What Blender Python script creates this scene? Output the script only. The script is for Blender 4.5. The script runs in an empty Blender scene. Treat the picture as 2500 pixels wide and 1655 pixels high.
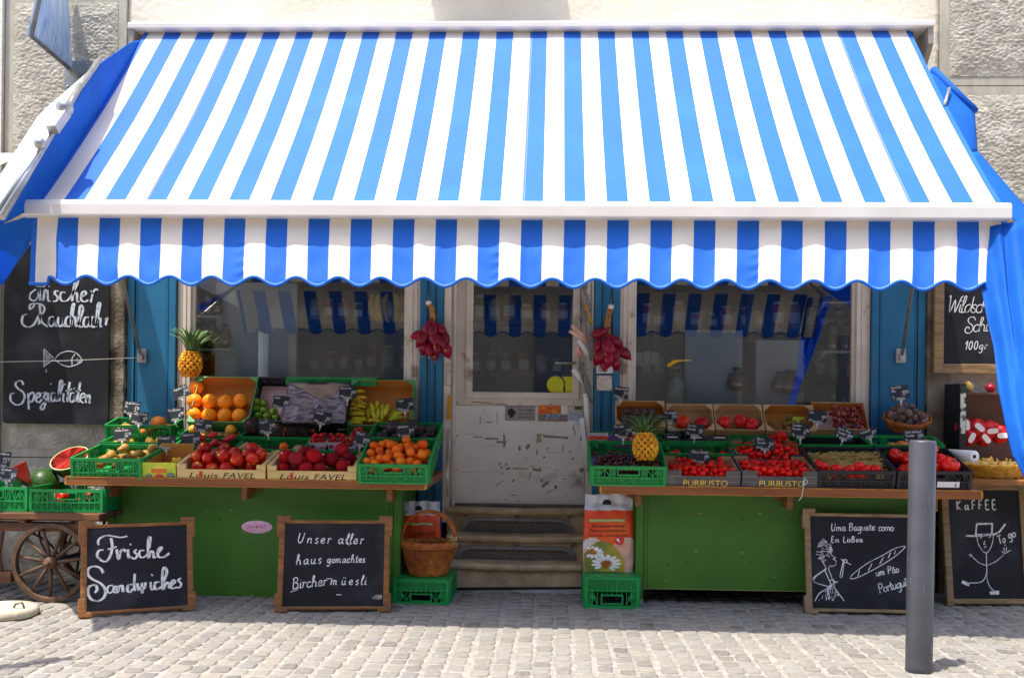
import bpy, math, random
from mathutils import Vector, Matrix, Quaternion, noise, Euler
R = math.radians
random.seed(7)
rnd = random.random
def uni(a, b): return a + (b - a) * random.random()
scene = bpy.context.scene
col = scene.collection
# ---------------------------------------------------------------- camera
F, CH, CD, YH = 2500.0, 1.147, 6.62, 981.0          # focal (photo px), height, distance to facade, horizon row
PSI, ROLL = 0.0385, 0.0112
cam_d = bpy.data.cameras.new("camera"); cam = bpy.data.objects.new("camera", cam_d); col.objects.link(cam)
cam_d.sensor_width = 36; cam_d.lens = 36.0 * F / 2500.0
cam_d.shift_y = (YH - 827.5) / 2500.0
cam_d.clip_end = 400; cam_d.clip_start = 0.05
CR = Matrix.Rotation(PSI, 3, 'Z') @ Matrix.Rotation(math.pi / 2, 3, 'X') @ Matrix.Rotation(ROLL, 3, 'Z')
CO = Vector((0, -CD, CH))
cam.matrix_world = Matrix.Translation(CO) @ CR.to_4x4()
scene.camera = cam
# ---------------------------------------------------------------- world, sun, exposure
world = bpy.data.worlds.new("World"); scene.world = world; world.use_nodes = True
SUN = Vector((0.21, 0.18, -1.0)).normalized()
nt = world.node_tree; nt.nodes.clear()
sky = nt.nodes.new("ShaderNodeTexSky"); sky.sky_type = 'NISHITA'; sky.sun_disc = False
sky.sun_elevation = math.asin(-SUN.z); sky.sun_rotation = math.atan2(-SUN.x, -SUN.y)
sky.air_density = 0.7; sky.dust_density = 2.0; sky.ozone_density = 0.6
bg = nt.nodes.new("ShaderNodeBackground"); bg.inputs[1].default_value = 0.15
wo = nt.nodes.new("ShaderNodeOutputWorld")
nt.links.new(sky.outputs[0], bg.inputs[0]); nt.links.new(bg.outputs[0], wo.inputs[0])
sd = bpy.data.lights.new("sun", 'SUN'); sd.energy = 2.3; sd.angle = R(0.5); sd.color = (1.0, 0.96, 0.89)
so = bpy.data.objects.new("sun", sd); col.objects.link(so)
so.rotation_euler = SUN.to_track_quat('-Z', 'Y').to_euler(); so.location = (-3, -4, 12)
scene.view_settings.view_transform = 'Standard'; scene.view_settings.look = 'None'
scene.view_settings.exposure = 1.66; scene.view_settings.gamma = 1
scene.cycles.max_bounces = 8; scene.cycles.transparent_max_bounces = 12
scene.cycles.use_denoising = True
# ---------------------------------------------------------------- pixel -> place
def ray(px, py):
    return CR @ Vector(((px - 1250) / F, (YH - py) / F, -1))
def U(px, py, y):
    d = ray(px, py); t = (y + CD) / d.y
    return CO + d * t
def G(px, py, z=0.0):
    d = ray(px, py); t = (z - CH) / d.z
    return CO + d * t
def PL(px, py, o, n):
    d = ray(px, py); t = (o - CO).dot(n) / d.dot(n)
    return CO + d * t
# ---------------------------------------------------------------- tags
def tag(o, label=None, cat=None, group=None, kind=None):
    if label: o['label'] = label
    if cat: o['category'] = cat
    if group: o['group'] = group
    if kind: o['kind'] = kind
    return o
def empty(name, loc=(0, 0, 0), rot=(0, 0, 0), label=None, cat=None, group=None):
    o = bpy.data.objects.new(name, None); col.objects.link(o)
    o.location = loc; o.rotation_euler = rot; o.empty_display_size = 0.1
    return tag(o, label, cat, group)
# ---------------------------------------------------------------- materials
def lin(c):
    c = c / 255.0
    return c / 12.92 if c <= 0.04045 else ((c + 0.055) / 1.055) ** 2.4
def S(r, g, b): return (lin(r), lin(g), lin(b), 1)
MATS = {}
def M(name, c, c2=None, scale=6.0, rough=0.6, bump=0.0, bscale=40.0, spec=0.4, metal=0.0, rand=None,
      stretch=(1, 1, 1), lo=0.35, hi=0.65, detail=5, transl=0.0, c3=None, s3=2.0, t3=(0.55, 0.7), sheen=0, coat=0, island=None):
    if name in MATS: return MATS[name]
    m = bpy.data.materials.new(name); m.use_nodes = True; t = m.node_tree; N = t.nodes; L = t.links
    b = N["Principled BSDF"]; out = N["Material Output"]
    b.inputs["Roughness"].default_value = rough; b.inputs["Metallic"].default_value = metal
    b.inputs["Specular IOR Level"].default_value = spec
    if sheen: b.inputs["Sheen Weight"].default_value = sheen
    if coat: b.inputs["Coat Weight"].default_value = coat
    tc = N.new("ShaderNodeTexCoord"); mp = N.new("ShaderNodeMapping"); mp.inputs["Scale"].default_value = stretch
    L.new(tc.outputs["Object"], mp.inputs[0])
    oi = N.new("ShaderNodeObjectInfo")
    ad = N.new("ShaderNodeVectorMath"); ad.operation = 'ADD'
    sc = N.new("ShaderNodeMath"); sc.operation = 'MULTIPLY'; sc.inputs[1].default_value = 37.0
    L.new(oi.outputs["Random"], sc.inputs[0]); L.new(mp.outputs[0], ad.inputs[0]); L.new(sc.outputs[0], ad.inputs[1])
    V = ad.outputs[0]
    cur = None
    def rgb(v):
        n = N.new("ShaderNodeRGB"); n.outputs[0].default_value = v; return n.outputs[0]
    def mix(a, bb, fac, typ='MIX'):
        n = N.new("ShaderNodeMix"); n.data_type = 'RGBA'; n.blend_type = typ
        L.new(a, n.inputs[6]); L.new(bb, n.inputs[7])
        if hasattr(fac, 'links'): L.new(fac, n.inputs[0])
        else: n.inputs[0].default_value = fac
        return n.outputs[2]
    def nz(s, d=detail, lo=lo, hi=hi, vec=None):
        n = N.new("ShaderNodeTexNoise"); n.inputs["Scale"].default_value = s; n.inputs["Detail"].default_value = d
        L.new(vec or V, n.inputs["Vector"])
        r = N.new("ShaderNodeMapRange"); r.inputs[1].default_value = lo; r.inputs[2].default_value = hi
        L.new(n.outputs["Fac"], r.inputs[0]); return r.outputs[0]
    cur = rgb(c)
    if rand:                                              # each copy its own tint
        rp = N.new("ShaderNodeValToRGB"); L.new(oi.outputs["Random"], rp.inputs[0])
        e = rp.color_ramp.elements; e[0].color = rand[0]; e[1].color = rand[-1]
        for k in range(1, len(rand) - 1):
            x = e.new(k / (len(rand) - 1)); x.color = rand[k]
        cur = rp.outputs[0]
    if island:
        ge = N.new("ShaderNodeNewGeometry"); rp = N.new("ShaderNodeValToRGB"); L.new(ge.outputs["Random Per Island"], rp.inputs[0])
        rp.color_ramp.interpolation = 'LINEAR'
        e = rp.color_ramp.elements; e[0].color = island[0]; e[1].color = island[-1]
        for k in range(1, len(island) - 1):
            x = e.new(k / (len(island) - 1)); x.color = island[k]
        cur = rp.outputs[0]
    if c2: cur = mix(cur, rgb(c2), nz(scale))
    if c3: cur = mix(cur, rgb(c3), nz(s3, 6, t3[0], t3[1]))
    L.new(cur, b.inputs["Base Color"])
    if bump:
        n = N.new("ShaderNodeTexNoise"); n.inputs["Scale"].default_value = bscale; n.inputs["Detail"].default_value = 4
        L.new(V, n.inputs["Vector"])
        bn = N.new("ShaderNodeBump"); bn.inputs["Strength"].default_value = bump; bn.inputs["Distance"].default_value = 0.01
        L.new(n.outputs["Fac"], bn.inputs["Height"]); L.new(bn.outputs[0], b.inputs["Normal"])
    if transl:
        tr = N.new("ShaderNodeBsdfTranslucent"); L.new(cur, tr.inputs[0])
        mx = N.new("ShaderNodeMixShader"); mx.inputs[0].default_value = transl
        L.new(b.outputs[0], mx.inputs[1]); L.new(tr.outputs[0], mx.inputs[2]); L.new(mx.outputs[0], out.inputs[0])
    MATS[name] = m; m['_v'] = 0
    return m
def glass(name, tint=(0.9, 0.93, 0.93, 1), refl=0.16, rough=0.0):
    m = bpy.data.materials.new(name); m.use_nodes = True; t = m.node_tree; N = t.nodes; L = t.links
    N.remove(N["Principled BSDF"]); out = N["Material Output"]
    a = N.new("ShaderNodeBsdfTransparent"); a.inputs[0].default_value = tint
    g = N.new("ShaderNodeBsdfGlossy"); g.inputs["Roughness"].default_value = rough
    lw = N.new("ShaderNodeFresnel"); lw.inputs[0].default_value = 1.5
    ad = N.new("ShaderNodeMath"); ad.operation = 'ADD'; ad.inputs[1].default_value = refl; L.new(lw.outputs[0], ad.inputs[0])
    mx = N.new("ShaderNodeMixShader"); L.new(ad.outputs[0], mx.inputs[0]); L.new(a.outputs[0], mx.inputs[1]); L.new(g.outputs[0], mx.inputs[2])
    L.new(mx.outputs[0], out.inputs[0]); MATS[name] = m
    return m
# ---------------------------------------------------------------- mesh builder
class MB:
    def __init__(s): s.v = []; s.f = []; s.m = []; s.s = []
    def add(s, vs, fs, mi=0, sm=False):
        o = len(s.v); s.v += [tuple(v) for v in vs]
        for f in fs: s.f.append([i + o for i in f]); s.m.append(mi); s.s.append(sm)
        return s
    def box(s, x0, x1, y0, y1, z0, z1, mi=0):
        return s.add([(x0,y0,z0),(x1,y0,z0),(x1,y1,z0),(x0,y1,z0),(x0,y0,z1),(x1,y0,z1),(x1,y1,z1),(x0,y1,z1)],
              [(0,3,2,1),(4,5,6,7),(0,1,5,4),(1,2,6,5),(2,3,7,6),(3,0,4,7)], mi)
    def bar(s, p, q, w, h, up=(0, 0, 1), mi=0):
        p, q = Vector(p), Vector(q); d = (q - p).normalized(); up = Vector(up)
        a = d.cross(up)
        if a.length < 1e-5: a = d.cross(Vector((1, 0, 0)))
        a.normalize(); b = a.cross(d).normalized(); a *= w / 2; b *= h / 2
        vs = [p-a-b, p+a-b, p+a+b, p-a+b, q-a-b, q+a-b, q+a+b, q-a+b]
        return s.add(vs, [(0,1,2,3),(7,6,5,4),(4,5,1,0),(5,6,2,1),(6,7,3,2),(7,4,0,3)], mi)
    def tube(s, pts, r, n=8, mi=0, cap=True):
        pts = [Vector(p) for p in pts]; k = len(pts)
        rs = r if isinstance(r, (list, tuple)) else [r] * k
        vs = []; fs = []; ref = None
        for i, p in enumerate(pts):
            d = (pts[min(i+1, k-1)] - pts[max(i-1, 0)])
            d = d.normalized() if d.length > 1e-9 else Vector((0, 0, 1))
            if ref is None:
                ref = d.cross(Vector((0, 0, 1)))
                if ref.length < 1e-3: ref = d.cross(Vector((1, 0, 0)))
            ref = (ref - d * ref.dot(d)).normalized(); b = d.cross(ref)
            for j in range(n):
                a = 2 * math.pi * j / n
                vs.append(p + (ref * math.cos(a) + b * math.sin(a)) * rs[i])
        for i in range(k - 1):
            for j in range(n):
                fs.append((i*n+j, i*n+(j+1) % n, (i+1)*n+(j+1) % n, (i+1)*n+j))
        s.add(vs, fs, mi, True)
        if cap:
            o = len(s.v) - len(vs)
            s.f.append([o + j for j in range(n)][::-1]); s.m.append(mi); s.s.append(False)
            s.f.append([o + (k-1)*n + j for j in range(n)]); s.m.append(mi); s.s.append(False)
        return s
    def lathe(s, prof, n=16, mat=None, mi=0, fn=None, sm=True):
        vs = []; fs = []; k = len(prof)
        for i, (r, z) in enumerate(prof):
            for j in range(n):
                a = 2 * math.pi * j / n
                rr = r * (fn(a, z) if fn else 1)
                vs.append(Vector((rr * math.cos(a), rr * math.sin(a), z)))
        if mat: vs = [mat @ v for v in vs]
        for i in range(k - 1):
            for j in range(n):
                fs.append((i*n+j, i*n+(j+1) % n, (i+1)*n+(j+1) % n, (i+1)*n+j))
        fs.append(tuple(range(n))[::-1]); fs.append(tuple((k-1)*n + j for j in range(n)))
        return s.add(vs, fs, mi, sm)
    def ball(s, c, r, nu=12, nv=8, mi=0, fn=None, mat=None):
        if not isinstance(r, (tuple, list)): r = (r, r, r)
        vs = [] ; fs = []
        for i in range(nv + 1):
            t = math.pi * i / nv
            for j in range(nu):
                a = 2 * math.pi * j / nu
                d = Vector((math.sin(t) * math.cos(a), math.sin(t) * math.sin(a), math.cos(t)))
                k = fn(d) if fn else 1.0
                p = Vector((d.x * r[0], d.y * r[1], d.z * r[2])) * k
                if mat: p = mat @ p
                vs.append(p + Vector(c))
        for i in range(nv):
            for j in range(nu):
                fs.append((i*nu+j, (i+1)*nu+j, (i+1)*nu+(j+1) % nu, i*nu+(j+1) % nu))
        return s.add(vs, fs, mi, True)
    def grid(s, fn, nu, nv, th=0.0, mi=0, sm=True, mfn=None):
        P = [[Vector(fn(i / nu, j / nv)) for i in range(nu + 1)] for j in range(nv + 1)]
        vs = [p for r_ in P for p in r_]; w = nu + 1
        fs = [(j*w+i, j*w+i+1, (j+1)*w+i+1, (j+1)*w+i) for j in range(nv) for i in range(nu)]
        o = len(s.v); s.add(vs, fs, mi, sm)
        if mfn:
            for q in range(len(fs)):
                s.m[len(s.m) - len(fs) + q] = mfn((q % nu + .5) / nu, (q // nu + .5) / nv)
        if th:
            def nrm(i, j):
                a = P[j][min(i+1, nu)] - P[j][max(i-1, 0)]; b = P[min(j+1, nv)][i] - P[max(j-1, 0)][i]
                n = a.cross(b); return n.normalized() if n.length > 1e-12 else Vector((0, 0, 1))
            ms = s.m[len(s.m) - len(fs):]
            o2 = len(s.v)
            s.add([P[j][i] - nrm(i, j) * th for j in range(nv + 1) for i in range(nu + 1)], [f[::-1] for f in fs], mi, sm)
            s.m[len(s.m) - len(fs):] = ms
            rim = [(0, i, 0, i + 1) for i in range(nu)] + [(j, nu, j + 1, nu) for j in range(nv)] + \
                  [(nv, i + 1, nv, i) for i in range(nu)] + [(j + 1, 0, j, 0) for j in range(nv)]
            for a, b, c, d in rim:
                s.f.append([o + a*w+b, o2 + a*w+b, o2 + c*w+d, o + c*w+d]); s.s.append(False)
                q = min(c if c < nv else nv-1, a if a < nv else nv-1) * nu + min(b if b < nu else nu-1, d if d < nu else nu-1)
                s.m.append(ms[q])
        return s
    def prism(s, poly, o, ux, uy, th, mi=0):
        o, ux, uy = Vector(o), Vector(ux), Vector(uy); n = ux.cross(uy).normalized() * th; k = len(poly)
        a = [o + ux * x + uy * y for x, y in poly]
        return s.add(a + [p - n for p in a], [tuple(range(k)), tuple(range(2*k-1, k-1, -1))] +
                     [(i, i + k, (i+1) % k + k, (i+1) % k) for i in range(k)], mi)
    def ribbon(s, pts, n, w, mi=0, press=False):
        pts = [Vector(p) for p in pts]; n = Vector(n); k = len(pts)
        if k < 2: return s
        vs = []
        for i, p in enumerate(pts):
            d = pts[min(i+1, k-1)] - pts[max(i-1, 0)]
            if d.length < 1e-9: d = Vector((1, 0, 0))
            d.normalize(); q = n.cross(d).normalized()
            ww = w * (0.55 + 0.65 * abs(d.z) if press else 1.0) / 2
            vs += [p + q * ww, p - q * ww]
        return s.add(vs, [(2*i, 2*i+1, 2*i+3, 2*i+2) for i in range(k - 1)], mi)
    def xf(s, m):
        s.v = [tuple(m @ Vector(v)) for v in s.v]; return s
    def mesh(s, name, mats):
        me = bpy.data.meshes.new(name); me.from_pydata(s.v, [], s.f)
        if not isinstance(mats, (list, tuple)): mats = [mats]
        for m in mats: me.materials.append(m)
        me.polygons.foreach_set("material_index", s.m); me.polygons.foreach_set("use_smooth", s.s); me.update()
        return me
    def build(s, name, mats, parent=None, loc=None, rot=None, bevel=0, seg=2, base=None):
        """base: world point that becomes the origin of a top-level object (its vertices are world coordinates)."""
        if base is not None:
            b = Vector(base); s.v = [tuple(Vector(v) - b) for v in s.v]; loc = b
        o = bpy.data.objects.new(name, s.mesh(name, mats)); col.objects.link(o)
        if parent: o.parent = parent
        if loc is not None: o.location = loc
        if rot is not None: o.rotation_euler = rot
        if bevel:
            md = o.modifiers.new("bevel", 'BEVEL'); md.width = bevel; md.segments = seg; md.limit_method = 'ANGLE'; md.angle_limit = R(40)
        return o
def wparent(o, p):
    """parent o (built in world coordinates) to p keeping its place"""
    bpy.context.view_layer.update() if False else None
    o.parent = p
    o.matrix_parent_inverse = (Matrix.LocRotScale(p.location, p.rotation_euler.to_quaternion(), p.scale)).inverted()
    return o
def part(mb, name, mats, p, bevel=0, seg=2):
    """part of p whose vertices are world coordinates; written into p's own frame"""
    inv = Matrix.LocRotScale(p.location, p.rotation_euler.to_quaternion(), p.scale).inverted()
    q = p.parent
    if q: inv = inv @ Matrix.LocRotScale(q.location, q.rotation_euler.to_quaternion(), q.scale).inverted()
    mb.xf(inv)
    return mb.build(name, mats, p, bevel=bevel, seg=seg)
def smooth_line(pts, sub=5):
    if len(pts) < 3: return pts
    out = []
    P = [pts[0]] + list(pts) + [pts[-1]]
    for i in range(1, len(P) - 2):
        p0, p1, p2, p3 = P[i-1], P[i], P[i+1], P[i+2]
        for k in range(sub):
            t = k / sub
            out.append(tuple(0.5 * ((2*p1[a]) + (-p0[a]+p2[a])*t + (2*p0[a]-5*p1[a]+4*p2[a]-p3[a])*t*t + (-p0[a]+3*p1[a]-3*p2[a]+p3[a])*t**3) for a in range(len(p1))))
    out.append(tuple(pts[-1]))
    return out
# ---------------------------------------------------------------- handwriting
GL = {
'a': (.52, [[(.43,.42),(.3,.5),(.12,.42),(.06,.2),(.16,.02),(.3,.08),(.43,.4)],[(.44,.5),(.42,.14),(.48,.02),(.58,.08)]]),
'b': (.46, [[(.08,1),(.07,.5),(.08,.04)],[(.08,.34),(.2,.5),(.36,.46),(.42,.25),(.34,.05),(.18,0),(.08,.08)]]),
'c': (.42, [[(.38,.42),(.26,.5),(.1,.4),(.06,.2),(.14,.03),(.28,.02),(.44,.12)]]),
'd': (.52, [[(.42,.4),(.3,.5),(.12,.42),(.06,.2),(.16,.02),(.3,.08),(.42,.36)],[(.46,1),(.44,.3),(.47,.04),(.56,.05)]]),
'e': (.44, [[(.08,.22),(.24,.26),(.37,.34),(.33,.48),(.2,.5),(.08,.36),(.07,.16),(.18,.02),(.32,.04),(.46,.14)]]),
'f': (.32, [[(.38,.92),(.28,1),(.18,.85),(.16,.4),(.14,-.3)],[(.02,.5),(.32,.5)]]),
'g': (.5, [[(.42,.42),(.3,.5),(.12,.42),(.06,.22),(.16,.04),(.3,.1),(.42,.4)],[(.43,.5),(.42,0),(.38,-.3),(.24,-.42),(.08,-.32)]]),
'h': (.52, [[(.04,.2),(.2,.7),(.22,.98),(.13,1),(.09,.8),(.07,0)],[(.08,.28),(.2,.48),(.34,.46),(.4,.3),(.4,.06),(.52,.05)]]),
'i': (.22, [[(.1,.5),(.09,.12),(.14,.02),(.24,.08)],[(.11,.68),(.13,.75)]]),
'j': (.2, [[(.14,.5),(.12,-.2),(.02,-.38)],[(.14,.68),(.16,.74)]]),
'k': (.44, [[(.08,1),(.07,0)],[(.36,.5),(.1,.24),(.4,0)]]),
'l': (.24, [[(.02,.2),(.18,.7),(.2,.98),(.12,1),(.07,.7),(.07,.1),(.14,.01),(.26,.08)]]),
'm': (.74, [[(.06,.5),(.07,0)],[(.08,.3),(.18,.48),(.3,.46),(.34,.3),(.33,0)],[(.34,.3),(.44,.48),(.56,.46),(.6,.3),(.6,.06),(.72,.06)]]),
'n': (.5, [[(.06,.5),(.07,0)],[(.08,.3),(.2,.48),(.34,.46),(.38,.3),(.38,.06),(.5,.06)]]),
'o': (.48, [[(.24,.5),(.09,.4),(.06,.2),(.16,.02),(.32,.04),(.42,.24),(.36,.44),(.22,.5)]]),
'p': (.48, [[(.09,.5),(.08,0),(.06,-.45)],[(.08,.34),(.2,.5),(.36,.46),(.42,.25),(.34,.05),(.18,0),(.08,.08)]]),
'q': (.48, [[(.42,.42),(.3,.5),(.12,.42),(.06,.22),(.16,.04),(.3,.1),(.42,.4)],[(.43,.5),(.42,-.42)]]),
'r': (.36, [[(.06,.46),(.1,.5),(.09,0)],[(.09,.28),(.18,.46),(.28,.5),(.36,.44)]]),
's': (.38, [[(.33,.44),(.22,.5),(.1,.42),(.12,.32),(.28,.2),(.32,.09),(.2,0),(.05,.06)]]),
't': (.34, [[(.16,.85),(.14,.2),(.2,.02),(.34,.08)],[(.0,.55),(.32,.58)]]),
'u': (.5, [[(.07,.5),(.06,.2),(.14,.02),(.28,.06),(.38,.3)],[(.4,.5),(.38,.12),(.44,.02),(.52,.08)]]),
'v': (.44, [[(.05,.5),(.2,0),(.4,.5)]]),
'w': (.66, [[(.05,.5),(.08,.14),(.18,.02),(.3,.2),(.34,.5)],[(.34,.4),(.36,.12),(.46,.02),(.58,.2),(.6,.5)]]),
'x': (.44, [[(.06,.5),(.4,0)],[(.4,.5),(.06,0)]]),
'y': (.46, [[(.06,.5),(.1,.12),(.24,.06),(.38,.3)],[(.42,.5),(.3,-.3),(.1,-.4)]]),
'z': (.44, [[(.08,.44),(.22,.5),(.36,.46),(.2,.22),(.34,.12),(.3,-.25),(.16,-.42),(.06,-.26),(.2,-.05),(.42,.1)]]),
'A': (.66, [[(.04,0),(.32,.98),(.56,0)],[(.12,.36),(.5,.36)]]),
'B': (.6, [[(.12,.96),(.1,0)],[(.02,.86),(.24,1),(.44,.9),(.42,.64),(.2,.54)],[(.2,.54),(.48,.44),(.5,.14),(.3,0),(.06,.02)]]),
'C': (.62, [[(.52,.82),(.36,.98),(.14,.82),(.06,.46),(.16,.1),(.36,0),(.56,.16)]]),
'D': (.62, [[(.12,1),(.1,0)],[(.06,1),(.36,.96),(.54,.6),(.44,.16),(.08,0)]]),
'E': (.5, [[(.46,1),(.12,1),(.1,0),(.46,0)],[(.1,.52),(.4,.52)]]),
'F': (.5, [[(.46,.99),(.1,1)],[(.1,1),(.09,0)],[(.1,.52),(.4,.53)]]),
'G': (.64, [[(.54,.84),(.36,.98),(.14,.82),(.06,.46),(.16,.1),(.38,0),(.54,.2),(.54,.44),(.34,.44)]]),
'H': (.62, [[(.1,1),(.1,0)],[(.52,1),(.52,0)],[(.1,.5),(.52,.5)]]),
'J': (.46, [[(.36,1),(.34,.2),(.22,0),(.06,.14)]]),
'K': (.6, [[(.1,1),(.1,0)],[(.52,1),(.12,.48),(.54,0)]]),
'L': (.5, [[(.1,1),(.09,0),(.46,.02)]]),
'M': (.76, [[(.06,0),(.14,.98),(.36,.3),(.58,.98),(.66,0)]]),
'N': (.64, [[(.08,0),(.1,1),(.52,0),(.54,1)]]),
'O': (.68, [[(.34,1),(.1,.8),(.08,.3),(.3,0),(.54,.2),(.58,.7),(.34,1)]]),
'P': (.54, [[(.1,1),(.08,0)],[(.06,.96),(.34,1),(.48,.78),(.36,.52),(.1,.48)]]),
'R': (.66, [[(.2,.92),(.18,0)],[(-.02,.6),(.04,.86),(.26,1),(.48,.86),(.4,.56),(.2,.5)],[(.22,.52),(.38,.3),(.5,.02),(.68,.06)]]),
'S': (.62, [[(.62,.8),(.5,1),(.24,1.02),(.12,.82),(.24,.62),(.46,.46),(.56,.2),(.4,-.06),(.16,-.06),(.02,.12),(.1,.32),(.26,.32),(.3,.18)]]),
'T': (.56, [[(.02,.96),(.54,1)],[(.28,.97),(.26,0)]]),
'U': (.62, [[(.08,1),(.06,.3),(.2,.02),(.4,.12),(.5,.5),(.54,1)]]),
'W': (.9, [[(.04,.96),(.1,1),(.2,.02),(.42,.8),(.52,.02),(.74,.9),(.86,1)]]),
'V': (.6, [[(.06,1),(.28,0),(.56,1)]]),
'Z': (.56, [[(.06,.98),(.5,1),(.06,0),(.52,.02)]]),
'0': (.5, [[(.25,1),(.09,.75),(.08,.25),(.24,0),(.4,.25),(.4,.75),(.25,1)]]),
'1': (.34, [[(.04,.68),(.24,1),(.2,0)]]),
'2': (.5, [[(.08,.78),(.2,.98),(.4,.9),(.38,.6),(.06,.02)],[(.06,.02),(.46,.04)]]),
'3': (.46, [[(.06,.9),(.24,1),(.38,.8),(.2,.54)],[(.2,.54),(.42,.34),(.3,.02),(.04,.08)]]),
'4': (.48, [[(.3,1),(.06,.36),(.44,.36)],[(.34,.6),(.32,0)]]),
'5': (.46, [[(.4,1),(.14,.98),(.1,.58),(.3,.58),(.4,.3),(.26,.02),(.04,.08)]]),
'6': (.46, [[(.36,.96),(.14,.6),(.08,.2),(.24,0),(.4,.2),(.28,.44),(.1,.3)]]),
'7': (.44, [[(.04,1),(.42,1),(.16,0)]]),
'8': (.48, [[(.38,.84),(.22,1),(.1,.8),(.36,.36),(.3,.04),(.1,.06),(.08,.3),(.36,.68),(.38,.84)]]),
'9': (.46, [[(.38,.8),(.22,1),(.08,.78),(.2,.54),(.36,.66),(.36,.3),(.16,0)]]),
'.': (.2, [[(.08,.02),(.12,.06)]]), ',': (.2, [[(.12,.06),(.06,-.12)]]), '-': (.4, [[(.04,.3),(.34,.32)]]),
'!': (.2, [[(.12,1),(.1,.3)],[(.1,.04),(.1,.08)]]), '/': (.3, [[(.02,0),(.28,1)]]), ' ': (.36, []),
}
for _c, _b in (('ä', 'a'), ('ü', 'u'), ('ö', 'o')):
    GL[_c] = (GL[_b][0], GL[_b][1] + [[(.15,.7),(.16,.78)], [(.34,.72),(.35,.8)]])
GL['ã'] = (GL['a'][0], GL['a'][1] + [[(.08,.68),(.18,.76),(.28,.7),(.4,.78)]])
GL['ê'] = (GL['e'][0], GL['e'][1] + [[(.08,.64),(.2,.78),(.34,.66)]])
def hand(mb, text, o, ux, uy, size, w, slant=0.18, sub=4, press=False, wob=0.0, track=1.0, mi=0):
    """write text in single strokes on the plane (ux, uy) from o"""
    n = Vector(ux).cross(Vector(uy)); x = 0.0
    for ch in text:
        if ch not in GL: ch = ' '
        wd, st = GL[ch]; dy = uni(-wob, wob)
        for s_ in st:
            p = smooth_line(s_, sub)
            mb.ribbon([Vector(o) + Vector(ux) * (x + (a + slant * b) * size) + Vector(uy) * ((b + dy) * size) for a, b in p], n, w, mi, press)
        x += wd * size * track
    return x
def hlen(text, size, track=1.0): return sum(GL.get(c, GL[' '])[0] for c in text) * size * track
def hand_px(mb, text, a, b, size_px, o, n, w, **k):
    """handwriting from photo point a to photo point b on the plane (o, n)"""
    A, B = PL(*a, o, n), PL(*b, o, n); ux = (B - A).normalized()
    uy = n.cross(ux).normalized(); uy = uy if uy.z > 0 else -uy
    top = PL(a[0], a[1] - size_px, o, n); size = (top - A).dot(uy)
    tr = (B - A).length / max(1e-6, hlen(text, size))
    hand(mb, text, A, ux, uy, size, w, track=tr, **k)
def strokes_px(mb, lines, cv, o, n, w, sub=4, smooth=True, mi=0, press=False):
    for l in lines:
        p = smooth_line([cv(*q) for q in l], sub) if smooth else [cv(*q) for q in l]
        mb.ribbon([PL(*q, o, n) for q in p], n, w * uni(.88, 1.12), mi, press)
_TX = {}
def text_geo(s, shear=0.0):
    if (s, shear) not in _TX:
        cu = bpy.data.curves.new("t", 'FONT'); cu.body = s; cu.size = 1; cu.shear = shear; cu.resolution_u = 3
        ob = bpy.data.objects.new("t", cu); me = ob.to_mesh()
        v = [tuple(q.co) for q in me.vertices]; f = [tuple(p.vertices) for p in me.polygons]
        ob.to_mesh_clear(); bpy.data.objects.remove(ob); bpy.data.curves.remove(cu); _TX[(s, shear)] = (v, f)
    return _TX[(s, shear)]
def type_text(mb, s, o, ux, uy, width, height=None, shear=0.0, mi=0):
    v, f = text_geo(s, shear)
    if not v: return
    x0 = min(q[0] for q in v); x1 = max(q[0] for q in v); y0 = min(q[1] for q in v); y1 = max(q[1] for q in v)
    kx = width / max(1e-6, x1 - x0); ky = (height / max(1e-6, y1 - y0)) if height else kx
    mb.add([Vector(o) + Vector(ux) * ((q[0] - x0) * kx) + Vector(uy) * ((q[1] - y0) * ky) for q in v], f, mi)
# ================================================================ materials of the place
m_plaster = M("plaster", S(226, 217, 198), S(214, 204, 184), 3, 0.9, bump=0.5, bscale=28, c3=S(190, 180, 164), s3=1.2, t3=(.62, .8))
m_stone = M("hewn_stone", S(188, 181, 164), S(164, 156, 139), 14, 0.95, bump=1.0, bscale=55, c3=S(202, 195, 178), s3=5)
m_border = M("dressed_stone", S(190, 183, 166), S(172, 165, 148), 5, 0.9, bump=0.35, bscale=90, stretch=(4, 1, 1))
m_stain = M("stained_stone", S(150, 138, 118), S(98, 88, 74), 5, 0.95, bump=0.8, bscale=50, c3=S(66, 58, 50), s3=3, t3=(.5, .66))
m_blue = M("blue_paint", S(38, 112, 150), S(34, 102, 140), 4, 0.45, bump=0.06, bscale=30, c3=S(46, 124, 160), s3=2)
m_beige = M("beige_paint", S(224, 212, 197), S(210, 197, 182), 6, 0.5, bump=0.08, bscale=50, c3=S(150, 136, 120), s3=7, t3=(.63, .72))
m_white = M("white_paint", S(238, 233, 227), S(224, 219, 213), 4, 0.45, bump=0.08, bscale=40, c3=S(168, 160, 150), s3=5, t3=(.62, .75))
m_tape = M("tape_residue", S(160, 150, 142), S(128, 118, 110), 30, 0.8)
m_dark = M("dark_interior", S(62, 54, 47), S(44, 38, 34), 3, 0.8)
m_greyp = M("grey_panel", S(206, 212, 222), S(190, 198, 210), 2, 0.5)
m_shelf = M("shelf_white", S(214, 218, 218), rough=0.4)
m_step = M("step_stone", S(214, 186, 146), S(176, 150, 114), 7, 0.9, bump=0.6, bscale=60, c3=S(190, 176, 154), s3=18, t3=(.55, .7))
m_iron = M("grey_iron", S(134, 134, 136), S(110, 108, 108), 12, 0.5, metal=0.5, bump=0.1)
m_mesh = M("dark_mesh", S(128, 118, 108), S(86, 78, 72), 220, 0.7, lo=.45, hi=.55)
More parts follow.
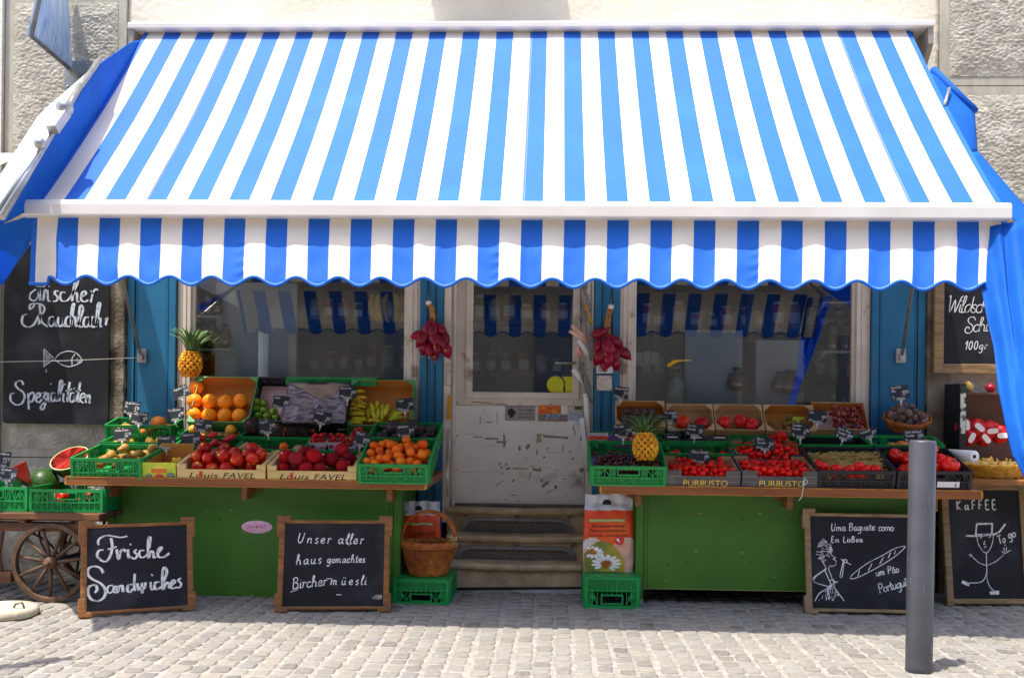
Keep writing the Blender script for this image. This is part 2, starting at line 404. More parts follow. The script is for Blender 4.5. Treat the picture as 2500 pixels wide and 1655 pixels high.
m_steel = M("galvanised_steel", S(178, 178, 176), S(150, 150, 148), 10, 0.35, metal=0.7)
m_black = M("black_plastic", S(34, 34, 38), S(24, 24, 28), 10, 0.5)
m_rail = M("white_rail", S(196, 190, 186), S(150, 146, 142), 8, 0.5)
m_glass = glass("shop_glass", refl=0.13)
m_clear = glass("clear_plastic", (0.86, 0.88, 0.88, 1), 0.12, 0.15)
# ================================================================ street
gm = M("joint_sand", S(158, 152, 142), S(130, 123, 113), 30, 0.95, bump=0.4, bscale=120)
b = MB()
b.box(-60, 60, -60, 30, -0.3, -0.0035)
tag(b.build("ground", gm), kind="structure")
setm = M("street_sett", S(150, 140, 130), rough=0.78, bump=0.5, bscale=70, c2=S(150, 142, 130), scale=45, lo=.5, hi=.85,
         island=[S(100, 96, 89), S(130, 124, 113), S(134, 129, 120), S(120, 116, 110), S(138, 131, 118), S(113, 108, 102), S(136, 132, 125), S(128, 121, 110)])
b = MB()
px_ = 0.092; py_ = 0.104
xcur = -5.2
while xcur < 5.2:
    wc_ = px_ * uni(.90, 1.10); xmid = xcur + wc_ / 2; xcur += wc_; yc = -4.1 - uni(0, .1); amp, fr_, ph_ = uni(.004, .010), uni(1.5, 3.5), uni(0, 6)
    while yc < 0.1:
        ln_ = py_ * uni(.78, 1.22); yc += ln_ / 2; xc = xmid + amp * math.sin(yc * fr_ + ph_) + uni(-.003, .003)
        w = wc_ * uni(.375, .425); l = ln_ * uni(.385, .425); z = uni(-.0015, .002); tx, ty = uni(-.012, .012), uni(-.012, .012); ye = yc + ln_ / 2
        n = 12; ring = []
        ph = uni(0, 6)
        for (sc_, zz) in ((1.0, -0.03), (1.0, -0.005), (0.93, 0.0005), (0.72, 0.0025)):
            for k in range(n):
                a = 2 * math.pi * k / n
                c_, s_ = math.cos(a), math.sin(a)
                e = 0.34
                x = w * math.copysign(abs(c_) ** e, c_); y = l * math.copysign(abs(s_) ** e, s_)
                wob = 1 + .045 * math.sin(3 * a + ph) + .03 * math.sin(5 * a + 2 * ph)
                x *= sc_ * wob; y *= sc_ * wob
                ring.append((xc + x, yc + y, z + zz + x * tx + y * ty))
        fs = [(r * n + k, r * n + (k + 1) % n, (r + 1) * n + (k + 1) % n, (r + 1) * n + k) for r in range(3) for k in range(n)]
        fs.append(tuple(3 * n + k for k in range(n)))
        b.add(ring, fs, 0, True); yc = ye
tag(b.build("cobbled_street", setm), kind="structure")
# ================================================================ the shop building
bld = empty("shop_building", (0, 0, 0), label="old stone shop front with pale plaster, hewn stone piers and blue wooden panels", cat="building")
X = lambda px, py=900, y=0.0: U(px, py, y).x
xl, xr = X(315, 300), X(2285, 300)
xe = X(20, 300)
ZT = 6.2
b = MB()
def pl_fn(u, v):
    x = xl + (xr - xl) * u; z = 2.75 + (ZT - 2.75) * v
    return (x, -0.03 * 1 + .003 * noise.noise((x * 4, 0, z * 4)) + .0022 * noise.noise((x * 30, 3, z * 30)), z)
b.grid(pl_fn, 200, 140, th=0.25)
b.box(xl, xr, .02, .3, 2.62, 2.752)
part(b, "plaster_wall", m_plaster, bld)
def hewn(b, x0, x1, z0, z1, y, bord=0.055, mi=(0, 1)):
    """one dressed block: smooth margin, rough centre standing slightly proud"""
    b.box(x0, x1, y, y + .3, z0, z1, mi[1])
    nu = max(6, int((x1 - x0 - 2 * bord) / .0075)); nv = max(6, int((z1 - z0 - 2 * bord) / .006))
    def fn(u, v):
        x = x0 + bord + (x1 - x0 - 2 * bord) * u; z = z0 + bord + (z1 - z0 - 2 * bord) * v
        ed = min(u, 1 - u, v, 1 - v)
        h = .5 * noise.noise((x * 14, y, z * 18)) + noise.noise((x * 44, y + 3, z * 85))
        return (x, y - .003 - .012 * min(1, ed * 12) - .0047 * h * min(1, ed * 14 + .05), z)
    b.grid(fn, nu, nv, mi=mi[0])
b = MB()
zs = [0.0, 1.05, 1.9, 3.0, 4.4, ZT]
zj = U(150, 880, 0).z
for z0, z1 in ((0, .75), (.75, 1.62), (1.62, 2.62), (2.62, U(150, 0, 0).z + .02), (U(150, 0, 0).z + .02, ZT)):
    hewn(b, xe + .004, xl - .004 - (0.0), z0 + .003, z1 - .003, -.05)
part(b, "stone_pier", [m_stone, m_border], bld)
b = MB()
xo = xr + 1.4
zj = U(2400, 216, 0).z
for z0, z1 in ((0, .9), (.9, 1.8), (1.8, zj), (zj, zj + 1.5), (zj + 1.5, ZT)):
    hewn(b, xr + .004, xo, z0 + .003, z1 - .003, -.05)
part(b, "stone_pier", [m_stone, m_border], bld)
# narrow stained jambs beside the blue panels, under the awning
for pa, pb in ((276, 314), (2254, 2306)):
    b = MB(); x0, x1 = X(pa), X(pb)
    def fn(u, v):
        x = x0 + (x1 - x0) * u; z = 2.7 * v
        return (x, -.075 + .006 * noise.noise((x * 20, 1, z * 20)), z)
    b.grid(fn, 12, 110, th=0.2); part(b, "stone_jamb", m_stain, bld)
def panel(pa, pb, split=None):
    """blue panelled pilaster with raised mouldings"""
    x0, x1 = X(pa), X(pb); b = MB(); w = x1 - x0
    b.box(x0, x1, -.02, .2, .0, 2.62)
    for xa, xb, d in ((x0, x0 + .045, .022), (x1 - .045, x1, .022), (x0 + .052, x0 + .062, .012), (x1 - .062, x1 - .052, .012)):
        b.box(xa, xb, -.02 - d, -.018, .0, 2.615)
    b.box(x0 + .063, x1 - .063, -.034, -.018, .12, .55); b.box(x0 + .063, x1 - .063, -.03, -.018, .62, 2.5)
    b.box(x0 - .004, x1 + .004, -.06, -.0185, .0, .11)
    return part(b, "wood_panel", m_blue, bld, bevel=.003)
panel(316, 433); panel(1026, 1083); panel(1449, 1511); panel(2123, 2253)
b = MB(); b.box(X(316), X(2253), -.05, .2, 2.622, 2.75); b.box(X(316), X(2253), -.09, -.052, 2.7, 2.749)
part(b, "fascia", m_blue, bld, bevel=.004)
# windows
def window(pa, pb, z0, z1, mull=None):
    x0, x1 = X(pa), X(pb); w = empty("window"); w.parent = bld
    b = MB(); t = .085
    for (xa, xb, za, zb) in ((x0, x0 + t, z0, z1), (x1 - t, x1, z0, z1), (x0 + t, x1 - t, z0, z0 + t), (x0 + t, x1 - t, z1 - t, z1)):
        b.box(xa, xb, -.012, .06, za, zb)
    for (xa, xb, za, zb) in ((x0 + t, x0 + t + .022, z0 + t, z1 - t), (x1 - t - .022, x1 - t, z0 + t, z1 - t),
                             (x0 + t + .022, x1 - t - .022, z0 + t, z0 + t + .022), (x0 + t + .022, x1 - t - .022, z1 - t - .022, z1 - t)):
        b.box(xa, xb, .012, .06, za, zb)
    for xa in (x0 + .02, x0 + .05, x1 - .055, x1 - .025):
        b.box(xa, xa + .008, -.018, -.011, z0, z1)
    part(b, "frame", m_beige, w, bevel=.003)
    b = MB(); b.box(x0 + t + .01, x1 - t - .01, .035, .041, z0 + t + .01, z1 - t - .01)
    part(b, "pane", m_glass, w)
    b = MB(); b.box(x0 - .0, x1 + .0, -.05, .1, z0 - .04, z0 - .002)
    part(b, "sill", m_beige, w, bevel=.004)
    return w
window(434, 1025, .82, 2.6); window(1512, 2122, .82, 2.6)
b = MB(); b.box(X(434), X(1025), .0, .2, 0, .778); b.box(X(1512), X(2122), .0, .2, 0, .778)
part(b, "stall_riser", m_blue, bld)
# door opening, frame and door
DY = .12
dx0, dx1 = U(1108, 900, DY).x, U(1436, 900, DY).x
dz0 = U(1270, 1234, DY).z
b = MB()
xa, xb = X(1084, 900, -.01), X(1448, 900, -.01)
b.box(xa, xa + .045, -.03, .3, dz0 - .1, 2.6); b.box(xb - .045, xb, -.03, .3, dz0 - .1, 2.6)
b.box(xa + .045, dx0 - .004, .03, .3, dz0, 2.6); b.box(dx1 + .004, xb - .045, .03, .3, dz0, 2.6)
b.box(xa + .06, xa + .075, -.0, .032, dz0, 2.59)
b.box(dx0 - .004, dx1 + .004, .08, .3, 2.5, 2.6)
part(b, "door_frame", m_beige, bld, bevel=.004)
door = empty("door"); door.parent = bld
P = lambda px, py: U(px, py, DY)
gx0, gx1, gz0 = P(1150, 900).x, P(1402, 900).x, P(1270, 962).z
b = MB()
ry = DY + .045
b.box(dx0, gx0, DY, ry, P(1270, 990).z, 2.5); b.box(gx1, dx1, DY, ry, P(1270, 990).z, 2.5)
b.box(gx0, gx1, DY, ry, P(1270, 990).z, gz0); b.box(gx0, gx1, DY, ry, 2.38, 2.5)
for xa_, xb_, za, zb in ((gx0 - .035, gx0 + .012, gz0 - .03, 2.4), (gx1 - .012, gx1 + .035, gz0 - .03, 2.4)):
    b.box(xa_, xb_, DY - .014, DY - .001, za, zb)
b.box(gx0 + .012, gx1 - .012, DY - .014, DY - .001, gz0 - .03, gz0 + .012)
tz = U(1270, 757, DY).z
part(b, "rail", m_beige, door, bevel=.003)
b = MB(); b.box(dx0, dx1, DY - .004, ry, dz0 + .012, P(1270, 991).z)
# remains of tape and scuffs on the white board (from the photo's marks)
zq = lambda x, y: (1080 + x / 5.6, 980 + y / 5.6)
yq = DY - .0055
marks = [(400, 15, 880, 30, 4), (430, 8, 700, 14, 3), (830, 430, 860, 630, 0), (740, 535, 875, 570, 2), (570, 495, 765, 520, 3), (420, 478, 545, 490, 2),
         (1290, 430, 1350, 570, 1), (1370, 465, 1715, 500, 4), (745, 130, 755, 310, 0), (585, 275, 680, 290, 2), (1040, 595, 1072, 675, 3),
         (1130, 590, 1205, 640, -45), (1285, 650, 1305, 735, 0), (1645, 580, 1656, 695, 2), (1400, 690, 1650, 694, 1), (870, 900, 930, 930, -12),
         (960, 908, 1165, 925, 2), (1200, 880, 1260, 893, 0), (1230, 915, 1350, 950, 10), (1190, 945, 1200, 1090, 8), (705, 1110, 845, 1122, -33),
         (1350, 1110, 1465, 1150, -38), (1410, 1215, 1575, 1226, -26), (1345, 1050, 1372, 1100, 4), (940, 1268, 1020, 1285, 0), (1530, 1140, 1570, 1190, 10),
         (1780, 325, 1798, 390, 0), (1800, 370, 1815, 470, 2), (1885, 470, 1920, 540, 8), (1870, 905, 1935, 965, 4), (1770, 765, 1800, 800, 0),
         (770, 830, 795, 870, 20), (865, 840, 890, 880, 0), (790, 890, 830, 915, -30), (1320, 890, 1340, 960, 30), (810, 965, 838, 985, 5), (510, 200, 525, 300, 0),
         (1420, 625, 1445, 655, 20), (1375, 750, 1410, 775, 0), (1725, 680, 1760, 700, 5), (1140, 760, 1155, 800, 0), (1650, 1045, 1690, 1065, -20),
         (840, 1335, 875, 1345, -25), (1490, 1355, 1520, 1370, 20), (1030, 1350, 1055, 1362, 0), (960, 1055, 982, 1100, 30), (600, 600, 790, 603, 3), (320, 442, 430, 448, 1),
         (240, 960, 800, 963, 0), (1250, 1100, 1900, 1104, 1), (1480, 425, 1530, 429, 0), (1420, 900, 1490, 906, 3), (1520, 935, 1610, 939, 2), (545, 615, 575, 622, -30), (1600, 1010, 1830, 1014, 1)]
for mk_i, (x0, y0, x1, y1, an) in enumerate(marks):
    cx, cy = (x0 + x1) / 2, (y0 + y1) / 2; w, h = (x1 - x0) / 2, (y1 - y0) / 2; a = R(an)
    pts = []
    for sx, sy in ((-1, 1), (-.3, 1), (.4, .8), (1, 1), (1, -1), (.3, -.85), (-.4, -1), (-1, -.9)):
        x = sx * w * uni(.88, 1.05); y = sy * h * uni(.8, 1.1)
        pts.append(U(*zq(cx + x * math.cos(a) - y * math.sin(a), cy + x * math.sin(a) + y * math.cos(a)), yq))
    b.add(pts, [tuple(range(8))[::-1]], 3 if mk_i in (0, 1, 2, 6) else 1)
for x, y in ((208, 14), (200, 470), (193, 930), (1060, 36), (1490, 40), (615, 1400), (1037, 1415), (1468, 1422), (1918, 510), (1908, 975), (1690, 1283)):
    c = U(*zq(x, y), yq - .001)
    b.ball(c, (.005, .003, .005), 8, 6, 2)
part(b, "lower_panel", [m_white, m_tape, m_iron, M("peeled_brown", S(150, 118, 76), S(190, 170, 136), 40, .8)], door)
b = MB(); b.box(gx0 + .005, gx1 - .005, DY + .012, DY + .018, gz0 + .0, 2.395); part(b, "pane", m_glass, door)
b = MB(); c = U(1392, 887, DY - .03)
b.tube([c + Vector((.03, .03, 0)), c + Vector((.03, -.02, 0)), c + Vector((-.1, -.022, 0))], .008, 8)
b.box(c.x + .015, c.x + .05, DY - .006, DY - .0005, c.z - .1, c.z + .06)
part(b, "handle", m_steel, door)
b = MB(); b.box(dx0, dx1, DY - .018, DY + .04, dz0 - .002, dz0 + .014); part(b, "threshold", m_iron, door)
# the room behind the glass: back wall, ceiling, side walls, floor
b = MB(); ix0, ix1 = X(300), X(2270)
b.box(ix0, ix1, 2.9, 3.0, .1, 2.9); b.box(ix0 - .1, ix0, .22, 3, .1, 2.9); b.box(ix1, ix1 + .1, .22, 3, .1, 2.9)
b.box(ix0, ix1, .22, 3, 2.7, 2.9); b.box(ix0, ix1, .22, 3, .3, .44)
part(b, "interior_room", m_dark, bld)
b = MB(); b.box(ix0 - .4, ix1 + .4, 3.05, 6, 0, ZT); b.box(xe, xo, .4, 6, 3.1, ZT - .05); part(b, "rear_wall", m_plaster, bld)
# display decks behind each pane and grey partitions
for pa, pb in ((440, 1020), (1518, 2115)):
    b = MB(); b.box(X(pa), X(pb), .07, .75, .86, .9); part(b, "display_deck", m_shelf, bld)
for n_, pa, pb, pt, y in (("partition", 525, 723, 690, .2), ("partition", 1672, 1812, 806, .2), ("partition", 1846, 1962, 830, .2)):
    b = MB(); x0, x1 = U(pa, 900, y).x, U(pb, 900, y).x; b.box(x0, x1, y, y + .03, .901, U(pa, pt, y).z); part(b, n_, m_greyp, bld)
b = MB()
for k in range(4):
    z = .95 + .38 * k; b.box(U(730, 900, .75).x, U(1400, 900, .75).x, .75, 1.05, z, z + .02)
b.box(U(730, 900, .75).x, U(1400, 900, .75).x, 1.06, 1.09, .45, 2.3)
part(b, "shelving", M("dark_wood", S(70, 60, 52), S(50, 44, 40), 5, 0.6), bld)
b = MB()
for k in range(4):
    z = .95 + .36 * k; b.box(U(1500, 900, .75).x, U(2300, 900, .75).x, .75, 1.05, z, z + .02)
b.box(U(1500, 900, .75).x, U(2300, 900, .75).x, 1.06, 1.09, .45, 2.3)
part(b, "shelving", MATS["dark_wood"], bld)
# neighbouring plaster at the far left
b = MB(); b.box(xe - 1.6, xe - .004, -.08, .3, 0, ZT)
tag(b.build("neighbour_wall", m_plaster, base=(xe - .8, 0, 0)), "smooth pale plaster wall of the neighbouring house, along the left edge", "wall")
# houses across the street: seen only as reflections in the panes
opp = empty("opposite_building", (0, -16.5, 0), label="grey plastered house across the street behind the camera", cat="building")
b = MB(); b.box(-18, 18, -24, -16.52, 0, 10.4); part(b, "wall", M("grey_plaster", S(128, 118, 104), S(110, 102, 90), 2, 0.9, bump=.3), opp)
for k in range(9):
    for l in range(3):
        b = MB(); x = -14 + 3.4 * k; z = 1.0 + 3.1 * l; b.box(x, x + 1.15, -16.56, -16.48, z, z + 1.7)
        part(b, "window", M("window_dark", S(60, 64, 70), rough=.15), opp)
# ================================================================ steps
st = empty("door_steps", tuple(Vector((X(1265), -.3, 0))), label="worn grey stone steps with two long mesh vents, up to the shop door", cat="steps")
zn = [0.0, U(1260, 1376, -.42).z, U(1260, 1308, -.24).z, dz0 - .003]
ys = [-.42, -.24, -.05]
for k in range(3):
    x0, x1 = X(1090, 1300, ys[k]), X(1434, 1300, ys[k]); b = MB()
    n = 10; z0 = zn[k] - .0; z1 = zn[k + 1]
    prof = [(ys[k] + .02, zn[k] - (0 if k == 0 else .02)), (ys[k] + .015, z1 - .045), (ys[k] - .012, z1 - .03), (ys[k] - .018, z1 - .012), (ys[k] - .008, z1), (ys[k] + .24, z1 - .001)]
    def fn(u, v, prof=prof, x0=x0, x1=x1):
        s = v * (len(prof) - 1); i = min(int(s), len(prof) - 2); t = s - i
        y = prof[i][0] * (1 - t) + prof[i + 1][0] * t; z = prof[i][1] * (1 - t) + prof[i + 1][1] * t
        x = x0 + (x1 - x0) * u
        return (x, y + .004 * noise.noise((x * 12, y * 9, z * 12)), z - .006 * math.exp(-((u - .5) * 3) ** 2) * (1 if v > .3 else 0) + .002 * noise.noise((x * 25, y * 25, z * 9)))
    b.grid(fn, 60, 20, th=.0); part(b, "step", m_step, st)
for pa, pb, pt, pbm, k in ((1128, 1397, 1264, 1304, 2), (1114, 1405, 1333, 1374, 1)):
    y = ys[k] - .012 + .012; x0, x1 = U(pa, pt, y).x, U(pb, pt, y).x; z0, z1 = U(1262, pbm, y).z, U(1262, pt, y).z
    def arch(i_):
        a = []; x0_, x1_, z0_, z1_ = x0 + i_, x1 - i_, z0 + i_ * .35, z1 - i_ * .7
        c = .085 - i_ * .6
        a.append((x0_, z0_))
        a.append((x1_, z0_))
        for t in range(6): q = t / 5 * math.pi / 2; a.append((x1_ - c + c * math.cos(q), z1_ - c * .7 + c * .7 * math.sin(q)))
        for t in range(6): q = math.pi / 2 + t / 5 * math.pi / 2; a.append((x0_ + c + c * math.cos(q), z1_ - c * .7 + c * .7 * math.sin(q)))
        return a
    o_, i_ = arch(0), arch(.028); n = len(o_)
    b = MB(); vs = [(p[0], y - .012, p[1]) for p in o_] + [(p[0], y - .012, p[1]) for p in i_] + [(p[0], y + .02, p[1]) for p in o_] + [(p[0], y + .02, p[1]) for p in i_]
    fs = []
    for q in range(n):
        r = (q + 1) % n; fs += [(q, r, n + r, n + q), (2 * n + q, 2 * n + r, r, q), (n + q, n + r, 3 * n + r, 3 * n + q)]
    b.add(vs, fs)
    for fx in (.03, .5, .97):
        c = (x0 + (x1 - x0) * fx, y - .004, z1 + .012); b.lathe([(.001, -.006), (.012, -.006), (.013, .004), (.003, .006)], 12, Matrix.Translation(c) @ Matrix.Rotation(R(90), 4, 'X'))
    g = part(b, "vent_frame", m_iron, st)
    b = MB(); b.add([(p[0], y + .012, p[1]) for p in i_], [tuple(range(n))]); part(b, "vent_mesh", m_mesh, g)
b = MB(); y = -.445; b.bar(U(1098, 1448, y), U(1426, 1444, y), .012, .03); b.bar(U(1098, 1438, y + .03), U(1426, 1436, y + .03), .02, .02, mi=1)
part(b, "edge_rail", [m_rail, m_black], st)
# ================================================================ striped awning
AF, AR = 1.64, .25                                   # how far its front and its roller stand out from the facade
fab_w = M("awning_white", S(236, 226, 212), S(229, 217, 202), 3, 0.8, bump=.06, bscale=200, transl=.09, c3=S(206, 194, 182), s3=2.6, t3=(.54, .8))
fab_b = M("awning_blue", S(24, 102, 204), S(21, 97, 197), 3, 0.75, bump=.06, bscale=200, sheen=.06, transl=.09, c3=S(34, 114, 212), s3=2.0, t3=(.55, .8))
fab_t = M("awning_trim", S(30, 108, 214), rough=.7, transl=.2)
m_alu = M("white_aluminium", S(226, 220, 212), S(214, 208, 200), 3, 0.35, spec=.5)
m_arm = M("awning_arm", S(196, 190, 180), S(170, 164, 154), 8, 0.4)
aL, aR = U(79, 497, -AF).x * .5 + U(352, 75, -AR).x * .5, U(2447, 499, -AF).x * .5 + U(2232, 75, -AR).x * .5
zB = U(1250, 500, -AF).z                                # top of front bar
zRr = U(1250, 75, -AR).z                                # where the fabric leaves the roller
awn = empty("striped_awning", ((aL + aR) / 2, -.1, zRr), label="wide blue and white striped awning with scalloped valance over the shop front", cat="awning")
NST = 47
# stripe edges along the width; first and last are half stripes with blue hems
edges = [.0, .006]
sw = (1 - .006 * 2) / 45.0
def stripe(u):
    if u < .006 or u > .994: return 1
    return int((u - .006) / sw) % 2
LN = aR - aL
nseg = 47 * 4
us = sorted(set([0, .006, .994, 1] + [.006 + sw * (k + t) for k in range(45) for t in (0, .25, .5, .75)]))
def sheet(b, fn, us, nv, mfn, th=.0015):
    vs = []; w = len(us)
    for j in range(nv + 1):
        for u in us: vs.append(fn(u, j / nv))
    fs = []; ms = []
    for j in range(nv):
        for i in range(w - 1):
            fs.append((j*w+i, j*w+i+1, (j+1)*w+i+1, (j+1)*w+i)); ms.append(mfn((us[i] + us[i+1]) / 2))
    o = len(b.f); b.add(vs, fs, 0, True); b.m[o:] = ms
    return b
def cloth_z(u, v):
    return -.035 * math.sin(math.pi * v) - .005 * noise.noise((u * 12, v * 3, 1)) - .004 * math.exp(-((v - 1) / .12) ** 2) * noise.noise((u * 60, v * 4, 2)) - .0025 * noise.noise((u * 34 + v * 9, v * 12, 5))
b = MB()
def af(u, v):
    y = -AR + (-AF + .03 + AR) * v; z = zRr + (zB - .005 - zRr) * v
    return (aL + LN * u, y, z + cloth_z(u, v))
sheet(b, af, us, 24, stripe)
fabric = part(b, "fabric", [fab_w, fab_b], awn)
b = MB()
for su in (5, 14, 23, 32, 41):
    u_ = .006 + sw * (su + .04)
    for du in (0, .0016): b.tube([Vector(af(u_ + du, q / 24)) + Vector((0, -.001, .001)) for q in range(25)], .0008, 4)
part(b, "stitching", M("seam_thread", S(206, 202, 198), rough=.8), fabric)
# valance: hanging scallops with soft folds
b = MB()
hV = (zB - .07 - U(1250, 700, -AF).z) * 1.06
usv = [i / 560 for i in range(561)]
usv = sorted(set(usv + [.006 + sw * k for k in range(46)] + [.994]))
def scal(u):
    # lowest under blue stripes, highest under white ones
    if u < .02: return 0.0
    if u > .98: return 0.0
    ph = (u - .006) / sw
    k = .5 + .5 * math.cos(math.pi * (ph - 1.5))
    return .042 * (1 - k)
random.seed(21)
creases = [(uni(.02, .98), uni(.1, .9), uni(.004, .016), uni(-.35, .35), uni(.003, .009)) for _ in range(120)]
seams = [.222 + .0, .324, .487, .749]
def vfold(u, v):
    d = .004 * sum(math.exp(-(((u - (.006 + sw * (k_ + .04))) / .0016) ** 2)) for k_ in (5, 14, 23, 32, 41))
    for cu, cv, cw, sl, am in creases:
        x = (u - cu) - sl * (v - cv) * .06
        if abs(x) < cw * 3 and abs(v - cv) < .45: d += am * math.exp(-(x / cw) ** 2) * math.exp(-((v - cv) / .22) ** 2)
    for su in seams:
        x = (u - su)
        if abs(x) < .016: d += .006 * math.exp(-(x / .006) ** 2) * math.sin(v * 40)
    d += .010 * noise.noise((u * 26, v * 2, 4)) * v + .006 * noise.noise((u * 70, v * 5, 9)) * v
    return d
def vf(u, v):
    h = (hV - scal(u))
    kx = 1.009 - .018 * v
    return ((aL + aR) / 2 + LN * kx * (.003 + .994 * u - .5), -AF + .024 - .62 * vfold(u, v) - .10 * v, zB - .066 - h * v)
sheet(b, vf, usv, 22, stripe)
val = part(b, "valance", [fab_w, fab_b], awn)
b = MB(); pts = [Vector(vf(u, 1.0)) + Vector((0, -.004, .004)) for u in usv]
b.tube(pts, .0075, 6); part(b, "trim", fab_t, val)
b = MB(); pts = [Vector(vf(u, 1 - .03)) + Vector((0, -.0035, .002)) for u in usv]
b.tube(pts, .0012, 4); part(b, "stitching", M("white_thread", S(170, 200, 235), rough=.8), val)
# front bar, with its rounded top face and dark groove
b = MB()
x0, x1 = U(52, 510, -AF - .02).x, U(2465, 515, -AF - .02).x
prof = [(-.035, .012), (-.045, .004), (-.05, -.012), (-.05, -.06), (-.044, -.068), (.03, -.068), (.035, -.06), (.035, .0), (.028, .012)]
b.add([(x0, -AF + p[0], zB - .002 + p[1]) for p in prof] + [(x1, -AF + p[0], zB - .002 + p[1]) for p in prof],
      [(i, (i + 1) % 9, 9 + (i + 1) % 9, 9 + i) for i in range(9)] + [tuple(range(8, -1, -1)), tuple(range(9, 18))])
part(b, "front_bar", m_alu, awn, bevel=.004)
# cassette on the wall
b = MB()
YC = -.335
x0, x1 = U(311, 55, YC).x, U(2283, 55, YC).x
zc0, zc1 = U(1250, 68, YC).z, U(1250, 50, YC).z
prof = [(YC + .015, zc0), (YC, zc0 + .006), (YC, zc1 - .012), (YC + .015, zc1), (-.02, zc1 + .012), (-.02, zc0)]
b.add([(x0, p[0], p[1]) for p in prof] + [(x1, p[0], p[1]) for p in prof],
      [(i, (i + 1) % 6, 6 + (i + 1) % 6, 6 + i) for i in range(6)] + [(5, 4, 3, 2, 1, 0), (6, 7, 8, 9, 10, 11)])
part(b, "cover", m_alu, awn, bevel=.003)
b = MB(); b.tube([(x0 + .1, -AR + .052, zRr - .012), (x1 - .1, -AR + .052, zRr - .012)], .052, 14); part(b, "roller", M("roller_blue", S(30, 90, 180), rough=.7), awn)
for xa in (x0 + .004, x1 - .035):
    b = MB(); zt = zc0 - .002
    b.prism([(-.012, zt), (YC + .01, zt), (YC + .01, zt - .1), (-.2, zt - .22), (-.012, zt - .3)], (xa, 0, 0), (0, 1, 0), (0, 0, 1), -.032)
    part(b, "end_bracket", M("bracket_grey", S(150, 142, 132), rough=.5), awn, bevel=.003)
for sx in (-1, 1):
    xa = aL + .35 if sx < 0 else aR - .35
    b = MB(); el = Vector((xa + sx * -.42, -.85, zRr - 1.0))
    b.tube([(xa, -.1, zRr - .34), el], .022, 8); b.tube([el, (xa + sx * .1, -AF + .06, zB - .04)], .02, 8); b.ball(el, .03, 8, 6)
    part(b, "folding_arm", m_arm, awn)
# ================================================================ blue side cloths
tarp = M("tarpaulin_blue", S(36, 126, 220), S(28, 112, 206), 2, 0.7, bump=.5, bscale=11, transl=.5, spec=.3)
tarp_in = M("white_cloth", S(236, 234, 230), S(220, 216, 210), 3, 0.8, transl=.3)
def ruled(A, B, nu, nv, amp=.012, fr=5, seed=0):
    """cloth between two polylines A and B (equal counts)"""
    def pick(Ls, t):
        s = t * (len(Ls) - 1); i = min(int(s), len(Ls) - 2); return Ls[i].lerp(Ls[i + 1], s - i)
    def fn(u, v):
        p = pick(A, v).lerp(pick(B, v), u)
        d = amp * noise.noise((u * fr, v * fr * .6, seed)) + amp * .5 * noise.noise((u * fr * 3, v * fr, seed + 5))
        return p + Vector((d * .5, d, d * .3))
    return fn
def awn_edge(v, side):
    p = Vector(af(0 if side < 0 else 1, v)); return p + Vector((-.012 * -side * -1, 0, -.012))
# left: lining seen under the awning edge, then falling at the front corner
def T(px, py, y): return U(px, py, y * 1.08 - .06)
tl = empty("side_tarpaulin", (aL - .3, -.8, 2.6), label="blue tarpaulin closing the left end of the striped awning, its shaded inside showing", cat="tarpaulin")
ed = [awn_edge(v, -1) + Vector((-.006, 0, 0)) for v in (.04, .22, .45, .72, 1.0)]
outr = [T(322, 102, -.34), T(248, 152, -.82), T(166, 270, -1.28), (T(58, 420, -1.6)), T(-45, 575, -1.8)]
b = MB(); b.grid(ruled(ed, outr, 14, 30, .01, 4, 1), 14, 30, th=.002); part(b, "sloping_cloth", tarp, tl)
top = [ed[-1] + Vector((0, .03, -.02)), T(-20, 556, -1.47), T(-70, 600, -1.5)]
botm = [T(73, 600, -1.3), T(10, 690, -1.0), T(-70, 745, -.95)]
b = MB(); b.grid(ruled(top, botm, 12, 14, .012, 5, 3), 12, 14, th=.002); part(b, "hanging_cloth", tarp, tl)
b = MB(); pr = [T(246, 150, -.83), T(200, 214, -1.08), T(160, 285, -1.31), T(100, 372, -1.5), T(-10, 535, -1.76)]
b.tube([p + Vector((0, -.02, .0)) for p in pr], .014, 8)
c = pr[2] + Vector((.02, -.05, .01)); b.bar(c, c + (pr[3] - pr[2]).normalized() * .16, .05, .05)
c2 = pr[1] + Vector((.01, -.04, 0)); b.tube([c2, pr[4] + Vector((.05, -.04, 0))], .017, 8)
b.ball(pr[2] + Vector((.02, -.05, .03)), .045, 8, 6); b.ball(pr[3] + Vector((.02, -.05, .03)), .03, 8, 6)
part(b, "support_arm", m_steel, tl)
b = MB(); upc = [T(247, 149, -.8), T(95, 280, -.9), T(40, 370, -1.1), T(-60, 520, -1.4)]
inn = [T(247, 152, -.84), T(164, 268, -1.30), T(100, 366, -1.52), T(-50, 570, -1.82)]
b.grid(ruled(upc, inn, 8, 14, .008, 4, 7), 8, 14, th=.002)
b.grid(lambda u, v: Vector((-3.42 - 1.5 * u, -.12 - 1.3 * v, 2.72 - .55 * v - .03 * math.sin(3.14 * v))), 10, 10, th=.002)  # further panel of the blind, added at the left to shade the handcart
nb = b.build("neighbour_sunblind", tarp_in, base=tuple(T(90, 290, -.7)))
tag(nb, "white sunlit cloth blind sloping down at the left edge, above the blue tarpaulin", "sunblind")
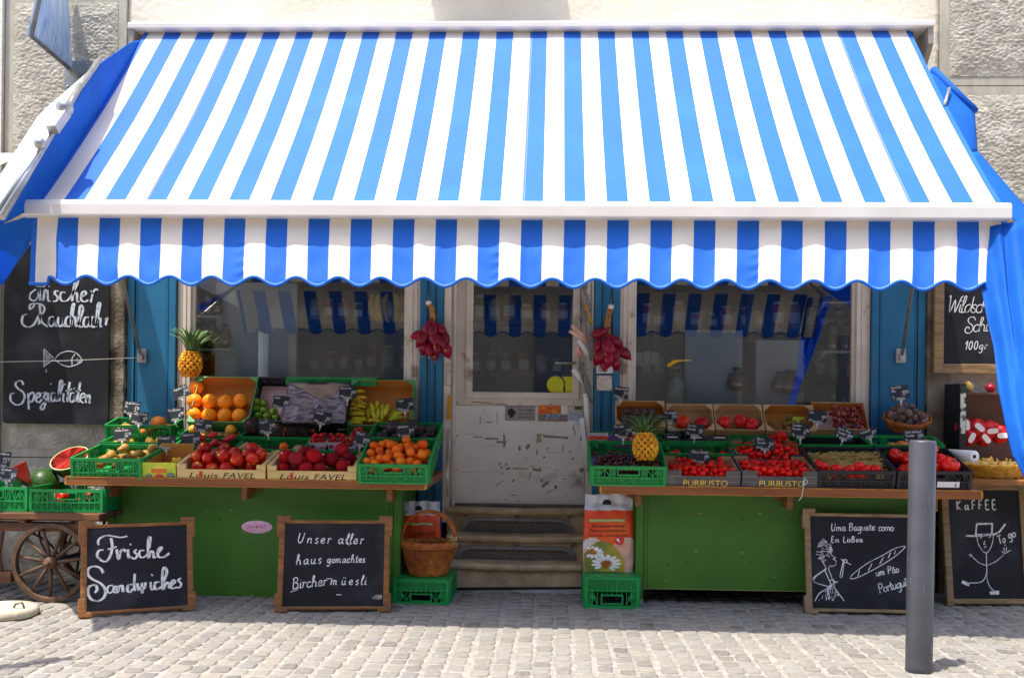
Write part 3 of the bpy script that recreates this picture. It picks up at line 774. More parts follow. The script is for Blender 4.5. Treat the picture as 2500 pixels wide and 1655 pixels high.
# right
trp = empty("side_tarpaulin", (aR + .25, -.9, 2.2), label="blue tarpaulin hanging in long folds at the right end of the awning", cat="tarpaulin")
A_ = [awn_edge(v, 1) for v in (.27, .42, .56, .70)]
B_ = [T(2275, 171, -.5), T(2330, 226, -.58), T(2379, 274, -.66), T(2387, 379, -.94)]
b = MB(); b.grid(ruled(A_, B_, 8, 16, .006, 4, 11), 8, 16, th=.002); part(b, "upper_flap", tarp, trp)
b = MB(); b.tube([p + Vector((.004, -.004, .004)) for p in B_[:3]], .02, 8); part(b, "hem", tarp, trp)
b = MB(); b.tube([T(2318, 216, -.62), T(2306, 258, -.75)], .009, 8); part(b, "rod", m_steel, trp)
A_ = [awn_edge(v, 1) + Vector((.004, .01, -.01)) for v in (.69, .8, .9, 1.0)]
B_ = [T(2388, 370, -.98), T(2440, 432, -1.1), T(2490, 490, -1.2), T(2640, 640, -1.45)]
b = MB(); b.grid(ruled(A_, B_, 10, 16, .006, 4, 12), 10, 16, th=.002); part(b, "sloping_cloth", tarp, trp)
L_ = [T(2384, 560, -1.42), T(2398, 715, -1.54), T(2426, 845, -1.66), T(2438, 950, -1.76), T(2472, 1108, -1.92), T(2530, 1220, -2.05)]
R_ = [T(2540, 530, -1.55), T(2545, 715, -1.72), T(2550, 850, -1.86), T(2560, 960, -1.98), T(2590, 1110, -2.14), T(2610, 1240, -2.3)]
def rf(u, v):
    base = ruled(L_, R_, 1, 1, .0, 4, 2)(u, v)
    return base + Vector((0, (.012 * math.sin(u * 15 + v * 2.2) + .006 * math.sin(u * 31 - v * 3)) * (1 - .5 * v) + .014 * noise.noise((u * 9, v * 5, 2)), 0))
b = MB(); b.grid(rf, 60, 40, th=.002); part(b, "hanging_cloth", tarp, trp)
# stays that push the awning out: one from each blue end panel
for nm, p0, p1, d0, lab in (("awning_stay", (344, 868), (288, 640), -.07, "grey steel stay rising from a bracket on the left blue panel"),
                            ("awning_stay", (2202, 868), (2236, 640), -.07, "thin steel stay rising from a white bracket on the right blue panel")):
    a = U(*p0, d0); e = U(*p1, -.9)
    s_ = empty(nm, tuple(a), label=lab, cat="stay")
    b = MB(); b.tube([a, e, e + (e - a) * .6], .011, 8); part(b, "rod", m_steel, s_)
    b = MB(); b.box(a.x - .03, a.x + .03, -.058, -.04, a.z - .045, a.z + .045); b.box(a.x - .015, a.x + .015, -.09, -.0585, a.z - .03, a.z + .01)
    part(b, "bracket", m_steel if p0[0] < 1000 else m_rail, s_, bevel=.003)
b = MB(); q0, q1 = U(342, 873, -.1), U(-40, 884, -.35)
b.tube([q0, q0.lerp(q1, .5) + Vector((0, 0, -.006)), q1], .0022, 5)
tag(b.build("cord", M("cord_grey", S(190, 184, 176)), base=tuple(q0)), "thin grey cord stretched across the smoked-salmon blackboard", "cord")
# painted pole-end sign, top left, hanging out from the pier
hs = empty("hanging_sign", tuple(U(192, 186, -.06)), label="blue and white painted sign jutting out from the left stone pier, seen edge-on", cat="sign")
b = MB(); o = U(178, 178, -.12); n_ = Vector((1, -.42, 0)).normalized()
c_ = [U(178, 176, -.1), U(76, 88, -.95), U(96, 0, -.95), U(118, -90, -.95), U(162, -90, -.1), U(160, 0, -.1)]
th_ = Vector((.02, .008, 0))
b.add([p for p in c_] + [p - th_ for p in c_], [(0, 1, 2, 3, 4, 5)[::-1], (6, 7, 8, 9, 10, 11)] + [(i, (i + 1) % 6, 6 + (i + 1) % 6, 6 + i) for i in range(6)])
sp = part(b, "panel", M("sign_blue", S(190, 212, 236), S(116, 160, 210), 5, .35, stretch=(6, 6, .8), c3=S(214, 226, 240), s3=3), hs)
b = MB(); b.tube([c_[3], c_[2], c_[1], c_[0]], .014, 8); part(b, "rim", m_iron, hs)
b = MB(); e1 = (c_[1] - c_[0]); e2 = (c_[4] - c_[0])
for uvs in ([(.18, .25), (.1, .32), (.16, .44), (.26, .4), (.22, .3), (.3, .28), (.4, .4)], [(.3, .42), (.34, .56), (.44, .5), (.5, .6)], [(.05, .16), (.1, .28), (.08, .36)]):
    pts = smooth_line(uvs, 5); nn = e1.cross(e2).normalized(); nn = nn if nn.x > 0 else -nn
    b.ribbon([c_[0] + e1 * p[0] + e2 * p[1] + nn * .004 for p in pts], nn, .05)
part(b, "lettering", M("sign_white", S(232, 238, 246), rough=.4), sp)
b = MB(); a0, a1 = U(160, 150, -.075), U(222, 222, -.075); b.box(a0.x, a1.x, -.085, -.066, a1.z, a0.z)
for fx, fz in ((.12, .12), (.88, .12), (.12, .88), (.88, .88)): b.ball((a0.x + (a1.x - a0.x) * fx, -.088, a1.z + (a0.z - a1.z) * fz), .008, 6, 5)
b.bar(U(196, 192, -.08), U(172, 172, -.22), .03, .03)
part(b, "bracket", m_steel, hs)
# unseen box added above the frame to cast the grey shade on the plaster
b = MB(); b.box(U(1035, 0, 0).x, U(1340, 0, 0).x, -.3, -.04, 3.98, 4.3)
tag(b.build("shade_box", m_beige, base=(X(1180), -.2, 4.1)), "unseen pale box added above the awning to cast shade on the plaster wall", "sign")
# ================================================================ street furniture
B0 = G(2243, 1636); bt = U(2254, 1075, B0.y)
bl = empty("bollard", tuple(B0), label="plain grey steel bollard standing in the cobbles at the right", cat="bollard")
b = MB(); r_ = 31.0 / 2500 * (B0.y + CD); hh = bt.z
b.lathe([(r_, -.02), (r_, .02), (r_, hh - .006), (r_ - .004, hh), (r_ * .5, hh + .001)], 40)
bo = b.build("post", M("grey_steel_paint", S(82, 82, 86), S(74, 74, 78), 7, .42, metal=.25, bump=.05, c3=S(112, 110, 112), s3=26, t3=(.68, .76)), bl, rot=(0, .006, 0))
b = MB()
for _ in range(14):
    a = uni(math.pi * 1.05, math.pi * 1.95); z = uni(.03, hh - .05); l = uni(.01, .06)
    pts = [(math.cos(a + k * uni(-.01, .02)) * (r_ + .0006), math.sin(a) * (r_ + .0006), z + l * k / 3) for k in range(4)]
    b.tube(pts, .0005, 4)
b.build("scratch", M("scratch", S(140, 136, 136), rough=.5), bl)
tip = G(158, 1607); hp = 2.6
pb = tip - Vector((SUN.x, SUN.y, 0)) / -SUN.z * hp
b = MB(); b.lathe([(.09, -.02), (.09, .02), (.046, .03), (.044, hp - .02), (.03, hp), (.002, hp + .004)], 20)
tag(b.build("street_pole", m_steel, loc=(pb.x, pb.y, 0)), "slim steel pole at the lower left, its shadow lying on the cobbles", "pole")
ub = empty("parasol_base", tuple(G(6, 1503)), label="round pale stone parasol base with an iron loop, lower left corner", cat="parasol base")
b = MB(); b.lathe([(.14, .0), (.172, .004), (.178, .02), (.174, .04), (.16, .05), (.05, .058), (.002, .058)], 40)
b.build("slab", M("pale_stone", S(196, 184, 160), S(170, 158, 134), 9, .85, bump=.35, bscale=60), ub)
b = MB(); b.tube([(.085, -.05, .05), (.1, -.06, .075), (.13, -.05, .082), (.138, -.04, .05)], .006, 8); b.build("loop", m_iron, ub)
# ================================================================ blackboards
m_slate = M("slate", S(25, 25, 28), S(31, 31, 35), 4, .6, spec=.25, c3=S(62, 62, 66), s3=4.5, t3=(.52, .82), bump=.05)
m_chalk = M("chalk", S(226, 224, 220), S(120, 120, 122), 55, .9, lo=.5, hi=.72)
m_paint = M("white_marker", S(200, 207, 216), S(112, 122, 138), 34, .7, lo=.48, hi=.68)
m_wood = M("golden_wood", S(150, 96, 44), S(112, 70, 32), 9, .5, stretch=(1, 1, 6), bump=.12, bscale=60, c3=S(110, 78, 46), s3=3, t3=(.5, .72))
m_oak = M("grey_oak", S(160, 128, 86), S(120, 94, 64), 9, .65, stretch=(1, 1, 6), bump=.15, bscale=70, c3=S(130, 116, 98), s3=3, t3=(.5, .7))
def board(name, label, bl_, br_, tl_, lean, wood, fr=(.031, .045), ears=True, yfoot=None):
    """free-standing blackboard: origin on the ground, local x along its foot, local z up its leaning face"""
    A, Bq = G(*bl_), G(*br_)
    if yfoot is not None: A, Bq = U(*bl_, yfoot), U(*br_, yfoot); A.z = Bq.z = 0
    ex = Bq - A; ex.z = 0; Wd = ex.length; ex.normalize()
    back = Vector((-ex.y, ex.x, 0)); back = back if back.y > 0 else -back
    up = Vector((0, 0, math.cos(lean))) + back * math.sin(lean)
    n = ex.cross(up).normalized()
    Tp = PL(*tl_, A, n); Ht = (Tp - A).dot(up)
    rz = math.atan2(ex.y, ex.x)
    root = empty(name, tuple(A), (-lean, 0, rz), label=label, cat="blackboard", group="chalkboards in front of the stands")
    root.rotation_euler = Matrix((ex, back * math.cos(lean) - Vector((0, 0, math.sin(lean))), up)).transposed().to_euler()
    fw, fd = fr
    b = MB()
    b.box(0, fw, -.012, .016, .0, Ht); b.box(Wd - fw, Wd, -.012, .016, .0, Ht)
    b.box(fw, Wd - fw, -.010, .015, .0 + .012, fw); b.box(fw, Wd - fw, -.010, .015, Ht - fw, Ht - .012)
    if ears:
        e = .018; s_ = .07
        for x0, x1 in ((-.012, fw + .03), (Wd - fw - .03, Wd + .012)):
            b.box(x0, x1, -.0145, .018, 0, fw * .95); b.box(x0, x1, -.0145, .018, Ht - fw * .95, Ht + .012)
        for x0, x1 in ((-.012, fw * .8), (Wd - fw * .8, Wd + .012)):
            b.box(x0, x1, -.0155, .0185, 0.002, s_ + .03); b.box(x0, x1, -.0155, .0185, Ht - s_ - .03, Ht + .010)
    b.build("frame", wood, root, bevel=.005)
    b = MB(); b.box(fw - .004, Wd - fw + .004, -.003, .01, fw - .004, Ht - fw + .004); b.build("slate", m_slate, root)
    face = A + n * .0045
    return root, face, n
def lettering(root, b, mt, name="lettering"):
    return part(b, name, mt, root)
# 1 Frische Sandwiches
z3 = lambda x, y: (x / 3.266, 1080 + y / 3.266)
rt, fo, fn_ = board("blackboard", "blackboard lettered Frische Sandwiches, leaning askew by the cart wheel", (196, 1509), (473, 1490), (184, 1277), R(14), m_wood)
b = MB()
strokes = [
 [(1015,745),(960,755),(900,745),(850,740),(800,760),(782,790),(790,815)],
 [(885,760),(895,830),(880,900),(850,945),(810,940),(775,900),(790,860),(825,855)], [(860,850),(930,830)],
 [(930,850),(945,930),(960,870),(985,850),(1000,870)], [(1020,850),(1025,915),(1045,905)], [(1035,815),(1045,808)],
 [(1090,850),(1070,870),(1095,895),(1075,925),(1050,915)], [(1150,860),(1120,860),(1110,890),(1125,915),(1160,905),(1190,870)],
 [(1190,840),(1200,760),(1185,760),(1180,830),(1185,920),(1205,865),(1225,880),(1225,915),(1245,910)],
 [(1260,880),(1290,840),(1275,835),(1258,870),(1265,910),(1310,910),(1350,880)],
 [(825,1040),(800,1000),(750,985),(705,1005),(700,1050),(740,1090),(800,1120),(840,1170),(830,1230),(780,1262),(725,1245),(700,1190),(715,1145),(760,1135),(775,1170),(755,1195)],
 [(900,1135),(865,1145),(855,1180),(875,1198),(900,1180),(910,1140),(905,1185),(925,1195)],
 [(930,1140),(935,1195),(950,1150),(975,1140),(980,1190)], [(1060,1130),(1025,1135),(1015,1175),(1035,1190),(1060,1165)], [(1075,1045),(1070,1150),(1080,1180)],
 [(1095,1120),(1105,1175),(1125,1150),(1135,1170),(1155,1150),(1160,1110)], [(1130,1115),(1135,1200)],
 [(1200,1110),(1205,1170),(1225,1165)], [(1208,1058),(1216,1052)], [(1275,1110),(1240,1115),(1232,1150),(1250,1170),(1285,1150)],
 [(1290,1130),(1330,1040),(1320,1000),(1305,1000),(1295,1060),(1300,1170),(1325,1115),(1345,1125),(1350,1160)],
 [(1365,1140),(1395,1110),(1380,1095),(1362,1125),(1370,1160),(1405,1155)], [(1445,1080),(1420,1095),(1445,1125),(1430,1155),(1400,1150)]]
strokes_px(b, strokes, z3, fo, fn_, .0112, press=True)
lettering(rt, b, m_chalk)
# 2 Unser aller hausgemachtes Birchermüesli
zb = lambda x, y: (560 + x / 4.23, 1150 + y / 4.23)
rt, fo, fn_ = board("blackboard", "blackboard chalked Unser aller hausgemachtes Birchermüesli, against the green stand", (675, 1494), (949, 1493), (675, 1264), R(10), m_wood)
b = MB()
for t_, p0, p1, s_ in (("Unser aller", (700, 740), (1400, 752), 105), ("haus", (685, 965), (965, 950), 105), ("gemachtes", (1005, 945), (1405, 940), 80), ("Bircher", (645, 1215), (1010, 1178), 115), ("müesli", (1040, 1172), (1425, 1170), 95)):
    hand_px(b, t_, zb(*p0), zb(*p1), s_ / 4.23, fo, fn_, .0052, slant=.16)
strokes_px(b, [[(650,1235),(690,1225),(720,1195)], [(632,1245),(700,1220)], [(1005,1105),(1065,1112)], [(1105,1272),(1155,1274)], [(1200,700),(1235,765)]], zb, fo, fn_, .0045)
lettering(rt, b, m_chalk)
b = MB(); b.add([PL(*zb(*q), fo + fn_ * .001, fn_) for q in ((1475,1300),(1515,1275),(1575,1272),(1580,1300),(1560,1325),(1480,1315))], [(0, 1, 2, 3, 4, 5)[::-1]])
lettering(rt, b, m_tape, "sticker_remains")
# 3 Uma Baguete como em Lisboa
z4 = lambda x, y: (1920 + x / 3.302, 1180 + y / 3.302)
rt, fo, fn_ = board("blackboard", "blackboard with a chalk woman and baguette, Uma Baguete como em Lisboa, behind the bollard", (1970, 1481), (2262, 1484), (1965, 1246), R(9), m_oak, yfoot=-.92)
b = MB()
for t_, p0, p1, s_ in (("Uma Baguete", (360, 382), (715, 376), 60), ("como", (740, 380), (865, 380), 62), ("Em LisBoa", (360, 473), (620, 470), 46), ("um Pão", (722, 745), (912, 712), 60), ("Português", (750, 885), (1010, 812), 80)):
    hand_px(b, t_, z4(*p0), z4(*p1), s_ / 3.302, fo, fn_, .0048, slant=.1)
strokes_px(b, [
 [(515,765),(530,735),(640,650),(780,575),(880,520),(955,505),(940,530),(870,590),(760,660),(640,725),(560,760),(515,768)], [(575,745),(590,700)], [(660,700),(690,645)], [(750,650),(785,590)], [(820,600),(840,555)], [(870,570),(880,535)],
 [(430,752),(455,640),(465,620),(448,752),(430,748)], [(440,605),(470,635),(490,625),(475,610),(455,615)], [(480,635),(520,652)],
 [(350,480),(368,540),(360,570),(395,598),(375,605),(400,625),(390,660),(350,665),(340,690),(360,740),(380,790),(415,790)], [(330,560),(345,555),(360,565)],
 [(285,620),(315,670),(310,690),(225,750),(215,775),(240,800),(345,830)], [(320,690),(240,745),(225,775)], [(310,700),(350,790),(355,830),(270,880),(230,945)], [(380,790),(395,850),(440,910),(465,945)], [(350,790),(370,770),(400,800)]],
 z4, fo, fn_, .0042)
random.seed(5)
for _ in range(60):
    a = uni(0, 6.28); q = (285 + 62 * math.sqrt(rnd()) * math.cos(a) + 10, 545 + 95 * math.sqrt(rnd()) * math.sin(a))
    strokes_px(b, [[q, (q[0] + uni(5, 14), q[1] - uni(0, 12)), (q[0] + uni(14, 22), q[1] + uni(0, 8))]], z4, fo, fn_, .0028)
for _ in range(46):
    t = rnd(); y = 800 + 140 * t; x = uni(350 - 100 * t, 385 + 70 * t); strokes_px(b, [[(x, y), (x - 6, min(943, y + uni(15, 40)))]], z4, fo, fn_, .0026)
lettering(rt, b, m_chalk)
# 4 KaFFEE to go
rt, fo, fn_ = board("blackboard", "tall blackboard lettered KaFFEE To go with a stick man in a hat, far right", (2311, 1479), (2520, 1479), (2303, 1178), R(8), m_oak, fr=(.042, .04), ears=False)
b = MB()
hand_px(b, "KaFFEE", z4(1370, 212), z4(1712, 205), 72 / 3.302, fo, fn_, .0075, slant=.02)
hand_px(b, "To", z4(1712, 490), z4(1770, 470), 72 / 3.302, fo, fn_, .006, slant=.1); hand_px(b, "go", z4(1790, 445), z4(1855, 425), 76 / 3.302, fo, fn_, .006, slant=.1)
strokes_px(b, [[(1535,325),(1525,415)], [(1535,325),(1660,322)], [(1660,322),(1655,412)], [(1525,413),(1655,410)], [(1445,420),(1530,422),(1680,408),(1720,385),(1765,325)]], z4, fo, fn_, .010, smooth=False)
strokes_px(b, [[(1537,425),(1545,480),(1580,540),(1612,557),(1640,530),(1662,470),(1668,415)], [(1600,460),(1590,490),(1605,485)], [(1592,515),(1612,505)], [(1560,440),(1575,430),(1565,425)], [(1630,437),(1648,425),(1635,420)],
  [(1612,557),(1614,660),(1615,700),(1600,760),(1560,795),(1475,800)], [(1616,700),(1618,770),(1640,830),(1680,868)], [(1614,660),(1550,635),(1490,580)], [(1614,660),(1690,625),(1755,570)], [(1470,575),(1495,570),(1480,590)], [(1735,545),(1765,560),(1805,535)],
  [(1755,510),(1755,545)], [(1775,510),(1772,545)], [(1765,490),(1760,500)]], z4, fo, fn_, .0042)
strokes_px(b, [[(1415,790),(1475,815)], [(1640,880),(1715,878)]], z4, fo, fn_, .02, smooth=False)
lettering(rt, b, m_chalk)
# wall boards
def wallboard(name, label, px0, px1, py0, py1, y, frame=None, r=.03):
    a, c = U(px0, py1, y), U(px1, py0, y); root = empty(name, (a.x, y, a.z), label=label, cat="blackboard")
    W, H = c.x - a.x, c.z - a.z
    poly = []
    for cx, cz, a0 in ((W - r, r, -90), (W - r, H - r, 0), (r, H - r, 90), (r, r, 180)):
        for k in range(5): q = R(a0 + 22.5 * k); poly.append((cx + r * math.cos(q), cz + r * math.sin(q)))
    b = MB(); b.prism(poly, (0, -.012, 0), (1, 0, 0), (0, 0, 1), .012); b.build("slate", m_slate, root)
    if frame:
        b = MB(); f = .06
        b.box(-.02, f - .02, -.03, .012, -.05, H + .05); b.box(W - f + .02, W + .02, -.03, .012, -.05, H + .05)
        b.box(f - .02, W - f + .02, -.028, .010, -.05, f - .05); b.box(f - .02, W - f + .02, -.028, .010, H - f + .05, H + .05); b.build("frame", frame, root, bevel=.004)
    return root, Vector((a.x, y - .0145, a.z)), Vector((0, -1, 0))
rt, fo, fn_ = wallboard("blackboard", "black wall board lettered Frischer Rauchlachs and Spezialitäten with a chalk fish", 8, 270, 600, 1033, -.09)
z2 = lambda x, y: (x / 3.408, 640 + y / 3.408)
b = MB()
S2 = [
 # Frischer
 [(300,225),(255,260),(248,300),(275,322),(310,300),(330,225)], [(330,225),(335,320)], [(300,200),(360,205),(380,180)], [(360,322),(372,240),(390,230)],
 [(395,232),(400,318),(420,322)], [(405,200),(410,205)], [(490,245),(465,240),(455,262),(480,290),(470,322),(440,325)], [(545,255),(515,250),(500,285),(515,322),(560,318),(600,270)],
 [(600,270),(650,165),(640,150),(620,180),(600,325)], [(610,270),(640,255),(640,325),(660,325)], [(680,290),(715,265),(705,240),(680,260),(675,310),(700,330),(735,315)], [(750,240),(770,255),(755,335)], [(765,265),(795,225),(815,235)],
 # Rauchlachs
 [(330,355),(335,430),(325,520)], [(290,355),(250,395),(250,355),(290,345),(340,350),(370,380),(360,420),(330,440)], [(225,430),(190,450),(185,510),(230,540),(280,520),(325,440)], [(330,440),(350,500),(400,540)],
 [(450,455),(415,460),(405,510),(430,535),(455,500),(460,455),(462,525),(480,535)], [(485,455),(485,515),(505,535),(525,500),(530,455),(530,525),(545,535)], [(595,460),(560,455),(545,500),(560,535),(595,525)],
 [(595,525),(610,400),(620,350),(605,350),(592,420),(590,535)], [(595,480),(625,455),(630,530),(650,525)], [(650,525),(690,400),(680,362),(665,370),(655,470),(660,535),(690,535)], [(745,460),(710,460),(695,510),(715,540),(745,510),(750,455),(750,540)],
 [(800,460),(770,455),(755,500),(770,540),(800,530)], [(800,530),(825,400),(835,345),(815,345),(805,430),(800,540)], [(805,490),(835,465),(835,535),(850,530)], [(875,480),(895,465),(885,490),(880,525)],
 # Spezialitaeten
 [(195,1020),(180,990),(145,990),(128,1020),(150,1050),(190,1080),(205,1120),(180,1175),(130,1185),(90,1150),(90,1100),(120,1090)], [(235,1090),(240,1225)], [(240,1110),(270,1080),(285,1110),(265,1160),(240,1150)],
 [(305,1130),(335,1110),(325,1085),(300,1110),(300,1150),(325,1165),(350,1140)], [(350,1090),(385,1085),(360,1130),(385,1140),(365,1215),(340,1225),(345,1190),(395,1150)], [(400,1085),(400,1150),(415,1160)], [(420,1010),(428,1015)],
 [(465,1090),(430,1090),(425,1140),(440,1160),(465,1125),(470,1090),(470,1160)], [(475,1150),(520,1030),(515,985),(500,995),(490,1090),(495,1155)], [(530,1090),(525,1150),(540,1160)], [(540,1010),(545,1020)], [(580,995),(560,1140),(575,1160)], [(545,1070),(600,1060)],
 [(620,1090),(590,1090),(580,1140),(600,1165),(620,1130),(625,1090),(625,1160)], [(590,1050),(595,1055)], [(615,1048),(620,1052)], [(668,1000),(645,1140),(660,1165)], [(630,1075),(675,1065)], [(675,1130),(705,1115),(695,1090),(675,1105),(668,1150),(695,1170)], [(715,1100),(715,1170)], [(718,1130),(745,1105),(745,1175)]]
strokes_px(b, S2, z2, fo, fn_, .0120, press=True)
strokes_px(b, [[(460,800),(500,760),(570,740),(640,760),(682,820),(640,850),(570,868),(500,845),(445,795)], [(365,720),(363,870)], [(365,720),(455,805)], [(363,870),(455,800)], [(625,765),(600,800),(600,855)], [(640,825),(660,830),(670,820)], [(640,800),(645,805)], [(382,890),(386,915)]], z2, fo, fn_, .0055)
strokes_px(b, [[(372 + 14 * k, 735 + 12 * k), (370 + 14 * k, 862 - 13 * k)] for k in range(6)] + [[(366, 760 + 18 * k), (430 - abs(k - 2) * 18, 772 + 12 * k)] for k in range(6)], z2, fo, fn_, .003)
lettering(rt, b, m_paint)
rt, fo, fn_ = wallboard("blackboard", "wood-framed wall blackboard lettered Wildsch, Schi, 100gr beside the right blue cloth", 2284, 2640, 560, 892, -.1, m_oak, r=.004)
z5 = lambda x, y: (2120 + x / 3.137, 680 + y / 3.137)
b = MB()
for t_, p0, p1, s_ in (("Wildsch", (595, 262), (905, 262), 125), ("Schi", (735, 410), (912, 405), 110), ("100gr", (735, 545), (915, 540), 65)):
    hand_px(b, t_, z5(*p0), z5(*p1), s_ / 3.137, fo, fn_, .0055, slant=.2)
lettering(rt, b, m_chalk)
# ================================================================ produce stands
m_green = M("stand_green", S(68, 118, 32), S(60, 108, 29), 3, 0.5, bump=.08, bscale=25, c3=S(76, 128, 38), s3=1.5, t3=(.55, .8))
m_top = M("counter_brown", S(150, 88, 44), S(122, 70, 34), 8, 0.55, stretch=(.25, 3, 3), bump=.12, bscale=50, c3=S(168, 112, 52), s3=4, t3=(.58, .72))
m_edge = M("counter_edge", S(206, 146, 58), S(160, 100, 40), 20, 0.55)
m_foot = M("steel_foot", S(170, 168, 170), rough=.4, metal=.5)
m_chip_l = M("paint_chip", S(150, 150, 92), rough=.7); m_chip_d = M("paint_scuff", S(34, 62, 24), rough=.8)
YS = -.93                                                # counter front edge
def stand(label, pxa, pxb, pyt, pya, body, bodyb, side, brk):
    x0, x1 = U(pxa, pyt, YS).x, U(pxb, pyt, YS).x; zt = U((pxa + pxb) / 2, pyt, YS).z; th = .05
    cx = (x0 + x1) / 2
    t = empty("produce_stand", (cx, YS, 0), label=label, cat="market stand", group="green produce stands")
    b = MB(); b.box(x0, x1, YS, -.09, zt - th, zt); part(b, "counter_top", m_top, t, bevel=.006)
    b = MB(); b.box(x0 + .002, x1 - .002, YS - .0025, YS + .004, zt - .006, zt - .0015); b.box(x0 + .003, x1 - .003, YS - .0022, YS + .004, zt - th + .001, zt - th + .004)
    for xx in (x0 - .002, x1 - .010): b.box(xx, xx + .012, YS - .0028, YS + .03, zt - th + .004, zt - .0062)
    part(b, "worn_edge", m_edge, t)
    yb = YS + .20; bx0, bx1 = U(body[0], 1300, yb).x, U(body[1], 1300, yb).x; zb = U(body[0] + 200, bodyb, yb).z
    b = MB(); b.box(bx0, bx1, yb, yb + .02, zb, zt - th - .002)
    for k in range(38):                                   # chips, drips and rubbed spots in the paint
        cx_, cz_ = uni(bx0 + .03, bx1 - .03), zb + (zt - zb - .1) * uni(.02, .95); w_, h_ = uni(.002, .012), uni(.0015, .006)
        b.add([(cx_ + w_ * math.cos(a_) * uni(.7, 1), yb - .0006, cz_ + h_ * math.sin(a_) * uni(.6, 1)) for a_ in [k_ * .9 for k_ in range(7)]], [tuple(range(7))], 1 if k % 3 else 2)
    for f_ in (.013, .985): b.box(bx0 + (bx1 - bx0) * f_, bx0 + (bx1 - bx0) * f_ + .003, yb - .0008, yb + .001, zb + .001, zt - th - .003, 2)
    b.box(bx0 + .001, bx1 - .001, yb - .0012, yb + .001, zb - .0005, zb + .0025, 1)
    part(b, "front_panel", [m_green, m_chip_l, m_chip_d], t)
    for xx in (bx0 - .045, bx1 + .003):
        b = MB(); b.box(xx, xx + .042, yb - .012, yb + .05, .03, zt - th - .002); part(b, "leg", m_green, t, bevel=.003)
        b = MB(); b.box(xx - .002, xx + .044, yb - .014, yb + .052, 0, .0295); part(b, "foot", m_foot, t)
    for xx in (bx0 - .03, bx1 + .012):
        b = MB(); b.box(xx, xx + .02, yb + .052, -.16, zb + .02, zt - th - .002); part(b, "side_panel", m_green, t)
    for xx in (bx0 - .045, bx1 + .003):
        b = MB(); b.box(xx, xx + .042, -.158, -.11, .0, zt - th - .002); part(b, "leg", m_green, t)
    for px in brk:
        xx = U(px, 1200, YS + .05).x
        b = MB(); b.box(xx - .016, xx + .016, YS + .06, yb - .0135, zt - th - .075, zt - th - .001); b.prism([(-.11, 0), (.11, 0), (.02, -.045), (-.02, -.045)], (xx, yb - .004, zt - th - .001), (1, 0, 0), (0, 0, 1), .008)
        part(b, "bracket", MATS["golden_wood"], t, bevel=.003)
    # stepped supports under the tilted crates
    b = MB(); b.box(x0 + .1, x1 - .12, -.46, -.44, zt + .002, zt + .10); b.box(x0 + .1, x1 - .12, -.26, -.24, zt + .002, zt + .14); b.box(x0 + .08, x1 - .1, -.40, -.10, zt + .141, zt + .155)
    part(b, "riser", MATS["dark_wood"], t)
    return t, zt
stL, zL = stand("green produce stand left of the door, brown counter, heaped with citrus, peaches and apricots", 159, 1041, 1168, 1160, (283, 960), 1455, 1, (262, 595, 950))
stR, zR = stand("green produce stand right of the door, brown counter, heaped with tomatoes and cherries", 1465, 2399, 1190, 1190, (1572, 2235), 1440, -1, (1560, 1930, 2285))
b = MB(); b.lathe([(.001, -.001), (.09, -.001), (.09, .0), (.088, .001), (.001, .001)], 32, Matrix.Diagonal((1, .42, 1, 1)))
c = U(627, 1286, YS + .198)
b.xf(Matrix.Translation(c) @ Matrix.Rotation(R(90), 4, 'X')); stk = b.build("oval_sticker", M("pink_sticker", S(236, 168, 196), S(244, 196, 214), 20, .4), base=tuple(c))
tag(stk, "pink oval sticker on the front of the left green stand", "sticker")
b = MB(); hand(b, "Anyrs", c + Vector((-.055, -.0035, -.006)), Vector((1, 0, 0)), Vector((0, 0, 1)), .022, .0022, slant=.4); b = MB()
strokes = [[(-.055,.004),(-.04,.012),(-.045,-.004),(-.03,.002),(-.022,-.003),(-.012,.004)], [(.015,-.004),(.02,.012),(.03,.012),(.026,-.004),(.04,.0),(.044,.012),(.05,-.003)]]
for l in strokes: b.ribbon([c + Vector((x, -.003, z)) for x, z in smooth_line(l, 4)], Vector((0, -1, 0)), .0022)
b.ball(c + Vector((0, -.003, .002)), (.007, .001, .007), 8, 6)
part(b, "lettering", M("sticker_ink", S(150, 96, 60)), stk)
# ================================================================ crates and boxes (local: x across, y to the back, z up; origin at the middle of the lower front edge)
m_crate = M("crate_green", S(26, 150, 72), S(22, 136, 64), 10, .42, spec=.4, bump=.05, c3=S(60, 150, 96), s3=12, t3=(.64, .8))
m_crateb = M("crate_black", S(38, 38, 44), S(30, 30, 36), 10, .4)
m_lilac = M("lilac_liner", S(158, 128, 190), S(146, 116, 178), 8, .6)
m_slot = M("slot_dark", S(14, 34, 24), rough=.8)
m_card = M("carton_brown", S(196, 130, 56), S(182, 116, 46), 5, .8, bump=.1)
m_cardg = M("carton_green", S(84, 160, 92), S(76, 148, 84), 6, .55)
m_pine = M("poplar_wood", S(226, 196, 134), S(210, 176, 112), 10, .7, stretch=(.3, 3, 3), bump=.12, bscale=60)
m_print = M("black_ink", S(44, 36, 28), rough=.7)
m_red = M("red_ink", S(214, 52, 40), rough=.6)
m_gold = M("gold_ink", S(226, 176, 44), S(240, 204, 90), 40, .45)
m_greyc = M("carton_grey", S(92, 88, 86), S(80, 76, 76), 6, .6, c3=S(110, 104, 98), s3=12)
m_kraft = M("carton_pale", S(196, 160, 116), S(180, 144, 100), 6, .8)
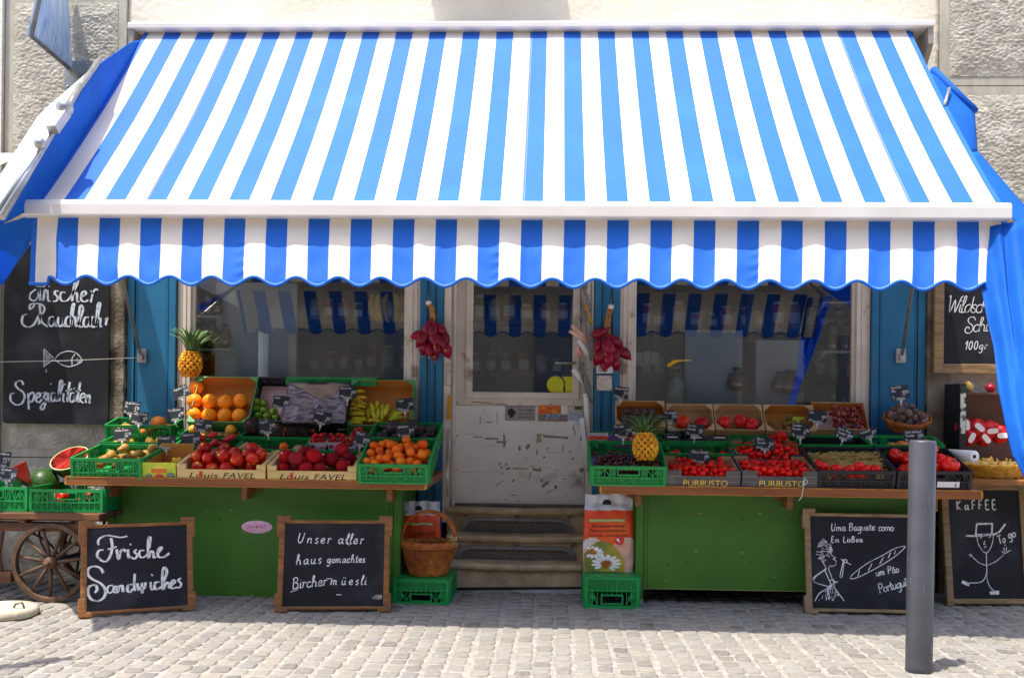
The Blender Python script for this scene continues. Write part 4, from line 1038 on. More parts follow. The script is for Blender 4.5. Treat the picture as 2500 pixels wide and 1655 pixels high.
def wall(b, W, H, mi=0, slot=True, locks=True, style=0):
    """one outside wall of a folding crate in the plane y=0..t, x centred: rails, posts and an open lattice of ribs"""
    t = .004; hw = .055 if W < .5 else .06; hz0, hz1 = H * .60, H * .84; d = .008
    if H < .1: hz0, hz1 = H * .5, H * .8
    if not (slot and W > .16): hw = 0
    b.box(-W/2, W/2, -d, t, H - .014, H + .002, mi); b.box(-W/2, W/2, -d, t, 0, .012, mi)
    b.box(-W/2, -W/2 + .016, -d - .001, t, .0122, H - .0142, mi); b.box(W/2 - .016, W/2, -d - .001, t, .0122, H - .0142, mi)
    zm = H * .40
    b.box(-W/2 + .016, W/2 - .016, -d, t, zm, zm + .008, mi)
    if hw:
        for xa, xb, za, zb in ((-hw - .008, hw + .008, hz0 - .008, hz0), (-hw - .008, hw + .008, hz1, min(hz1 + .008, H - .0141)), (-hw - .008, -hw, hz0, hz1), (hw, hw + .008, hz0, hz1)): b.box(xa, xb, -d, t, za, zb, mi)
        for sx in (-1, 1): b.box(sx * hw * .5 - .004, sx * hw * .5 + .004, -d + .001, t, .0122, zm, mi)
    n = max(4, int(W / .030)); X0, X1 = -W/2 + .016, W/2 - .016; st_ = (X1 - X0) / n
    for k in range(1, n):
        x = X0 + st_ * k
        b.box(x - .0022, x + .0022, -d + .002, t, .0122, zm, mi)
        if abs(x) > hw + .008: b.box(x - .0022, x + .0022, -d + .002, t, zm + .008, H - .0142, mi)
        elif hz0 - .008 > zm + .012: b.box(x - .0022, x + .0022, -d + .002, t, zm + .008, hz0 - .008, mi)
    for k in range(n):
        xa, xb = X0 + st_ * k, X0 + st_ * (k + 1)
        if k % 2: xa, xb = xb, xa
        b.bar((xa, -.002, .012), (xb, -.002, zm), .004, .005, mi=mi)
        if abs((xa + xb) / 2) > hw + .015:
            b.bar((xb, -.002, zm + .008), (xa, -.002, H - .014), .004, .005, mi=mi)
    # a web behind the lower lattice, and the odd filled cell above
    b.box(X0, X1, t - .0012, t - .0002, .0122, zm, mi)
    for k in range(0, n, 3):
        xa = X0 + st_ * k
        if abs(xa + st_ / 2) > hw + st_: b.box(xa, xa + st_, t - .0012, t - .0002, zm + .008, H - .0142, mi)
    if locks and H > .1:
        for sx in (-1, 1):
            b.lathe([(.001, -.010), (.017, -.010), (.0175, .003)], 14, Matrix.Translation((sx * (W/2 - .045), 0, H * .68)) @ Matrix.Rotation(R(-90), 4, 'X') @ Matrix.Scale(-1, 4, (0, 0, 1)), mi)
    return b
_CM = {}
def place(o_name, W, L, H, loc, tilt, rz=0, label="", cat="crate", group=None):
    return empty(o_name, loc, (tilt, 0, rz), label, cat, group)
def from_top(pxl, pxr, pyl, pyr, y, H, tilt):
    """front top edge seen from pxl to pxr: gives width, place of lower front edge and slight turn"""
    a, c = U(pxl, pyl, y), U(pxr, pyr, y); W = (c - a).length; m = (a + c) / 2
    return W, m - Vector((0, -math.sin(tilt) * H, math.cos(tilt) * H))
def wxf(o): return Matrix.LocRotScale(o.location, o.rotation_euler.to_quaternion(), (1, 1, 1))
def crate(label, pxl, pxr, pyl, pyr, y, L, H, tilt, mt=None, rz=0, liner=None, group="green folding crates", slots=True, name="folding_crate", lh=.9):
    mt = mt or m_crate; tilt = R(tilt)
    W, loc = from_top(pxl, pxr, pyl, pyr, y, H, tilt)
    r = place(name, W, L, H, loc, tilt, R(rz), label, "crate", group)
    b = wall(MB(), W, H, slot=slots); b.build("front_wall", mt, r)
    b = wall(MB(), W, H, slot=slots); b.xf(Matrix.Translation((0, L, 0)) @ Matrix.Rotation(math.pi, 4, 'Z')); b.build("back_wall", mt, r)
    for sx in (-1, 1):
        b = wall(MB(), L - .016, H, slot=False); b.xf(Matrix.Translation((sx * W / 2, L / 2, 0)) @ Matrix.Rotation(sx * math.pi / 2, 4, 'Z')); b.build("side_wall", mt, r)
    b = MB(); b.box(-W/2 + .007, W/2 - .007, .007, L - .007, .004, .012); b.build("base", mt, r)
    if liner:
        b = MB(); q = .012; h = H * lh
        b.box(-W/2 + q, W/2 - q, q, L - q, .0125, .016); b.box(-W/2 + q, W/2 - q, q - .003, q, .0125, h); b.box(-W/2 + q, W/2 - q, L - q, L - q + .003, .0125, h)
        b.box(-W/2 + q - .003, -W/2 + q, q, L - q, .0125, h); b.box(W/2 - q, W/2 - q + .003, q, L - q, .0125, h); b.build("liner", liner, r)
    return r, W, L, H
def carton(label, pxl, pxr, pyl, pyr, y, L, H, tilt, out, inn, rz=0, group="open cartons", corners=None, notch=0.0, back=None, name="carton"):
    tilt = R(tilt); W, loc = from_top(pxl, pxr, pyl, pyr, y, H, tilt)
    r = place(name, W, L, H, loc, tilt, R(rz), label, "box", group); t = .004
    b = MB()
    h = H - notch
    b.box(-W/2, W/2, 0, t, 0, h); b.box(-W/2, W/2, L - t, L, 0, h if not back else back)
    b.box(-W/2, -W/2 + t, t, L - t, 0, H * .92); b.box(W/2 - t, W/2, t, L - t, 0, H * .92); b.box(-W/2 + t, W/2 - t, t, L - t, 0, t)
    if notch:
        for x0, x1 in ((-W/2, -W/2 + W * .2), (W/2 - W * .2, W/2)):
            b.box(x0, x1, 0, t, h, H); b.box(x0, x1, L - t, L, h, H)
    b.build("shell", out, r)
    b = MB(); q = t + .0006; u = .0012
    b.box(-W/2 + q, W/2 - q, q, L - q, q, q + u); b.box(-W/2 + q, W/2 - q, L - q - u, L - q, q + u, h - .001 if not back else back - .001)
    b.box(-W/2 + q, -W/2 + q + u, q, L - q - u, q + u, H * .915); b.box(W/2 - q - u, W/2 - q, q, L - q - u, q + u, H * .915); b.box(-W/2 + q + u, W/2 - q - u, q, q + u, q + u, h - .001)
    if notch:
        for x0, x1 in ((-W/2 + q, -W/2 + W * .2), (W/2 - W * .2, W/2 - q)): b.box(x0, x1, L - q - u, L - q, h, H - .001)
    b.build("lining", inn, r)
    if corners:
        c = .055; b = MB()
        for sx in (-1, 1):
            for yy, s_ in ((0, 1), (L, -1)):
                b.add([(sx * W/2, yy, H + .001), (sx * (W/2 - c), yy, H + .001), (sx * W/2, yy + s_ * c, H + .001), (sx * W/2, yy, H - .002), (sx * (W/2 - c), yy, H - .002), (sx * W/2, yy + s_ * c, H - .002)],
                      [(0, 1, 2), (5, 4, 3), (0, 3, 4, 1), (1, 4, 5, 2), (2, 5, 3, 0)])
                b.build("corner_flap", corners, r); b = MB()
    return r, W, L, H
def woodbox(label, pxl, pxr, pyl, pyr, y, L, H, tilt, lab):
    tilt = R(tilt); W, loc = from_top(pxl, pxr, pyl, pyr, y, H, tilt)
    r = place("wooden_box", W, L, H, loc, tilt, 0, label, "box", "thin wooden fruit boxes lettered in front")
    b = MB(); b.box(-W/2 + .003, W/2 - .003, .0, .006, .004, H); b.build("front_board", m_pine, r)
    b = MB(); b.box(-W/2 + .003, W/2 - .003, L - .006, L, .004, H * 1.05); b.build("back_board", m_pine, r)
    for sx in (-1, 1):
        b = MB(); x0, x1 = sorted((sx * W/2 - sx * .002, sx * (W/2 - .024)))
        b.box(x0, x1, .0065, L - .0065, .03, H + .03); b.box(x0 + .002, x1 - .002, .0065, L - .0065, .003, .0295)
        b.build("side_slat", m_pine, r)
        for yy in (.0065, L - .03):
            b = MB(); xa, xb = sorted((sx * (W/2 - .0245), sx * (W/2 - .052))); b.box(xa, xb, yy, yy + .023, .004, H + .025); b.build("corner_post", m_pine, r)
    b = MB(); b.box(-W/2 + .03, W/2 - .03, .007, L - .007, .003, .008); b.build("base", m_pine, r)
    b = MB(); ux, uz = Vector((1, 0, 0)), Vector((0, 0, 1))
    w0 = W * .33; type_text(b, "Louis", (-W * .36, -.0012, H * .2), ux, uz, w0, H * .5, .28)
    type_text(b, "FAVEL", (W * .02, -.0012, H * .2), ux, uz, W * .36, H * .52, .28)
    b.build("lettering", m_print, r)
    b = MB(); xx = -W * .225
    for k in range(6): b.bar((xx - .009, -.0018, H * (.2 + .11 * k)), (xx + .009, -.0018, H * (.2 + .11 * k) + .007), .0008, .0045)
    b.build("emblem", m_red, r)
    return r, W, L, H
# ================================================================ fruit
m_orange = M("orange_skin", S(250, 136, 12), rough=.42, spec=.3, bump=.12, bscale=420, rand=[S(252, 134, 6), S(255, 152, 20), S(250, 122, 8)], c2=S(254, 156, 24), scale=9)
m_lime = M("lime_skin", S(110, 158, 20), rough=.35, bump=.1, bscale=300, rand=[S(64, 124, 14), S(110, 156, 22), S(170, 182, 40)], c2=S(126, 164, 30), scale=20)
m_pear = M("pear_skin", S(176, 130, 40), rough=.5, rand=[S(170, 124, 40), S(188, 142, 52), S(160, 120, 46)], c2=S(140, 96, 34), scale=30, c3=S(190, 150, 60), s3=60)
m_nect = M("nectarine_skin", S(180, 10, 8), rough=.3, spec=.35, rand=[S(140, 4, 12), S(206, 18, 8), S(170, 8, 8)], c2=S(240, 120, 30), scale=1.3, lo=.53, hi=.72)
m_peach = M("peach_skin", S(130, 26, 38), rough=.9, spec=.1, rand=[S(112, 22, 36), S(176, 24, 32), S(128, 44, 54)], c2=S(200, 30, 26), scale=1.2, lo=.52, hi=.75)
m_apri = M("apricot_skin", S(252, 116, 14), rough=.55, spec=.25, rand=[S(252, 112, 10), S(255, 136, 24), S(246, 88, 12)], c2=S(236, 56, 10), scale=26, lo=.5, hi=.8)
m_yell = M("yellow_peach", S(246, 176, 36), rough=.5, rand=[S(246, 168, 30), S(252, 188, 50)], c2=S(226, 140, 40), scale=18)
m_satr = M("flat_peach", S(226, 44, 46), rough=.6, rand=[S(216, 32, 38), S(236, 60, 56)], c2=S(150, 30, 44), scale=22)
m_tomt = M("tomato_skin", S(236, 14, 6), rough=.2, rand=[S(226, 10, 6), S(244, 28, 8)])
m_cherryt = M("cherry_tomato", S(240, 14, 6), rough=.28, spec=.3, rand=[S(224, 6, 6), S(248, 26, 8), S(236, 14, 6)])
m_cherry = M("cherry_skin", S(78, 16, 30), rough=.22, rand=[S(60, 12, 26), S(104, 22, 40), S(80, 16, 28)], coat=.3)
m_straw = M("strawberry_skin", S(226, 14, 18), rough=.4, spec=.3, bump=.3, bscale=240, rand=[S(210, 8, 14), S(240, 20, 20)])
m_fig = M("fig_skin", S(48, 36, 44), rough=.5, rand=[S(40, 32, 40), S(64, 46, 52), S(52, 44, 44)], c2=S(70, 58, 56), scale=18)
m_pome = M("pomegranate_skin", S(220, 26, 24), rough=.35, spec=.3, rand=[S(196, 18, 36), S(236, 36, 20), S(236, 76, 24)], c2=S(220, 100, 50), scale=8, lo=.55, hi=.8)
m_kiwi = M("kiwi_skin", S(128, 92, 44), rough=.85, bump=.3, bscale=200, rand=[S(120, 86, 42), S(142, 104, 54)])
m_passn = M("passion_skin", S(66, 42, 50), rough=.55, bump=.15, bscale=90, rand=[S(58, 38, 46), S(86, 54, 62)], c2=S(96, 66, 72), scale=14)
m_pota = M("potato_skin", S(112, 92, 82), rough=.85, bump=.2, bscale=80, rand=[S(104, 86, 78), S(128, 106, 94)])
m_onion = M("onion_skin", S(136, 8, 40), rough=.32, spec=.35, rand=[S(112, 4, 32), S(150, 10, 46)], c2=S(180, 40, 66), scale=10, stretch=(5, 5, .8), lo=.52, hi=.85)
m_dried = M("dried_tomato", S(120, 22, 18), rough=.35, rand=[S(100, 16, 16), S(140, 34, 22)], c2=S(160, 50, 30), scale=30, coat=.4)
m_bana = M("banana_skin", S(240, 190, 20), rough=.45, rand=[S(244, 190, 16), S(222, 190, 36), S(240, 200, 40)], c2=S(180, 160, 50), scale=5, c3=S(110, 80, 30), s3=30, t3=(.68, .75))
m_banag = M("banana_green", S(214, 200, 30), rough=.45, rand=[S(200, 194, 26), S(232, 206, 30)], c2=S(176, 180, 34), scale=5, c3=S(100, 80, 30), s3=30, t3=(.69, .76))
m_stem = M("stem_brown", S(104, 84, 44), rough=.8)
m_leaf = M("calyx_green", S(64, 104, 36), S(48, 84, 28), 30, .6)
m_stick = M("fruit_sticker", S(244, 196, 60), rough=.4)
m_stickw = M("white_sticker", S(232, 228, 224), rough=.4)
m_melon = M("watermelon_rind", S(28, 62, 24), rough=.4, spec=.3, c2=S(84, 114, 40), scale=7, stretch=(3.5, 3.5, .7), lo=.5, hi=.62, bump=.03)
m_flesh = M("watermelon_flesh", S(206, 32, 28), S(222, 60, 46), 12, .35)
m_rindw = M("rind_pale", S(214, 206, 150), rough=.5)
m_cap = M("papaya_orange", S(226, 120, 40), rough=.45, rand=[S(222, 110, 36), S(236, 150, 60)])
def groove(d, k=.05):                                    # a seam down one side
    return 1 - k * math.exp(-(d.x / .16) ** 2) * (1 if d.y < 0 else .2) - .12 * math.exp(-((1 - d.z) / .06))
PR = {}
def proto(kind, parts): PR[kind] = parts
def mk(fn): b = MB(); fn(b); return b
def mproto(kind, mt, fn, *subs):
    PR[kind] = (mk(fn).mesh(kind, mt), [(n, mk(f).mesh(n, m)) for n, m, f in subs])
sph = lambda k=0.0, n=14: (lambda b: b.ball((0, 0, 0), 1, n, 10, fn=lambda d: 1 - .10 * math.exp(-((1 - d.z) / .05)) + k * noise.noise((d.x * 2, d.y * 2, d.z * 2))))
mproto("orange", m_orange, lambda b: b.ball((0, 0, 0), (1, 1, .96), 20, 14, fn=lambda d: 1 - .03 * math.exp(-((1 - d.z) / .02))), ("stem_end", m_stem, lambda b: b.ball((0, 0, .94), (.09, .09, .03), 8, 4)))
mproto("lime", m_lime, lambda b: b.ball((0, 0, 0), (.86, .86, 1), 16, 12, fn=lambda d: 1 + .14 * math.exp(-((1 - abs(d.z)) / .035))), )
def f_pear(b): b.lathe([(.02, -.78), (.3, -.8), (.62, -.62), (.78, -.3), (.74, .05), (.52, .42), (.36, .75), (.3, 1.0), (.2, 1.14), (.03, 1.16)], 16)
mproto("pear", m_pear, f_pear, ("stem", m_stem, lambda b: b.tube([(0, 0, 1.12), (.03, 0, 1.3), (.1, 0, 1.48)], .05, 6)))
stone_f = lambda b: b.ball((0, 0, 0), (1, 1, .95), 18, 12, fn=lambda d: groove(d))
mproto("nectarine", m_nect, stone_f, ("sticker", m_stick, lambda b: b.ball((0, -.80, .52), (.24, .08, .2), 10, 6)))
mproto("plain_nectarine", m_nect, stone_f)
mproto("peach", m_peach, stone_f); mproto("stickered_peach", m_peach, stone_f, ("sticker", m_stickw, lambda b: b.ball((.15, -.2, .93), (.17, .14, .05), 8, 6)))
mproto("apricot", m_apri, lambda b: b.ball((0, 0, 0), (.96, 1, .95), 12, 9, fn=lambda d: groove(d, .06)))
mproto("yellow_peach", m_yell, lambda b: b.ball((0, 0, 0), (1, 1, .98), 16, 10, fn=lambda d: groove(d, .03)))
mproto("flat_peach", m_satr, lambda b: b.ball((0, 0, 0), (1, 1, .55), 16, 10, fn=lambda d: 1 - .3 * math.exp(-((1 - d.z) / .1))))
cal = lambda r, z: (lambda b: [b.bar((0, 0, z), (r * math.cos(a), r * math.sin(a), z + .05), .12 * r / .4, .03) for a in [k * 1.2566 for k in range(5)]] and b.tube([(0, 0, z), (.03, 0, z + .25)], .05, 5))
mproto("tomato", m_tomt, lambda b: b.ball((0, 0, 0), (1, 1, .8), 18, 12, fn=lambda d: 1 - .2 * math.exp(-((1 - d.z) / .06)) + .03 * math.cos(5 * math.atan2(d.y, d.x)) * max(0, d.z)), ("calyx", m_leaf, cal(.45, .66)))
mproto("beef_tomato", m_tomt, lambda b: b.ball((0, 0, 0), (1, 1, .82), 26, 14, fn=lambda d: 1 - .3 * math.exp(-((1 - d.z) / .09)) + .08 * math.cos(6 * math.atan2(d.y, d.x)) * (max(0, d.z + .3)) ** .8), ("calyx", m_leaf, cal(.4, .6)))
mproto("cherry_tomato", m_cherryt, lambda b: b.ball((0, 0, 0), (1, 1, 1), 10, 7), )
mproto("stemmed_cherry_tomato", m_cherryt, lambda b: b.ball((0, 0, 0), (1, 1, 1), 10, 7), ("calyx", m_leaf, lambda b: [b.tube([(0, 0, .95), (.2 * math.cos(a), .2 * math.sin(a), 1.15), (.75 * math.cos(a), .75 * math.sin(a), 1.02)], .07, 4) for a in (0, 1.3, 2.5, 3.8, 5.1)]))
mproto("cherry", m_cherry, lambda b: b.ball((0, 0, 0), (1, 1, .92), 10, 7, fn=lambda d: 1 - .2 * math.exp(-((1 - d.z) / .08))), ("stalk", m_leaf, lambda b: b.tube([(0, 0, .75), (.2, .1, 1.8), (.6, .3, 2.8)], .07, 4)))
mproto("strawberry", m_straw, lambda b: b.lathe([(.03, -1.1), (.4, -.75), (.75, -.1), (.85, .35), (.62, .68), (.1, .72)], 10), ("calyx", m_leaf, cal(.7, .7)))
mproto("fig", m_fig, lambda b: b.lathe([(.03, -.85), (.5, -.8), (.85, -.4), (.92, 0), (.7, .5), (.36, .95), (.16, 1.25), (.05, 1.4)], 14))
mproto("pomegranate", m_pome, lambda b: b.ball((0, 0, 0), (1, 1, .92), 18, 12, fn=lambda d: 1 + .03 * math.cos(6 * math.atan2(d.y, d.x)) * (1 - abs(d.z))), ("crown", m_pome, lambda b: b.lathe([(.16, .85), (.2, 1.0), (.34, 1.22), (.27, 1.2), (.12, 1.02), (.02, .98)], 12, fn=lambda a, z: 1 + .16 * math.cos(6 * a))))
mproto("kiwi", m_kiwi, lambda b: b.ball((0, 0, 0), (.8, .8, 1.05), 14, 10))
mproto("passion_fruit", m_passn, sph(.05))
mproto("potato", m_pota, lambda b: b.ball((0, 0, 0), (1, .85, .78), 12, 9, fn=lambda d: 1 + .14 * noise.noise((d.x * 1.6, d.y * 1.6, d.z * 1.6))))
mproto("dried_tomato", m_dried, lambda b: b.ball((0, 0, 0), (1, .8, .34), 10, 7, fn=lambda d: 1 + .5 * noise.noise((d.x * 2.2, d.y * 2.2, d.z * 2.2))))
mproto("papaya", m_cap, lambda b: b.ball((0, 0, 0), (1, 1.25, .95), 18, 12))
mproto("lemon", M("lemon_skin", S(226, 186, 44), rough=.4, bump=.1, bscale=200), lambda b: b.ball((0, 0, 0), (.8, .8, 1), 14, 10, fn=lambda d: 1 + .2 * math.exp(-((1 - abs(d.z)) / .035))))
mproto("blueberry", M("blueberry_skin", S(40, 42, 66), rough=.6), lambda b: b.ball((0, 0, 0), 1, 8, 6))
def f_onion(b): b.lathe([(.02, -1.25), (.12, -1.1), (.5, -.75), (.78, -.3), (.8, .1), (.6, .55), (.3, .95), (.14, 1.3), (.08, 1.5)], 14)
mproto("onion", m_onion, f_onion, ("root_tip", M("onion_root", S(190, 150, 96), rough=.9), lambda b: b.lathe([(.01, -1.38), (.1, -1.28), (.16, -1.12), (.1, -1.02)], 8)))
def f_ban(L=1.0, bend=1.0):
    def f(b):
        pts = []; rs = []
        for k in range(11):
            t = k / 10; a = (t - .5) * 1.25 * bend; pts.append((math.sin(a) * .85, 0, (math.cos(a) - .8) * .85)); rs.append(.155 * (math.sin(math.pi * (.06 + .9 * t)) ** .45))
        rs[0] = .045; rs[-1] = .05; rs[1] *= .85
        b.tube(pts, rs, 6)
    return f
tipm = M("banana_tip", S(70, 56, 30), rough=.8)
_e = (math.sin(-.625) * .85, 0, (math.cos(.625) - .8) * .85)
mproto("banana", m_bana, f_ban(), ("tip", tipm, lambda b: b.ball(_e, .06, 6, 5)))
mproto("green_banana", m_banag, f_ban(), ("tip", tipm, lambda b: b.ball(_e, .06, 6, 5)))
def put(kind, m, scale=1.0, label=None, cat=None, group=None, name=None):
    """a fruit: m is its world matrix (no scale)"""
    me, subs = PR[kind]
    nm = name or {"plain_nectarine": "nectarine", "stickered_peach": "peach", "stemmed_cherry_tomato": "cherry_tomato", "green_banana": "banana"}.get(kind, kind)
    o = bpy.data.objects.new(nm, me); col.objects.link(o)
    o.location = m.to_translation(); o.rotation_euler = m.to_euler(); o.scale = (scale,) * 3
    tag(o, label, cat or nm.replace("_", " "), group)
    for n, sm in subs:
        c = bpy.data.objects.new(n, sm); col.objects.link(c); c.parent = o
    return o
def pile(n, x0, x1, y0, y1, r, z0, tries=14, jr=.12, slope=0.0):
    """drop n balls of about radius r into a tray"""
    out = []
    for _ in range(n):
        rr = r * uni(1 - jr, 1 + jr); best = None
        for _t in range(tries):
            x, y = uni(x0 + rr, x1 - rr) if x1 - x0 > 2 * rr else (x0 + x1) / 2, uni(y0 + rr, y1 - rr) if y1 - y0 > 2 * rr else (y0 + y1) / 2
            z = z0 + rr
            for (a, b_, c, q) in out:
                d2 = (a - x) ** 2 + (b_ - y) ** 2; s = (q + rr) * .97
                if d2 < s * s: z = max(z, c + math.sqrt(s * s - d2))
            if best is None or z + slope * y < best[2] + slope * best[1]: best = (x, y, z, rr)
        out.append(best)
    return out
def fill(box, kinds, n, r, label, cat, group, z0=.02, mrg=.015, tries=14, spin=1.0, y0=None, y1=None, x0=None, x1=None, jr=.13, up=None, slope=0.0):
    o, W, L, H = box; m = wxf(o)
    for (x, y, z, rr) in pile(n, -W/2 + mrg if x0 is None else x0, W/2 - mrg if x1 is None else x1, mrg if y0 is None else y0, L - mrg if y1 is None else y1, r, z0, tries, jr, slope):
        k = random.choice(kinds)
        e = Euler((uni(-.6, .6) * spin, uni(-.6, .6) * spin, uni(-3.1, 3.1) if spin else 0)) if up is None else up()
        put(k, m @ Matrix.Translation((x, y, z)) @ e.to_matrix().to_4x4(), rr, label, cat, group)
def anyrot(): return Euler((uni(-3.1, 3.1), uni(-3.1, 3.1), uni(-3.1, 3.1)))
random.seed(11)
# ================================================================ LEFT STAND
# front row
bx = crate("green crate of brown pears, front left corner of the left stand", 172, 345, 1118, 1121, YS - .01, .40, .14, 9)
fill(bx, ["pear"], 15, .036, "brown pear lying in the front left green crate", "pear", "pears in the front left crate", z0=.055, spin=0, up=lambda: Euler((uni(1.2, 1.9), uni(-.4, .4), uni(-3.1, 3.1))))
bx = carton("small yellow-green printed carton beside the pears, nearly empty", 346, 428, 1128, 1130, YS - .005, .30, .115, 10, M("carton_lime", S(214, 212, 70), S(164, 190, 50), 14, .6, c3=S(236, 220, 110), s3=8), m_card, back=.16)
r = bx[0]; b = MB(); b.box(-.045, .045, -.0012, -.0002, .055, .08); b.build("handle_slot", m_cap, r)
b = MB(); b.lathe([(.001, 0), (.026, 0), (.026, .0012), (.001, .0012)], 18, Matrix.Translation((0, -.0014, .03)) @ Matrix.Rotation(R(90), 4, 'X') @ Matrix.Diagonal((1, .8, 1, 1))); b.build("emblem", m_red, r)
b = MB(); b.ball((-.06, -.001, .035), (.02, .002, .018), 8, 5); b.build("tree_print", M("grey_ink", S(120, 124, 110)), r); b = MB(); b.ball((.065, -.001, .04), (.025, .002, .02), 8, 5); b.build("tree_print", M("grey_ink", S(120, 124, 110)), r)
fill(bx, ["lemon"], 5, .028, "small yellow kumquat-like fruit in the printed carton", "citrus fruit", "yellow fruit in the printed carton", z0=.008, y0=.15)
wb1 = woodbox("thin wooden box of red nectarines, the left one of the lettered pair", 430, 648, 1146, 1147, YS - .005, .34, .06, 12, "")
fill(wb1, ["nectarine", "nectarine", "plain_nectarine"], 25, .038, "shiny red nectarine in the left wooden box", "nectarine", "nectarines in the wooden box", z0=.012, mrg=.03, tries=50, up=lambda: Euler((uni(-.5, .5), uni(-.6, .6), uni(-.7, .7))))
wb2 = woodbox("thin wooden box of dull dark-red peaches, the right one of the lettered pair", 651, 871, 1149, 1151, YS - .005, .34, .06, 12, "")
fill(wb2, ["peach", "peach", "stickered_peach"], 20, .041, "dull dark-red peach in the right wooden box", "peach", "peaches in the wooden box", z0=.012, mrg=.03, tries=70, up=lambda: Euler((uni(-.4, .7), uni(-.5, .5), uni(-3, 3))))
bx = crate("green crate of orange apricots at the right end of the left stand", 874, 1045, 1132, 1135, YS - .045, .40, .115, 19, liner=m_lilac, lh=.22)
fill(bx, ["apricot"], 66, .026, "orange apricot heaped in the right-hand green crate", "apricot", "apricots in the green crate", z0=.03, up=anyrot)
# middle rows
bx = crate("green crate with yellow fruit behind the pears", 246, 412, 1078, 1082, -.50, .2, .11, 9)
fill(bx, ["lemon"], 6, .034, "yellow lemon in the crate behind the pears", "lemon", "lemons behind the pears", z0=.05)
b = MB(); m = wxf(bx[0]); b.box(-.12, -.055, .03, .06, .08, .135); b.xf(m)
tag(b.build("paper_bag", M("bag_yellow", S(226, 170, 40), S(240, 200, 90), 12, .5), base=tuple(m @ Vector((-.09, .045, .1)))), "small yellow printed bag standing among the lemons", "bag")
bx = crate("green crate of orange papayas and melons, rear left of the left stand", 256, 418, 1036, 1041, -.32, .20, .13, 12)
fill(bx, ["papaya"], 4, .047, "large orange melon in the rear left green crate", "melon", "melons in the rear left crate", z0=.03, spin=.3)
bx = crate("green crate of flat red peaches behind the nectarines", 420, 572, 1092, 1093, -.56, .19, .10, 13)
fill(bx, ["flat_peach"], 11, .036, "flat red peach in the crate behind the nectarines", "flat peach", "flat peaches behind the nectarines", z0=.045)
bx = crate("green crate of yellow peaches under the grapefruit carton", 440, 588, 1062, 1064, -.385, .15, .10, 14)
fill(bx, ["yellow_peach"], 9, .033, "yellow peach under the grapefruit carton", "yellow peach", "yellow peaches in the middle crate", z0=.03)
pc = crate("green crate holding only torn brown paper, middle of the left stand", 574, 737, 1096, 1098, -.56, .20, .10, 13)
r_, W, L, H = pc; m = wxf(r_)
b = MB(); b.grid(lambda u, v: m @ Vector((-W/2 + .012 + (W - .024) * u, .012 + (L - .024) * v, .052 + .014 * noise.noise((u * 5, v * 4, 3)) + .035 * max(0, math.sin(u * 9) * v) ** 2 + (.05 * (1 - u * 6) if u < .16 else 0))), 30, 16, th=.001)
tag(b.build("packing_paper", m_kraft, base=tuple(m @ Vector((0, L/2, .05)))), "torn brown packing paper left in the empty green crate", "paper")
fill(pc, ["apricot"], 2, .026, "single orange apricot left on the brown paper", "apricot", "last apricots on the paper", z0=.075, y0=.02, y1=.09)
bx = crate("green crate of loquats in dark nets, middle of the left stand", 588, 760, 1066, 1068, -.385, .17, .09, 14)
m = wxf(bx[0]); W, L = bx[1], bx[2]
netm = M("net_black", S(40, 34, 36), S(64, 40, 34), 90, .75, lo=.42, hi=.58, bump=.8, bscale=160, c3=S(190, 96, 40), s3=26, t3=(.6, .64))
for k in range(5):
    x = -W/2 + .06 + (W - .12) * k / 4; b = MB(); ph = k * 1.7
    b.ball((0, 0, 0), (.055, .06, .055), 16, 12, fn=lambda d: 1 + .16 * noise.noise((d.x * 2.2 + ph, d.y * 2.2, d.z * 2.2)))
    for q in range(9):
        a = q * .7; pts = [(.057 * math.sin(t) * math.cos(a + t * .8), .062 * math.sin(t) * math.sin(a + t * .8), .057 * math.cos(t)) for t in [i * .3 for i in range(11)]]
        b.tube(pts, .0018, 4)
    c = m @ Vector((x, L * .5 + uni(-.02, .02), .09 + (.05 if k == 0 else .01)))
    o = b.build("net_bag", netm, loc=c, rot=(uni(-.3, .3), uni(-.3, .3), uni(0, 3))); tag(o, "black net bag of loquats in the middle crate", "net bag", "net bags of loquats")
    b = MB(); b.ball((0, -.045, .025), (.022, .018, .012), 8, 6); b.build("tag", m_red if k in (0, 2, 3) else m_cap, o)
bx = crate("green crate with four strawberry punnets on a lilac sheet", 742, 893, 1098, 1100, -.58, .36, .10, 14, liner=m_lilac)
